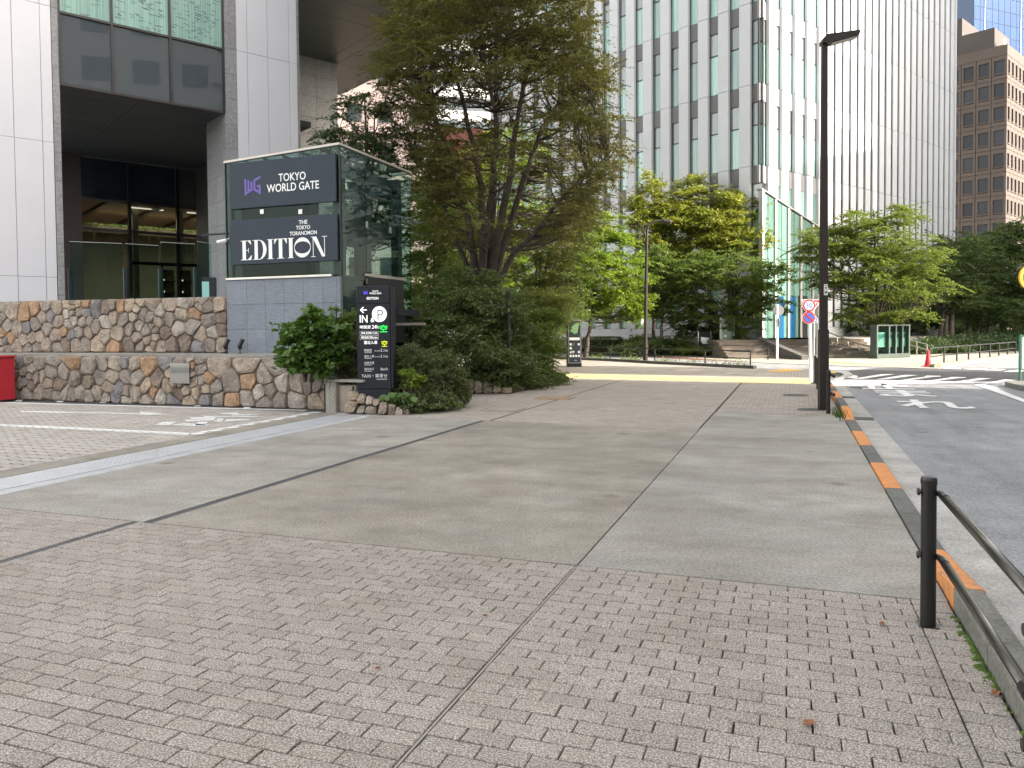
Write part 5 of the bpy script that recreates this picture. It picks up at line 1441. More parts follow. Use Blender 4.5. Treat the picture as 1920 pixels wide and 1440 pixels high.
bt_ = thing('brick_office', 'brown office building behind the viewer, seen only in reflections', 'building', SW.wor(-8, -48, 0), RS)
MB().box(-30, 26, -8, 0, -.05, 15).build('wall', pmat('brown_office_wall', (0.20, 0.17, 0.15), 0.7, 0.1, 0.3), bt_)
wm_b = MB()
for i in range(16):
    for k in range(4): wm_b.box(-28 + i * 3.3, -26 + i * 3.3, .002, .06, 2 + k * 3.4, 3.8 + k * 3.4)
wm_b.build('windows', M['slot_pane'], bt_, kind='stuff')
# ------------------------------------------------------------------ steps, ramp, handrails in front of the white building
stp = thing('entrance_steps', 'brown stone entrance steps leading up to the white building', 'steps', (12, 39.7, 0), 0)
stm = concrete_mat('brown_step_stone', (0.20, 0.17, 0.145), 0.2)
xA = PY(1362, 660, 40)[0] - 12; xB = PY(1650, 660, 40)[0] - 12
for k in range(6):
    MB().bbox(xA, xB, k * .42, 3.2 + (0 if k < 5 else 6), k * .155 - (.02 if k == 0 else -.001), (k + 1) * .155, .01).build('step', stm, stp)
sheet('terrace', 'paved terrace in front of the white building', [tuple(SW.loc((x, y))[:2]) for x, y in ((11.4, 42.2), (19.0, 42.2), (36, 60), (20, 90), (-20, 80), (4, 51), (11.2, 44.6))], 0.93, concrete_mat('terrace_paving', (0.33, 0.31, 0.28), 0.1), 0.6)
rw = thing('ramp_wall', 'dark sloping concrete wall dividing the entrance steps', 'ramp wall', (0, 0, 0), 0)
A = PY(1418, 637, 42.3); B = PY(1503, 676, 37.6)
def wedge(mb, A, B, th, zb=-.02, cap=0.0):
    d = np.array([B[0] - A[0], B[1] - A[1]]); n = np.array([-d[1], d[0]]) / np.hypot(*d) * th
    P = [(A[0], A[1]), (B[0], B[1])]
    vs = [(A[0], A[1], zb), (B[0], B[1], zb), (B[0], B[1], B[2]), (A[0], A[1], A[2]), (A[0] + n[0], A[1] + n[1], zb), (B[0] + n[0], B[1] + n[1], zb), (B[0] + n[0], B[1] + n[1], B[2]), (A[0] + n[0], A[1] + n[1], A[2])]
    return mb.add(vs, [(0, 1, 2, 3), (7, 6, 5, 4), (3, 2, 6, 7), (0, 3, 7, 4), (1, 5, 6, 2), (0, 4, 5, 1)])
wedge(MB(), (A[0], A[1], A[2] + .15), (B[0], B[1], .18), .35).build('wall', concrete_mat('dark_ramp_concrete', (0.13, 0.125, 0.12), 0.15), rw)
def handrail(label, pts, hts, nposts, wall=True):
    t = thing('handrail', label, 'handrail', (0, 0, 0), 0)
    pts = [np.array(p) for p in pts]
    for k, h in enumerate(hts):
        MB().tube([tuple(p + np.array([0, 0, -h])) for p in pts], .03, 8).build('rail', M['steel'], t)
    for k in range(nposts):
        f = k / (nposts - 1) * (len(pts) - 1); i = min(int(f), len(pts) - 2); g = f - i
        p = pts[i] * (1 - g) + pts[i + 1] * g
        MB().tube([(p[0], p[1], p[2] - .95), (p[0], p[1], p[2] - .002)], .028, 8).build('post', M['steel'], t)
    if wall: wedge(MB(), pts[0] - np.array([0, -.06, .96]), pts[-1] - np.array([0, -.06, .96]), .25, -.03).build('base_wall', stm, t)
    return t
handrail('two-bar steel handrail sloping down beside the entrance steps', [PY(1550, 621, 42.0), PY(1600, 641, 40.8), PY(1656, 656, 39.4)], (0.02, .36), 6)
handrail('short two-bar steel handrail behind the bulletin board', [PY(1700, 635, 42.0), PY(1738, 645, 41.0)], (0.02, .3), 3, False)

# ------------------------------------------------------------------ street furniture
def fence(name, label, base_px, h, parts_h, group=None, mat='black_metal', r=.03, zb=0.0, gap_rail=None):
    P = [G(u, v, zb) for u, v in base_px]
    t = thing(name, label, 'railing', P[0], 0, group)
    o0 = P[0]
    for p in P:
        q = p - o0
        MB().tube([(q[0], q[1], 0), (q[0], q[1], h)], r, 10).build('post', M[mat], t)
    for a, b in zip(P, P[1:]):
        for hh in parts_h:
            MB().tube([tuple(a - o0 + np.array([0, 0, hh])), tuple(b - o0 + np.array([0, 0, hh]))], r * .75, 8).build('rail', M[mat], t)
    return t
fence('pedestrian_railing', 'long black railing along the far edge of the plaza', [(1000, 667.5), (1064, 671.5), (1144, 674.8), (1228, 680.3), (1322, 685.2), (1407, 689)], .68, (.66, .36))
fence('pedestrian_railing', 'thin black railing on the far side of the side street', [(1075, 652.8), (1155, 657.3), (1200, 660), (1275, 665), (1354, 670), (1440, 675.5)], .68, (.66, .36), r=.024)
fence('pedestrian_railing', 'dark railing along the kerb to the right of the traffic cone', [(1743, 686), (1770, 681.5), (1794, 679), (1816, 676.5), (1837, 673.6), (1856, 671.5), (1873, 669.5), (1889, 667.4), (1904, 665.5)], .72, (.70, .36), r=.035, zb=-.01)
nrail = thing('pedestrian_railing', 'black post railing with two pipes in the right foreground', 'railing', SW.wor(0.69, 4.58, 0), RS)
for k in range(3):
    y = -2.0 * k
    po = MB(); po.tube([(0, y, 0), (0, y, .775), (0, y, .782)], [.038, .038, .034], 20)
    p = po.build('post', M['black_metal'], nrail, smooth=False)
    MB().tube([(0, y, .76), (0, y, .782), (0, y, .797), (0, y, .80)], [.041, .041, .036, .02], 20).build('cap', M['black_metal'], p)
    for hh in (.715, .375):
        cl = MB().tube([(-.052, y, hh), (.05, y - .0, hh)], .012, 8)
        cl.tube([(.038, y, hh), (.06, y - .05, hh - .005), (.062, y - .12, hh - .008)], [.014, .02, .022], 8)
        cl.tube([(-.056, y, hh), (-.044, y, hh)], .02, 8)
        cl.build('bracket', M['black_metal'], p)
    MB().box(-.05, .05, y - .05, y + .05, -.006, .004).build('base_plate', M['black_metal'], p)
for hh in (.71, .37):
    for k in range(3):
        MB().tube([(.062, -2 * k - .03, hh - .006), (.064, -2 * k - 1.97, hh - .006)], .0215, 14).build('pipe', M['rail_pipe'], nrail, smooth=True)
MB().tube([(.064, -1.62, .362), (.064, -1.55, .362)], .027, 14).build('pipe_joint', M['black_metal'], nrail)
MB().tube([(.064, -1.62, .362), (.064, -1.97, .362)], .0245, 14).build('pipe_sleeve', M['rail_pipe'], nrail)
frail = thing('pedestrian_railing', 'row of black railing posts beyond the tall lamp post', 'railing', SW.wor(0.64, 15.25, 0), RS)
for k in range(5):
    y = 2.0 * k
    p = MB().tube([(0, y, 0), (0, y, .78), (0, y, .80)], [.038, .038, .03], 14).build('post', M['black_metal'], frail)
    for hh in (.715, .375):
        MB().tube([(.03, y, hh), (.10, y - .06 if k == 0 else y, hh - .02)], [.018, .03], 8).build('bracket', M['black_metal'], p)
    if k:
        for hh in (.71, .37): MB().tube([(.064, y - 1.95, hh), (.064, y - .05, hh)], .0215, 8).build('pipe', M['black_metal'], frail)
# tall lamp post
lb = SW.wor(.58, 15.98)
lamp = thing('street_lamp', 'tall dark brown square street lamp post at the right by the kerb', 'street lamp', lb, R(-6))
ztl = PY(1549, 74, lb[1])[2]
def sq_pole(mb, z0, z1, a, b):
    mb.add([(-a, -a, z0), (a, -a, z0), (a, a, z0), (-a, a, z0), (-b, -b, z1), (b, -b, z1), (b, b, z1), (-b, b, z1)], [(3, 2, 1, 0), (4, 5, 6, 7), (0, 1, 5, 4), (1, 2, 6, 5), (2, 3, 7, 6), (3, 0, 4, 7)]); return mb
sq_pole(MB(), 1.55, ztl, .066, .05).build('pole', M['brown_metal'], lamp)
sq_pole(MB(), 0, 1.55, .082, .080).build('base_section', M['brown_metal'], lamp)
MB().box(-.13, .13, -.13, .13, 0, .012).build('base_plate', M['brown_metal'], lamp)
hd = MB()
hd.prism_y([(-.06, ztl - .09), (.03, ztl - .11), (.60, ztl + .02), (.62, ztl + .09), (.60, ztl + .11), (.02, ztl + .06), (-.06, ztl - .02)], -.13, .13)
hdo = hd.build('lamp_head', M['brown_metal'], lamp)
MB().prism_y([(.12, ztl - .098), (.56, ztl + .003), (.56, ztl - .004), (.12, ztl - .106)], -.10, .10).build('lamp_lens', pmat('lamp_lens', (.55, .55, .52), .3), hdo)
zst = PY(1547, 543, lb[1])[2]
st = MB().box(-.012, .058, -.068, -.064, zst - .11, zst + .10)
so_ = st.build('sticker', pmat('white_sticker', (.75, .76, .76), .5), lamp)
sm = MB(); sm.box(.0, .046, -.0705, -.0685, zst - .075, zst - .035); sm.tube([(.023, -.0685, zst + .03), (.023, -.0705, zst + .03)], .018, 14); sm.box(.018, .028, -.0705, -.0685, zst - .02, zst - .005); sm.box(.0, .046, -.0705, -.0685, zst + .07, zst + .08)
sm.build('sticker_print', M['spandrel'], so_)
# far curved lamp
fb = G(1210, 679)
fl = thing('street_lamp', 'slim dark street lamp with curved arm before the far trees', 'street lamp', fb, 0)
q = lambda u, v: tuple(PY(u, v, fb[1]) - fb)
MB().tube([(0, 0, 0), q(1210.5, 640)], .12, 12).build('base_section', M['brown_metal'], fl)
MB().tube([q(1210.5, 640), q(1211.5, 540), q(1213, 432), q(1215.5, 424), q(1221, 418), q(1230, 414.5), q(1240, 413.5)], [.09, .08, .06, .055, .05, .05, .05], 12).build('pole', M['brown_metal'], fl)
MB().tube([q(1238, 414), q(1244, 414.5), q(1256, 416), q(1259, 416.5)], [.05, .10, .11, .05], 10).build('lamp_head', M['brown_metal'], fl)
MB().tube([(-.16, -.05, 1.85), (-.16, -.05, 2.05)], .05, 8).build('sensor', M['white_letter'], fl)
# sign pole with road signs
sb = SW.wor(.53, 23.76)
sp = thing('sign_pole', 'white sign pole carrying a 30 speed sign and a no parking sign', 'sign pole', sb, 0)
qs = lambda u, v: tuple(PY(u, v, sb[1]) - sb)
tp = qs(1517, 566)
MB().tube([(0, 0, 0), (tp[0] * .9, 0, tp[2])], .045, 12).build('pole', M['white_letter'], sp)
SGN = {'r': pmat('sign_red', (.42, .025, .03), .45, .03), 'b': pmat('sign_blue', (.03, .12, .50), .45, .03), 'w': pmat('sign_white', (.80, .80, .80), .45, .03), 's': pmat('sign_back', (.45, .45, .46), .4, .03)}
def disc_sign(cu, cv, rr, layers, nm):
    c = np.array(qs(cu, cv)); c[1] = -.07
    base = MB().tube([(c[0], -.055, c[2]), (c[0], -.07, c[2])], rr, 36).build(nm, SGN['w'], sp)
    for k, (r_, m_) in enumerate(layers):
        MB().poly([(c[0] + rr * r_ * math.cos(t * math.pi / 20), -.072 - .002 * k, c[2] + rr * r_ * math.sin(t * math.pi / 20)) for t in range(40)]).build('sign_face', SGN[m_], base)
    return base, c
b1_, c1_ = disc_sign(1515.2, 573, .185, [(.96, 'r'), (.70, 'w')], 'speed_sign')
text_mb('30', (c1_[0] - .095, c1_[0] + .095, c1_[2] - .07, c1_[2] + .07), lambda x, z: (x, -.078, z), bold=.015).build('numerals', SGN['b'], b1_)
b2s, c2_ = disc_sign(1515, 595.5, .185, [(.96, 'r'), (.70, 'b')], 'no_parking_sign')
MB().poly([(c2_[0] - .11, -.079, c2_[2] + .075), (c2_[0] - .075, -.079, c2_[2] + .11), (c2_[0] + .11, -.079, c2_[2] - .075), (c2_[0] + .075, -.079, c2_[2] - .11)]).build('diagonal_bar', SGN['r'], b2s)
ts = thing('stop_sign', 'red inverted triangle stop sign half hidden behind the round speed sign', 'sign', (sb[0] + .02, sb[1] + .35, 0), 0)
q2 = lambda u, v: (PY(u, v, ts.location[1])[0] - ts.location[0], PY(u, v, ts.location[1])[2])
tri = [q2(1502, 561.5), q2(1541, 561.5), q2(1521, 590)]
MB().prism_y(tri[::-1], .0, .015).build('plate', SGN['w'], ts)
ct = np.mean(tri, 0); MB().poly([(ct[0] + (a - ct[0]) * .88, -.002, ct[1] + (b - ct[1]) * .88) for a, b in tri][::-1]).build('red_face', SGN['r'], ts)
text_mb('止まれ', (q2(1512, 570)[0], q2(1535, 570)[0], q2(1520, 571)[1], q2(1520, 565)[1]), lambda x, z: (x, -.004, z), bold=.01).build('lettering', SGN['w'], ts)
MB().tube([(q2(1526, 580)[0], .04, 0), (q2(1526, 580)[0], .04, q2(1520, 563)[1])], .03, 8).build('pole', SGN['s'], ts)
bs2 = thing('crossing_sign', 'blue pedestrian crossing sign peeking out behind the no parking sign', 'sign', (sb[0] + .02, sb[1] + .25, 0), 0)
q3 = lambda u, v: (PY(u, v, bs2.location[1])[0] - bs2.location[0], PY(u, v, bs2.location[1])[2])
pen = [q3(1512, 605), q3(1533, 605), q3(1533, 597), q3(1522, 586), q3(1512, 597)]
MB().prism_y(pen, 0, .012).build('plate', SGN['w'], bs2)
ct = np.mean(pen, 0); MB().poly([(ct[0] + (a - ct[0]) * .88, -.002, ct[1] + (b - ct[1]) * .88) for a, b in pen]).build('blue_face', SGN['b'], bs2)
MB().poly([(*q3(1524, 602)[:1], -.004, q3(1524, 602)[1]), (q3(1530, 602)[0], -.004, q3(1530, 602)[1]), (q3(1527.5, 595)[0], -.004, q3(1527, 595)[1])]).build('white_figure', SGN['w'], bs2)
MB().tube([(q3(1527, 600)[0], .03, 0), (q3(1527, 600)[0], .03, q3(1527, 590)[1])], .025, 8).build('pole', SGN['s'], bs2)
ps = thing('pedestrian_signal', 'grey pedestrian signal housing partly hidden behind the tall lamp post', 'signal', (PY(1533, 600, 27)[0], 27, 0), R(30))
q4 = lambda v: PY(1533, v, 27)[2]
for v0, v1 in ((561, 576), (577, 591)):
    MB().bbox(-.14, .14, -.12, .12, q4(v1), q4(v0), .03).build('housing', pmat('signal_grey', (.40, .38, .34), .5), ps)
MB().tube([(.12, .1, 0), (.12, .1, q4(556))], .05, 10).build('pole', SGN['s'], ps)
MB().bbox(-.1, .1, -.1, .1, q4(560.5), q4(552), .03).build('speaker_box', bpy.data.materials['signal_grey'], ps)
fp_ = G(1457, 677.5)
t = thing('sign_pole', 'thin white pole with edge-on signs before the lobby', 'sign pole', fp_, R(80))
hzp = PY(1457, 571, fp_[1])[2]
MB().tube([(0, 0, 0), (0, 0, hzp)], .05, 10).build('pole', M['white_letter'], t)
MB().tube([(-.03, -.055, hzp - .28), (.0, -.06, hzp - .28)], .25, 24).build('round_plate', SGN['s'], t)
MB().box(-.2, .2, -.075, -.06, hzp - 1.05, hzp - .62).build('square_plate', SGN['s'], t)
# information pylon with green map
ip = G(1077, 688)
inf = thing('map_pylon', 'dark information pylon with a green map and rows of white tiles', 'sign pylon', ip, R(3))
u2x = lambda u: PY(u, 640, ip[1])[0] - ip[0]; v2z = lambda v: PY(1075, v, ip[1])[2] - ip[2]
CI = lambda x, y: (1040 + x / 13.09, 590 + y / 13.09)
xl, xrr = u2x(CI(330, 0)[0]), u2x(CI(660, 0)[0])
MB().bbox(xl - .03, xrr, 0, .42, 0, v2z(600), .01).build('body', M['charcoal'], inf)
MB().box(xl + .01, xrr - .02, -.012, -.001, v2z(CI(0, 1190)[1]), v2z(CI(0, 130)[1])).build('frame', pmat('pale_frame', (.45, .45, .46), .4), inf)
MB().box(xl + .03, xrr - .045, -.016, -.0125, v2z(CI(0, 1180)[1]), v2z(CI(0, 145)[1])).build('panel', M['sign_slate'], inf)
I = lambda x, y: (u2x(CI(x, 0)[0]), -.018, v2z(CI(0, y)[1]))
gm = pmat('map_green', (.22, .52, .20), .5, .1, 8)
MB().poly([I(*p) for p in ((545, 190), (500, 225), (450, 260), (405, 320), (410, 370), (360, 370), (405, 415), (470, 460), (500, 485), (560, 440), (572, 360), (600, 260), (612, 205))][::-1]).build('green_map', gm, inf)
MB().poly([(a, -.0195, c) for a, b, c in (I(480, 285), I(560, 285), I(545, 400), I(490, 400))][::-1]).build('map_building', pmat('map_grey', (.35, .36, .33), .5), inf)
MB().poly([I(358, 560), I(612, 560), I(612, 628), I(358, 628)][::-1]).build('white_band', M['white_letter'], inf)
for k in range(4): MB().poly([I(362 + k * 65, 634), I(418 + k * 65, 634), I(418 + k * 65, 652), I(362 + k * 65, 652)][::-1]).build('caption', M['black'], inf)
for (i, j) in ((0, 0), (3, 0), (0, 1), (0, 2), (1, 2), (3, 2), (0, 3), (1, 3), (2, 3), (3, 3)):
    MB().poly([I(365 + i * 67, 700 + j * 95), I(415 + i * 67, 700 + j * 95), I(415 + i * 67, 755 + j * 95), I(365 + i * 67, 755 + j * 95)][::-1]).build('white_tile', M['white_letter'], inf)
MB().poly([I(435, 700), I(480, 700), I(480, 765), I(435, 765)][::-1]).build('green_tile', pmat('tile_green', (.10, .2, .05), .5), inf)
MB().poly([I(435, 800), I(480, 800), I(480, 860), I(435, 860)][::-1]).build('brown_tile', M['bronze'], inf)
MB().poly([I(470, 1135), I(510, 1110), I(550, 1135), I(510, 1122)][::-1]).build('small_emblem', M['white_letter'], inf)
# cone
cp_ = G(1740, 688.2, -.03)
cone = thing('traffic_cone', 'red traffic cone standing at the far corner by the railing', 'traffic cone', cp_, 0)
cr = pmat('cone_red', (.55, .015, .035), .45, .05, 5)
MB().bbox(-.21, .21, -.21, .21, .0, .05, .03).build('base', cr, cone)
MB().tube([(0, 0, .05), (0, 0, .09), (0, 0, .66), (0, 0, .70)], [.145, .125, .036, .024], 20).build('cone_body', cr, cone, smooth=False)
# bulletin board
bb0, bb1 = PY(1646, 640, 38.2), PY(1706, 640, 39.4)
bb = thing('bulletin_board', 'glass bulletin board with four poster panels near the far corner', 'bulletin board', (bb0[0], bb0[1], 0), math.atan2(bb1[1] - bb0[1], bb1[0] - bb0[0]))
LW = float(np.hypot(*(bb1 - bb0)[:2])); zt = PY(1670, 611, 38.8)[2]; zb_ = PY(1670, 671, 38.8)[2]
fr = [0, .37, .58, .79, 1.0]
gfr = pmat('green_grey_frame', (.05, .07, .062), .4)
MB().bbox(-.05, LW + .05, 0, .5, 0, .22, .01).build('plinth', gfr, bb)
for f in fr: MB().box(LW * f - .05, LW * f + .05, .02, .40, .22, zt).build('frame_post', gfr, bb)
MB().box(-.06, LW + .06, .0, .45, zt + .001, zt + .06).build('roof', gfr, bb)
pf = pmat('board_paper', (.27, .33, .285), .5, .05, 3)
for k in range(4):
    a, b = LW * fr[k] + .055, LW * fr[k + 1] - .055
    MB().box(a, b, .2, .22, .55, zt - .32).build('notice_panel', pf, bb)
    MB().box(a + .06, b - .06, .185, .199, 1.0, zt - .40).build('poster', pmat('poster_teal%d' % 0, (.05, .13, .12), .4, .5, 6) if k == 0 else M['slot_pane'], bb)
    MB().box(a + .01, b - .01, .03, .036, .24, zt - .02).build('glass_pane', M['glass'], bb)
# glass pillar sign and map board, bollards, hedge
gp_ = PY(1364, 661, 43.5)
gs = thing('glass_pillar_sign', 'tall pale green glass sign slab before the white building', 'sign pylon', (gp_[0], gp_[1], 0), R(5))
hw_ = 14 * gp_[1] / 1440
zq = PY(1364, 597, gp_[1])[2]
MB().bbox(-hw_ - .1, hw_ + .1, -.15, .25, 0, gp_[2], .01).build('plinth', stm, gs)
MB().box(-hw_ + .06, hw_ - .06, 0, .1, gp_[2], zq).build('glass_slab', pmat('pale_green_glass', (.30, .42, .34), .2, .04), gs)
for a in (-hw_, hw_ - .06): MB().box(a, a + .058, -.02, .12, gp_[2], zq + .02).build('edge_frame', M['white_letter'], gs)
for k in range(5): MB().box(-hw_ * .5, -hw_ * .5 + .16, -.01, -.002, zq - .45 - k * .3, zq - .35 - k * .3).build('small_mark', M['white_letter'], gs)
mp = PY(1321, 648, 44.0)
mb_ = thing('map_board', 'small dark map board with white plan among the shrubs', 'sign', (mp[0], mp[1], 0), 0)
hw2 = 12 * mp[1] / 1440; zt2 = PY(1321, 622, mp[1])[2]
for a in (-hw2, hw2): MB().tube([(a, 0, 0), (a, 0, zt2 + .05)], .035, 8).build('post', M['steel'], mb_)
MB().box(-hw2 + .04, hw2 - .04, -.02, .03, mp[2], zt2).build('panel', M['charcoal'], mb_)
MB().prism_y([(-hw2 * .6, mp[2] + .25), (-hw2 * .3, mp[2] + .1), (hw2 * .6, mp[2] + .1), (hw2 * .7, zt2 - .35), (-hw2 * .6, zt2 - .3)], -.03, -.021).build('plan', M['white_letter'], mb_)
for k, (u, lab) in enumerate(((1168, 'left white bollard before the white building'), (1196.5, 'middle white bollard before the white building'), (1229, 'right white bollard beside the slim lamp'))):
    p = G(u, 658.5)
    t = thing('bollard', lab, 'bollard', p, 0, 'white bollards before the white building')
    MB().tube([(0, 0, 0), (0, 0, .72), (0, 0, .76)], [.10, .10, .07], 12).build('post', M['gutter'], t)
    MB().tube([(0, 0, .6), (0, 0, .66)], .104, 12).build('band', M['spandrel'], t)
# dark pole in the shrubs
dp = PY(954, 700, 19.6)
t = thing('bollard_light', 'slim black pole rising out of the dark shrubs', 'pole', (dp[0], dp[1], .1), 0)
MB().tube([(0, 0, 0), (0, 0, PY(954, 549, 19.6)[2] - .1)], .055, 10).build('pole', M['black_metal'], t)
MB().tube([(0, 0, PY(954, 549, 19.6)[2] - .1), (0, 0, PY(954, 547, 19.6)[2] - .09)], .06, 10).build('cap', M['black_metal'], t)
# bus stop at the right edge
bsb = G(1912, 720.5)
bus = thing('bus_stop', 'bus stop with round yellow ringed sign and green framed timetable at the right edge', 'bus stop', bsb, R(8))
gfm = pmat('green_frame_paint', (.05, .16, .11), .4)
hzt = PY(1911, 627, bsb[1])[2]
MB().tube([(0, 0, 0), (0, 0, hzt)], .035, 10).build('post', gfm, bus); MB().tube([(1.0, 0, 0), (1.0, 0, hzt)], .035, 10).build('post', gfm, bus)
MB().box(.04, .96, -.03, .03, .42, hzt - .08).build('timetable_panel', pmat('timetable_paper', (.42, .50, .46), .5, .08, 5), bus)
for z_ in (.38, hzt - .07): MB().box(.036, .964, -.035, .035, z_, z_ + .04).build('frame_bar', gfm, bus)
ccx = PY(1934, 520, bsb[1]); lx = ccx[0] - bsb[0]; lz = ccx[2]
MB().tube([(lx, .06, 0), (lx, .06, lz + .1)], .04, 10).build('sign_post', M['steel'], bus)
rs = MB().tube([(lx, -.03, lz), (lx, .03, lz)], .335, 40).build('round_sign', pmat('sign_orange_yellow', (.85, .42, .02), .4), bus)
MB().poly([(lx + .25 * math.cos(k * math.pi / 18) * (1 + .04 * (k % 2)), -.033, lz + .25 * math.sin(k * math.pi / 18) * (1 + .04 * (k % 2))) for k in range(36)]).build('green_centre', pmat('sign_dark_green', (.01, .12, .02), .4), rs)
isl = MB(); ipx = [tuple(SW.loc(G(u, v))[:2]) for u, v in ((1884, 722), (1898, 720.5), (1990, 722), (2100, 760), (1935, 735), (1900, 727))]
isl.prism(ccw(ipx), -.05, .1); ground_struct('far_kerb', 'worn stone kerb corner at the right edge under the bus stop', isl, M['kerb'], RS)
fk = MB(); kp = [G(u, v) for u, v in ((1752, 688.5), (1800, 682), (1850, 675.5), (1905, 667.5), (1990, 656))]
for a, b in zip(kp, kp[1:]):
    wedge(fk, (a[0], a[1], .11), (b[0], b[1], .11), .18, -.05)
ground_struct('far_kerb_line', 'grey kerb below the railing right of the cone', fk, M['kerb'])
MB().bbox(-.2, .2, -.12, .12, 0, .13, .03).build('orange_kerb_block', M['orange'], None, G(1752, 689, -.03))
tag(bpy.data.objects['orange_kerb_block'], 'orange kerb end block beside the traffic cone', 'kerb block')
fk2 = MB()
kp = [G(u, v) for u, v in ((1000, 668.5), (1064, 674), (1144, 677), (1228, 682.3), (1322, 687), (1412, 691.5))]
for a, b in zip(kp, kp[1:]): wedge(fk2, (a[0], a[1], .12), (b[0], b[1], .12), .2, -.05)
ground_struct('plaza_kerb', 'dark kerb under the long black plaza railing', fk2, M['kerb_dark'])
# ------------------------------------------------------------------ plants
def leaf_mesh(name, P, size, mat_, parent=None, base=(0, 0, 0), tilt=0.55, ratio=0.5, fold=0.12, kind=None, up=(0, 0, 1), rs=None):
    """leaves as small folded four-cornered blades at world points P"""
    r_ = rs or nr
    N = len(P); P = np.asarray(P) - np.asarray(base)
    n = r_.normal(0, tilt, (N, 3)) + np.asarray(up); n /= np.linalg.norm(n, axis=1)[:, None]
    a = r_.normal(0, 1, (N, 3)); t = a - (a * n).sum(1)[:, None] * n; t /= np.linalg.norm(t, axis=1)[:, None]
    b = np.cross(n, t)
    s = size * r_.uniform(0.65, 1.25, (N, 1))
    V = np.empty((N, 4, 3))
    V[:, 0] = P - t * s * 0.5
    V[:, 1] = P + b * s * ratio * 0.5 + n * s * fold
    V[:, 2] = P + t * s * 0.5
    V[:, 3] = P - b * s * ratio * 0.5 + n * s * fold
    me = bpy.data.meshes.new(name)
    me.vertices.add(4 * N); me.vertices.foreach_set('co', V.astype(np.float32).ravel())
    idx = np.arange(4 * N, dtype=np.int32).reshape(N, 4)
    tri = np.concatenate([idx[:, [0, 1, 2]], idx[:, [0, 2, 3]]], 1).ravel()
    me.loops.add(6 * N); me.loops.foreach_set('vertex_index', tri)
    me.polygons.add(2 * N); me.polygons.foreach_set('loop_start', np.arange(0, 6 * N, 3, dtype=np.int32))
    me.materials.append(mat_)
    me.update(calc_edges=True)
    return link(name, me, parent, kind=kind)
def clump_points(clumps, per, seed):
    r_ = np.random.RandomState(seed)
    out = []
    for (c, rx, rz) in clumps:
        k = max(4, int(per * r_.uniform(.7, 1.3)))
        q = r_.normal(0, 1, (k, 3)); q /= np.maximum(np.linalg.norm(q, axis=1)[:, None], 1e-6)
        q *= (r_.uniform(0, 1, (k, 1)) ** 0.45)
        nt_ = r_.randint(5, 10)                      # most leaves sit along a few twigs that stick out of the clump
        td = r_.normal(0, 1, (nt_, 3)); td[:, 2] *= .45; td /= np.linalg.norm(td, axis=1)[:, None]
        tl = r_.uniform(.8, 1.75, nt_)
        wi = r_.randint(0, nt_, k); f = r_.uniform(.05, 1, k) ** .8
        tw = td[wi] * (tl[wi] * f)[:, None] + r_.normal(0, .10, (k, 3)) * (1.15 - f)[:, None]
        on = r_.uniform(0, 1, k) < .78
        q = np.where(on[:, None], tw, q)
        ang = r_.uniform(0, 6.28); e = r_.uniform(.65, 1.25)
        x = q[:, 0] * rx * e; y = q[:, 1] * rx / e
        X = x * math.cos(ang) - y * math.sin(ang); Y = x * math.sin(ang) + y * math.cos(ang)
        tx, ty = r_.normal(0, .22, 2)
        Z = q[:, 2] * rz + X * tx + Y * ty - 0.10 * (X * X + Y * Y) / max(rx, .1)
        out.append(np.stack([X, Y, Z], 1) + np.asarray(c))
    return np.concatenate(out)
def sample_clumps(ells, n, rx, rz, seed, shell=0.35):
    r_ = np.random.RandomState(seed)
    vol = np.array([e[1] * e[2] * e[3] for e in ells]) ** .75; vol /= vol.sum()
    out = []
    for k in range(n):
        c, ex, ey, ez = ells[r_.choice(len(ells), p=vol)]
        d = r_.normal(0, 1, 3); d /= np.linalg.norm(d)
        f = shell + (1 - shell) * r_.uniform(0, 1) ** .6
        p = np.asarray(c) + d * f * np.array([ex, ey, ez])
        s = r_.uniform(.6, 1.35)
        out.append((p, rx * s, rz * s))
    return out
def bough(mb, a, b, r0, r1, seed, sag=0.12, n=5):
    r_ = random.Random(seed)
    a = np.asarray(a, float); b = np.asarray(b, float); L = np.linalg.norm(b - a)
    pts = []; rad = []
    for k in range(n + 1):
        f = k / n
        p = a * (1 - f) + b * f
        p = p + np.array([r_.gauss(0, .025), r_.gauss(0, .025), 0]) * L * (1 if 0 < k < n else 0)
        p[2] += -sag * L * math.sin(math.pi * f) * .6
        pts.append(tuple(p)); rad.append(r0 * (1 - f) + r1 * f)
    mb.tube(pts, rad, 5, cap=False)
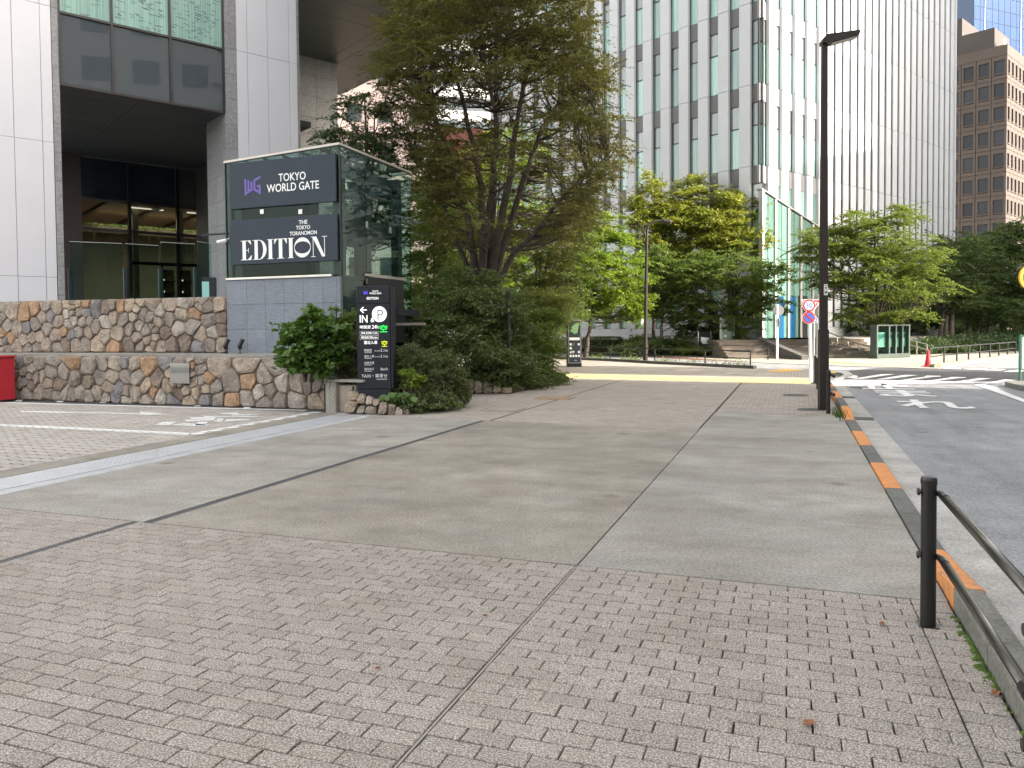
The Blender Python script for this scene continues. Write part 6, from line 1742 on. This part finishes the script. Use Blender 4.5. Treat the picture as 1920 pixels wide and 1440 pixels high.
def tree(name, label, base, stems, clumps, per, leaf, lm, bark, group=None, br=.028, share=.55, tilt=.5, seed=1, cat='tree', ratio=.5, sides=8):
    t = thing(name, label, cat, base, 0, group)
    b0 = np.asarray(base, float)
    mb = MB(); samp = []
    for path, r0, r1 in stems:
        path = [np.asarray(p, float) for p in path]
        # smooth by inserting points
        pp = []
        for a, b in zip(path, path[1:]):
            for f in (0, .25, .5, .75): pp.append(a * (1 - f) + b * f)
        pp.append(path[-1])
        n = len(pp); rad = [r0 * (1 - k / (n - 1)) ** .8 + r1 for k in range(n)]
        wob = random.Random(seed * 31 + len(samp))
        qq = [p + (np.array([wob.gauss(0, .02), wob.gauss(0, .02), 0]) * min(1, r0 * 12) if 0 < k < n - 1 else 0) for k, p in enumerate(pp)]
        mb.tube([tuple(p - b0) for p in qq], rad, sides, cap=False)
        samp += [(p, r) for p, r in zip(qq[2:], rad[2:])]
    SPt = np.array([p for p, _ in samp]); SR = [r for _, r in samp]
    r_ = random.Random(seed)
    for k, (c, rx, rz) in enumerate(clumps):
        if r_.random() > share: continue
        d = np.linalg.norm((SPt - c) * np.array([1, 1, .55]), axis=1) + np.where(SPt[:, 2] > c[2] - .2, 3.0, 0)
        i = int(np.argmin(d))
        bough(mb, SPt[i] - b0, np.asarray(c) - b0, min(SR[i] * .6, br * r_.uniform(.8, 1.5)), .006, seed * 977 + k)
    mb.build('trunk', bark, t, smooth=True)
    P = clump_points(clumps, per, seed)
    leaf_mesh('crown', P, leaf, lm, t, b0, tilt, ratio, rs=np.random.RandomState(seed))
    return t
L = {}
L['zelkova'] = leaf_mat('zelkova_leaf', (0.125, 0.138, 0.045), (0.16, 0.155, 0.055), .5, (0.18, 0.14, 0.06))
L['olive'] = leaf_mat('olive_leaf', (0.10, 0.135, 0.035), (0.145, 0.165, 0.045), .5)
L['evergreen'] = leaf_mat('evergreen_leaf', (0.045, 0.08, 0.032), (0.075, 0.12, 0.042), .35)
L['mid'] = leaf_mat('mid_green_leaf', (0.105, 0.165, 0.042), (0.16, 0.22, 0.053), .55)
L['bright'] = leaf_mat('bright_green_leaf', (0.15, 0.235, 0.028), (0.24, 0.325, 0.042), .6)
L['yellow'] = leaf_mat('yellowing_leaf', (0.175, 0.235, 0.045), (0.27, 0.30, 0.06), .6, (0.42, 0.37, 0.07))
L['cherry'] = leaf_mat('cherry_leaf', (0.12, 0.17, 0.042), (0.18, 0.23, 0.052), .52)
L['dark'] = leaf_mat('dark_tree_leaf', (0.08, 0.128, 0.05), (0.12, 0.175, 0.062), .5)
L['grey'] = leaf_mat('grey_green_leaf', (0.10, 0.135, 0.055), (0.155, 0.19, 0.075), .35)
L['hydrangea'] = leaf_mat('broad_shrub_leaf', (0.06, 0.13, 0.024), (0.11, 0.20, 0.038), .4)
L['yew'] = leaf_mat('yew_leaf', (0.045, 0.060, 0.015), (0.085, 0.085, 0.025), .25)
L['shrub'] = leaf_mat('dark_shrub_leaf', (0.07, 0.115, 0.038), (0.12, 0.17, 0.05), .45, (0.24, 0.30, 0.17))
L['feather'] = leaf_mat('feathery_leaf', (0.12, 0.155, 0.045), (0.19, 0.21, 0.07), .4)
def E(u, v, Y, rx, rz, ry=None): return (PY(u, v, Y), rx, ry or rx, rz)

# the tall multi-stemmed zelkova
zb = PY(905, 640, 24.5); zb[2] = .1
YZ = 24.5
px_st = [([(893, 545), (889, 480), (873, 393), (853, 317), (813, 213), (800, 150), (773, 90)], -1.6, .13), ([(900, 545), (906, 466), (903, 350), (893, 300), (875, 220), (850, 120), (838, 30)], .6, .14),
         ([(915, 545), (930, 470), (946, 383), (960, 300), (968, 233), (985, 130), (990, 0)], -.8, .15), ([(925, 545), (942, 466), (983, 333), (1017, 240), (1057, 180), (1095, 110)], 1.2, .12),
         ([(930, 545), (958, 480), (1000, 440), (1040, 385), (1090, 335), (1140, 290)], -1.2, .10), ([(908, 545), (925, 400), (927, 290), (930, 100), (935, -40)], 2.0, .12),
         ([(890, 545), (853, 433), (827, 377), (800, 330), (775, 300)], 1.0, .075), ([(905, 540), (915, 400), (935, 250), (905, 90), (900, -60)], -2.4, .10)]
stems = []
for pts, dy, r in px_st:
    n = len(pts)
    stems.append(([zb + np.array([rnd.uniform(-.35, .35), dy * .15, 0])] + [PY(u, v, YZ + dy * (k + .6) / n) for k, (u, v) in enumerate(pts)], r, .02))
zr = np.random.RandomState(5)
rows = [(-60, 715, 1110), (0, 712, 1118), (60, 705, 1122), (110, 695, 1150), (150, 700, 1160), (200, 735, 1140), (240, 765, 1165), (280, 775, 1180), (320, 780, 1175), (360, 790, 1150), (400, 800, 1125), (440, 810, 1095), (470, 860, 1060)]
zc = []
while len(zc) < 1120:
    v = zr.uniform(-80, 460)
    i = min(max(np.searchsorted([r[0] for r in rows], v), 1), len(rows) - 1)
    f = (v - rows[i - 1][0]) / (rows[i][0] - rows[i - 1][0])
    ul = rows[i - 1][1] * (1 - f) + rows[i][1] * f; ur = rows[i - 1][2] * (1 - f) + rows[i][2] * f
    u = zr.uniform(ul + 14, ur - 14); c = (ul + ur) / 2; hw = (ur - ul) / 2
    e = math.sqrt(max(0, 1 - ((u - c) / hw) ** 2))
    dy = zr.uniform(-1, 1) * 4.0 * e
    inner = abs(u - c) < hw * .55 and v > 110
    if inner and v > 150 and dy < 1.4 and zr.uniform() < (.84 if v < 330 else .93): continue
    if v > 380 and u < 905 and zr.uniform() < .6: continue
    s = zr.uniform(.6, 1.3)
    zc.append((PY(u, v, YZ + dy), .62 * s, .17 * s))
tree('zelkova_tree', 'tall olive brown multi-stemmed tree fanning out beside the glass elevator tower', zb, stems, zc, 260, .088, L['zelkova'], M['bark'], br=.03, share=.8, tilt=.45, seed=5, ratio=.42)
# more trees, each with its own crown
def simple_tree(name, label, u, Y, r0, ells, n, rx, rz, per, leaf, lm, seed, bark='bark', group=None, zb=0.0, lean=0, share=.5, tilt=.5, nst=4, ratio=.5, shell=.35, b_uv=None):
    base = PY(u, 640, Y); base[2] = zb
    cen = np.mean([e[0] for e in ells], 0)
    top = max(e[0][2] + e[3] * .6 for e in ells); low = min(e[0][2] - e[3] * .5 for e in ells)
    r_ = random.Random(seed)
    fork = base * .7 + np.array([cen[0], cen[1], 0]) * .3; fork[2] = zb + (max(low, zb + .8) - zb) * .95
    stems = [([base, (base + fork) / 2 + np.array([r_.gauss(0, .05), 0, 0]), fork, np.array([cen[0], cen[1], top])], r0, .02)]
    for e in ells[:nst]:
        tgt = np.asarray(e[0]) + np.array([0, 0, e[3] * .3]); midp = fork * .5 + tgt * .5 + np.array([0, 0, .15])
        stems.append(([fork, midp, tgt], r0 * .5, .012))
    cl = sample_clumps(ells, int(n * 1.55), rx, rz, seed, shell)
    return tree(name, label, base, stems, cl, per, leaf, lm, M[bark], group, br=max(.02, r0 * .22), share=share, tilt=tilt, seed=seed, ratio=ratio)
GB = 'trees behind the tall zelkova'
simple_tree('evergreen_tree', 'dark evergreen tree rising behind the glass elevator tower', 695, 24.5, .09, [E(690, 235, 24.5, 1.25, 1.0), E(638, 245, 24.5, .75, .55), E(742, 272, 25, 1.1, .9), E(705, 195, 24.5, .8, .5), E(612, 262, 24.5, .45, .35), E(670, 300, 24.5, 1.2, .8), E(730, 340, 25, 1.2, 1.0), E(690, 420, 24.5, 1.4, 1.3)], 120, .42, .18, 170, .085, L['evergreen'], 21, share=.7, tilt=.6)
simple_tree('grove_tree', 'bright leafy tree directly right of the elevator tower', 815, 29, .1, [E(815, 440, 29, 1.3, 1.4), E(800, 520, 29, 1.2, 1.2), E(835, 380, 30, 1.3, 1.2), E(800, 590, 28, 1.2, 1.0)], 120, .5, .2, 190, .10, L['mid'], 22, group=GB)
simple_tree('grove_tree', 'dark green tree behind the left stems of the zelkova', 850, 33, .12, [E(850, 400, 33, 1.8, 1.6), E(800, 330, 33, 1.3, 1.2), E(880, 470, 33, 1.8, 1.5), E(850, 540, 33, 1.8, 1.2)], 110, .6, .25, 180, .12, L['dark'], 23, group=GB)
simple_tree('grove_tree', 'yellow green tree glowing behind the zelkova trunk', 925, 38, .12, [E(930, 480, 38, 2.2, 1.6), E(900, 380, 38, 2.0, 1.6), E(950, 290, 38, 2.4, 1.6), E(985, 420, 38, 2.0, 1.6), E(930, 550, 38, 2.2, 1.2)], 130, .65, .25, 170, .13, L['bright'], 24, group=GB)
simple_tree('grove_tree', 'olive tree behind the right stems of the zelkova', 1000, 32, .1, [E(1005, 500, 32, 1.5, 1.2), E(1040, 450, 32, 1.4, 1.1), E(985, 560, 32, 1.3, 1.0), E(1050, 545, 31, 1.1, .9)], 110, .5, .2, 180, .10, L['olive'], 25, group=GB)
simple_tree('grove_tree', 'leafy green tree between the zelkova and the bright maple', 1075, 40, .11, [E(1075, 430, 40, 1.6, 1.5), E(1060, 520, 40, 1.8, 1.6), E(1040, 590, 40, 1.8, 1.2)], 100, .6, .24, 180, .12, L['mid'], 26, group=GB)
simple_tree('street_tree', 'bright yellow green tree standing behind the map pylon', 1098, 42, .13, [E(1130, 455, 42, 1.5, 1.0), E(1120, 520, 42, 2.3, 1.5), E(1155, 575, 42, 1.5, .9), E(1085, 565, 42, 1.4, 1.0), E(1138, 425, 42, 1.1, .9), E(1175, 510, 42, 1.4, 1.1), E(1085, 490, 42, 1.4, 1.2), E(1190, 570, 42, 1.0, .8)], 230, .5, .2, 190, .14, L['bright'], 27, shell=.45)
simple_tree('street_tree', 'green tree with a pale trunk right of the slim curved lamp', 1238, 45.5, .12, [E(1245, 520, 45.5, 1.5, 1.3), E(1262, 575, 45.5, 1.6, 1.1), E(1235, 480, 45.5, 1.1, .9), E(1210, 560, 45.5, 1.2, 1.0), E(1285, 520, 45.5, 1.3, 1.1)], 160, .5, .2, 180, .14, L['mid'], 28, bark='bark_light')
simple_tree('street_tree', 'tall yellowing tree left of the white building corner', 1225, 48, .12, [E(1222, 375, 48, 1.1, 1.3), E(1255, 425, 48, 1.5, 1.5), E(1200, 430, 48, 1.1, 1.3), E(1292, 365, 48, 1.1, 1.0), E(1215, 340, 48, .6, .6), E(1240, 480, 48, 1.7, 1.2), E(1300, 335, 48, .7, .8), E(1270, 400, 48.5, 1.9, 1.7), E(1190, 380, 48.5, .8, .9)], 230, .5, .2, 180, .14, L['yellow'], 29, share=.6)
simple_tree('street_tree', 'yellow tipped tree in front of the white building corner', 1370, 47, .12, [E(1375, 395, 47, 1.3, 1.2), E(1360, 440, 47, 1.9, 1.2), E(1400, 450, 47, 1.5, 1.3), E(1330, 430, 47, 1.4, 1.3), E(1410, 400, 47, .8, 1.0), E(1350, 370, 47.5, .9, .8), E(1300, 470, 47.5, 1.3, 1.0)], 220, .5, .2, 180, .14, L['yellow'], 30)
simple_tree('street_tree', 'dark spreading tree behind the pale green glass sign', 1378, 44, .12, [E(1370, 510, 44, 2.3, 1.2), E(1300, 530, 44, 1.3, 1.0), E(1435, 520, 44, 1.5, 1.0), E(1430, 580, 44, 1.5, .7), E(1340, 580, 44, 1.6, .8), E(1470, 575, 43.5, .7, .35), E(1320, 500, 44, 1.4, 1.0), E(1400, 560, 44, 1.6, .9), E(1380, 610, 44, 1.0, .5)], 190, .55, .18, 180, .13, L['mid'], 31, zb=.2)
simple_tree('cherry_tree', 'broad sunlit tree with layered branches at the right of the tall lamp', 1650, 40, .13, [E(1640, 450, 40, 2.6, 1.1), E(1560, 450, 40, 1.6, .8), E(1700, 490, 40, 2.0, .9), E(1640, 540, 40, 2.6, 1.0), E(1700, 592, 39.3, 1.5, .32), E(1690, 410, 40, 1.1, .8), E(1550, 520, 40, 1.4, 1.0), E(1610, 590, 40, 1.3, .5), E(1745, 470, 39.6, 1.0, .6), E(1520, 470, 40.3, 1.1, .7), E(1600, 500, 40, 2.2, 1.2), E(1730, 540, 40, 1.5, .8), E(1600, 420, 40, 1.4, .8)], 330, .55, .14, 190, .125, L['cherry'], 32, share=.7, tilt=.4, nst=7)
for k, (u, Y, ells, lab, z_) in enumerate(((1765, 50, [E(1750, 500, 50, 1.7, 1.5), E(1800, 470, 51, 1.8, 1.3), E(1780, 555, 50, 2.2, 1.2)], 'dark tree just right of the sunlit layered tree', 0), (1830, 53, [E(1830, 510, 53, 2.4, 1.8), E(1850, 580, 52, 2.2, 1.1), E(1860, 455, 54, 1.5, .9)], 'dark tree in the middle of the shaded grove at the right', 0),
                                     (1900, 54, [E(1905, 500, 54, 2.2, 2.2), E(1920, 580, 54, 2.4, 1.4), E(1890, 440, 55, 1.5, .9)], 'dark tree behind the bus stop at the right edge', 0), (1795, 60, [E(1790, 560, 60, 3.4, 2.2), E(1740, 590, 58, 2.6, 1.5), E(1720, 520, 58, 2.2, 2.0)], 'shadowy tree deep in the grove behind the railing', 0),
                                     (1870, 64, [E(1870, 540, 64, 4.0, 3.0), E(1940, 470, 64, 4.0, 3.0), E(1880, 610, 62, 4.0, 1.5)], 'darkest tree at the back of the grove right of the tan building', 0), (1700, 56, [E(1700, 560, 56, 2.4, 2.0), E(1665, 600, 55, 2.2, 1.2), E(1620, 600, 52, 2.0, 1.3)], 'dark tree behind the bulletin board', 0))):
    simple_tree('grove_tree', lab, u, Y, .16, ells, 120, .75, .25, 170, .17, L['dark'], 40 + k, group='dark trees of the grove at the right', zb=z_, tilt=.45)
for k, (u, Y, lab) in enumerate(((1772, 52, 'first bare trunk from the cone in the dark grove'), (1783, 51, 'pale trunk beside the grey signal box in the dark grove'), (1815, 54, 'thin trunk in the middle of the dark grove'), (1853, 55, 'right pale trunk in the dark grove'))):
    b = PY(u, 640, Y); b[2] = 0
    cl = sample_clumps([E(u, 545, Y, 1.6, .9)], 30, .7, .25, 60 + k)
    tree('grove_tree', lab, b, [([b, PY(u + 2, 600, Y), PY(u, 540, Y)], .16, .05)], cl, 120, .17, L['dark'], M['bark_light'], 'dark trees of the grove at the right', seed=60 + k)
fw_ = sample_clumps([E(1700, 610, 66, 8, 1.6, 2), E(1820, 590, 72, 9, 3.0, 2), E(1930, 580, 70, 8, 3.5, 2)], 150, 1.2, .6, 70)
tag(leaf_mesh('far_wood', clump_points(fw_, 130, 71), .3, L['dark'], kind='stuff'), 'dark undergrowth far behind the railing at the right')
fw2 = sample_clumps([E(830, 560, 48, 5, 2.0, 2), E(950, 560, 50, 5, 2.0, 2), E(1040, 580, 50, 4, 1.6, 2), E(900, 480, 52, 6, 3, 2)], 150, 1.0, .5, 72)
tag(leaf_mesh('far_wood', clump_points(fw2, 130, 73), .22, L['mid'], kind='stuff'), 'green undergrowth far behind the zelkova trunks')
# shrubs
def shrub(label, u, Y, ells, n, rx, rz, per, leaf, lm, seed, zb=.1, tilt=.7, ratio=.5, name='shrub', share=.4, group=None, bark='bark'):
    base = PY(u, 700, Y); base[2] = zb
    cl = sample_clumps(ells, int(n * 1.35), rx, rz, seed, .25)
    r_ = random.Random(seed)
    st = []
    for e in ells:
        tgt = np.asarray(e[0])
        st.append(([base + np.array([r_.uniform(-.1, .1), r_.uniform(-.1, .1), 0]), base * .5 + tgt * .5 + np.array([0, 0, .1]), tgt], .022, .006))
    return tree(name, label, base, st, cl, per, leaf, lm, M[bark], group, br=.012, share=share, tilt=tilt, seed=seed, cat='shrub', ratio=ratio, sides=6)
shrub('broad leaved green bush growing over the lower stone wall', 575, 15.2, [E(560, 640, 15.0, .50, .42), E(605, 630, 15.3, .50, .36), E(585, 605, 15.3, .36, .26), E(560, 680, 14.85, .36, .26), E(600, 675, 14.95, .36, .26), E(632, 655, 15.3, .3, .32)], 120, .16, .08, 26, .17, L['hydrangea'], 80, zb=.6, tilt=.6, ratio=.55)
shrub('low brownish yew bush between the broad leaved bush and the pylon', 655, 15.4, [E(655, 685, 15.4, .28, .35), E(640, 700, 15.3, .22, .2), E(668, 660, 15.5, .2, .3)], 60, .12, .07, 120, .045, L['yew'], 81, zb=.3, ratio=.25)
shrub('tall thin leaved light green shrub left of the parking pylon', 640, 15.9, [E(648, 625, 15.9, .30, .28), E(622, 595, 15.9, .10, .30), E(660, 600, 16.0, .22, .22), E(630, 570, 15.9, .05, .12)], 50, .14, .10, 70, .09, L['mid'], 82, zb=.5, tilt=.9, ratio=.3)
shrub('grey green arching shrub right of the parking pylon', 790, 15.7, [E(800, 690, 15.7, .62, .40), E(770, 670, 15.6, .40, .36), E(830, 705, 15.8, .42, .3), E(780, 725, 15.3, .42, .3), E(820, 740, 15.3, .36, .2), E(845, 680, 16.0, .35, .25)], 190, .16, .06, 110, .05, L['grey'], 83, ratio=.35, tilt=.6)
shrub('small yellow green shrub with bare stems beside the pylon', 768, 14.95, [E(762, 700, 14.95, .16, .12), E(782, 708, 14.95, .14, .12), E(772, 720, 14.9, .12, .1)], 34, .08, .05, 26, .06, L['bright'], 84, ratio=.55)
shrub('pale feathery upright plant at the corner of the bed', 866, 15.8, [E(866, 715, 15.8, .12, .28), E(874, 735, 15.75, .14, .16), E(858, 745, 15.7, .14, .1)], 44, .08, .10, 50, .07, L['feather'], 85, tilt=1.2, ratio=.16)
shrub('large dark shrub mass with pale leaf tips below the zelkova', 880, 20, [E(850, 575, 20.5, .85, .65), E(905, 590, 20, 1.0, .9), E(830, 640, 19.5, .75, .65), E(930, 570, 20.3, .8, .55), E(885, 660, 19.2, .9, .6), E(800, 610, 20.5, .6, .6), E(860, 520, 20.8, .6, .4), E(915, 530, 20.8, .6, .4)], 260, .34, .10, 130, .075, L['shrub'], 86, tilt=.5)
shrub('dark shrub with fine leaves around the slim black pole', 940, 19.8, [E(945, 650, 19.9, .6, .6), E(930, 690, 19.4, .6, .4), E(975, 680, 20.2, .6, .5), E(965, 620, 20.6, .6, .5)], 130, .28, .10, 130, .065, L['shrub'], 87, tilt=.5)
shrub('green shrub left of the dark map pylon', 1020, 23, [E(1000, 650, 22.6, .8, .7), E(1018, 660, 23.4, .6, .6), E(1000, 600, 23.4, .9, .6), E(1015, 695, 23.0, .5, .28), E(985, 700, 21.6, .7, .3), E(1035, 705, 23.0, .35, .16)], 190, .3, .10, 130, .075, L['mid'], 88, tilt=.55)
shrub('fine leaved maple sapling drooping toward the map pylon', 1030, 25, [E(1020, 590, 25, .9, .4), E(1052, 565, 25, .6, .35), E(1000, 560, 25.3, .7, .35), E(1025, 615, 25, .5, .2)], 110, .36, .07, 130, .06, L['olive'], 89, tilt=.35)
shrub('low fern like ground shrub along the pavement edge', 960, 20.5, [E(930, 720, 19.6, .55, .12), E(985, 722, 20.6, .6, .14), E(1030, 715, 22, .6, .14), E(900, 712, 19.5, .4, .16)], 100, .22, .07, 90, .06, L['shrub'], 90, tilt=.6)
shrub('low dark creeping plant spilling over the small stones', 800, 15.0, [E(790, 760, 14.9, .42, .10), E(835, 755, 15.3, .36, .12), E(760, 752, 14.8, .25, .10)], 70, .14, .06, 70, .05, L['shrub'], 91, tilt=.7)
def round_leaves(label, spots, seed):
    r_ = random.Random(seed)
    b = PY(*spots[0]); t = thing('leopard_plant', label, 'plant', (b[0], b[1], .1), 0)
    mb = MB(); sm = MB()
    for (u, v, Y) in spots:
        p = PY(u, v, Y) - np.array([b[0], b[1], .1]); s = r_.uniform(.055, .085)
        n = Vector((r_.gauss(0, .35), -.55 + r_.gauss(0, .25), 1)).normalized(); tx = n.cross(Vector((0, 1, 0))).normalized(); ty = n.cross(tx)
        ring = [Vector(p) + tx * math.cos(k * math.pi / 5) * s * (1 if k != 5 else .55) + ty * math.sin(k * math.pi / 5) * s for k in range(10)]
        c = Vector(p) - n * s * .22
        mb.add([tuple(q) for q in ring] + [tuple(c)], [(k, (k + 1) % 10, 10) for k in range(10)])
        sm.tube([tuple(c), (c.x * .8, c.y + .05, max(0.0, c.z - .25))], .005, 5)
    mb.build('leaf', L['hydrangea'], t); sm.build('stem', L['hydrangea'], t)
rr_ = random.Random(4)
round_leaves('round leaved plant at the foot of the parking pylon', [(720 + rr_.uniform(-5, 60), 748 - rr_.uniform(-6, 9), 14.7 + rr_.uniform(-.1, .2)) for k in range(34)], 1)
round_leaves('round leaved plant at the foot of the broad leaved bush', [(u, v, 14.9) for u, v in ((598, 682), (592, 690), (603, 700), (619, 705), (612, 696), (586, 683), (622, 698), (614, 676), (606, 686))], 2)
hb, HP = HANG
leaf_mesh('foliage', HP, .11, L['evergreen'], hb, (0, 0, 0), .9)
# hedge before the white building
hp = PY(1130, 636, 47)
hd_ = thing('hedge', 'low clipped hedge at the foot of the white building', 'hedge', (hp[0], hp[1], 0), 0)
q_ = nr.uniform(-1, 1, (5200, 3)); k_ = np.argmax(np.abs(q_), 1)
q_[np.arange(len(q_)), k_] = np.sign(q_[np.arange(len(q_)), k_]) * nr.uniform(.82, 1.06, len(q_))
leaf_mesh('foliage', q_ * np.array([1.15, .5, .36]) + np.array([0, 0, .75]), .10, L['dark'], hd_, (0, 0, 0), .9)
MB().box(-1.0, 1.0, -.4, .4, 0, .9).build('hedge_core', M['soil'], hd_)
hp = PY(1465, 640, 44)
shrub('small green bush beside the lobby steps', 1384, 43.5, [E(1384, 640, 43.5, .35, .5), E(1388, 625, 43.5, .3, .3)], 40, .25, .12, 60, .09, L['mid'], 92)
shrub('low yellow green planting beneath the map board', 1310, 43.8, [E(1300, 655, 43.8, .9, .15), E(1335, 656, 43.8, .7, .15)], 40, .3, .08, 60, .09, L['bright'], 93, zb=0)
shrub('dark bush between the map board and the pale glass sign', 1345, 45.5, [E(1345, 625, 45.5, .8, .8), E(1320, 605, 46, .9, .9), E(1290, 620, 46.5, .8, .9)], 90, .35, .15, 110, .11, L['dark'], 94, zb=0)
for k, (u, v, Y, rx, rz, lab) in enumerate(((1190, 645, 46.5, .9, .45, 'low bush right of the clipped hedge before the white building'), (1225, 648, 45, .8, .4, 'low bush at the foot of the pale trunked tree'), (1265, 650, 45, 1.0, .45, 'low bush left of the map board'), (1170, 655, 44, .8, .25, 'low ground bush behind the slim curved lamp'))):
    shrub(lab, u, Y, [E(u, v, Y, rx, rz), E(u + 14, v - 5, Y + .5, rx * .7, rz)], 50, .4, .15, 90, .11, L['dark'] if k % 2 else L['mid'], 140 + k, zb=0)
shrub('dark green filler bush deep behind the shrub mass', 862, 24, [E(862, 620, 24, 1.3, 1.0), E(840, 590, 25, 1.2, 1.0), E(900, 620, 25, 1.2, 1.0)], 120, .4, .16, 120, .09, L['dark'], 150)
# weeds along the fence
wv = []
for (u0, v0), (u1, v1), n in (((1090, 671), (1140, 674), 60), ((1165, 676), (1205, 678.5), 70), ((1228, 680), (1262, 682), 40), ((1330, 685.5), (1400, 689), 50), ((1265, 682), (1330, 686), 26)):
    for k in range(n):
        f = rnd.random(); p = G(u0 + (u1 - u0) * f, v0 + (v1 - v0) * f)
        for j in range(3): wv.append(p + np.array([rnd.gauss(0, .08), rnd.gauss(0, .08), abs(rnd.gauss(.06, .13))]))
tag(leaf_mesh('fence_weeds', np.array(wv), .16, L['mid'], kind='stuff', tilt=1.6, ratio=.18), 'weeds growing along the foot of the plaza railing')
# leaf litter in the bed
gc_pts = []
while len(gc_pts) < 9000:
    t_ = rnd.uniform(-13, -6.35); s_ = rnd.uniform(13.6, 27)
    p = SW.wor(t_, s_, .12 + abs(rnd.gauss(0, .06)))
    tri3 = [(t_, s_), (t_ + .01, s_), (t_, s_ + .01)]
    if len(clip_to(tri3, ccw(bpt))) > 2 or (s_ < 16 and t_ > -8.1 and len(clip_to(tri3, ccw([(-8.05, 13.6), (-6.95, 13.6), (-6.45, 14.8), (-6.7, 15.6), (-8.05, 16.1)]))) > 2): gc_pts.append(p)
tag(leaf_mesh('ground_cover', np.array(gc_pts), .10, L['shrub'], kind='stuff', tilt=.7), 'low leafy ground cover of the planted bed')
bpy.context.view_layer.update()

for k, (u, v, Y, rx, rz, lab) in enumerate(((1765, 650, 45, 1.6, .55, 'low dark bush behind the traffic cone railing'), (1815, 648, 47, 2.0, .6, 'low dark bush in the middle behind the far railing'), (1868, 645, 49, 2.2, .7, 'low dark bush near the right end of the far railing'), (1720, 652, 44, 1.0, .45, 'low dark bush between the bulletin board and the cone'), (1925, 640, 50, 2.4, .8, 'dark bush behind the bus stop timetable'))):
    shrub(lab, u, Y, [E(u, v, Y, rx, rz), E(u + 25, v - 6, Y + 1, rx * .8, rz)], 60, .5, .2, 110, .13, L['evergreen'], 120 + k, zb=0)
bpy.context.view_layer.update()
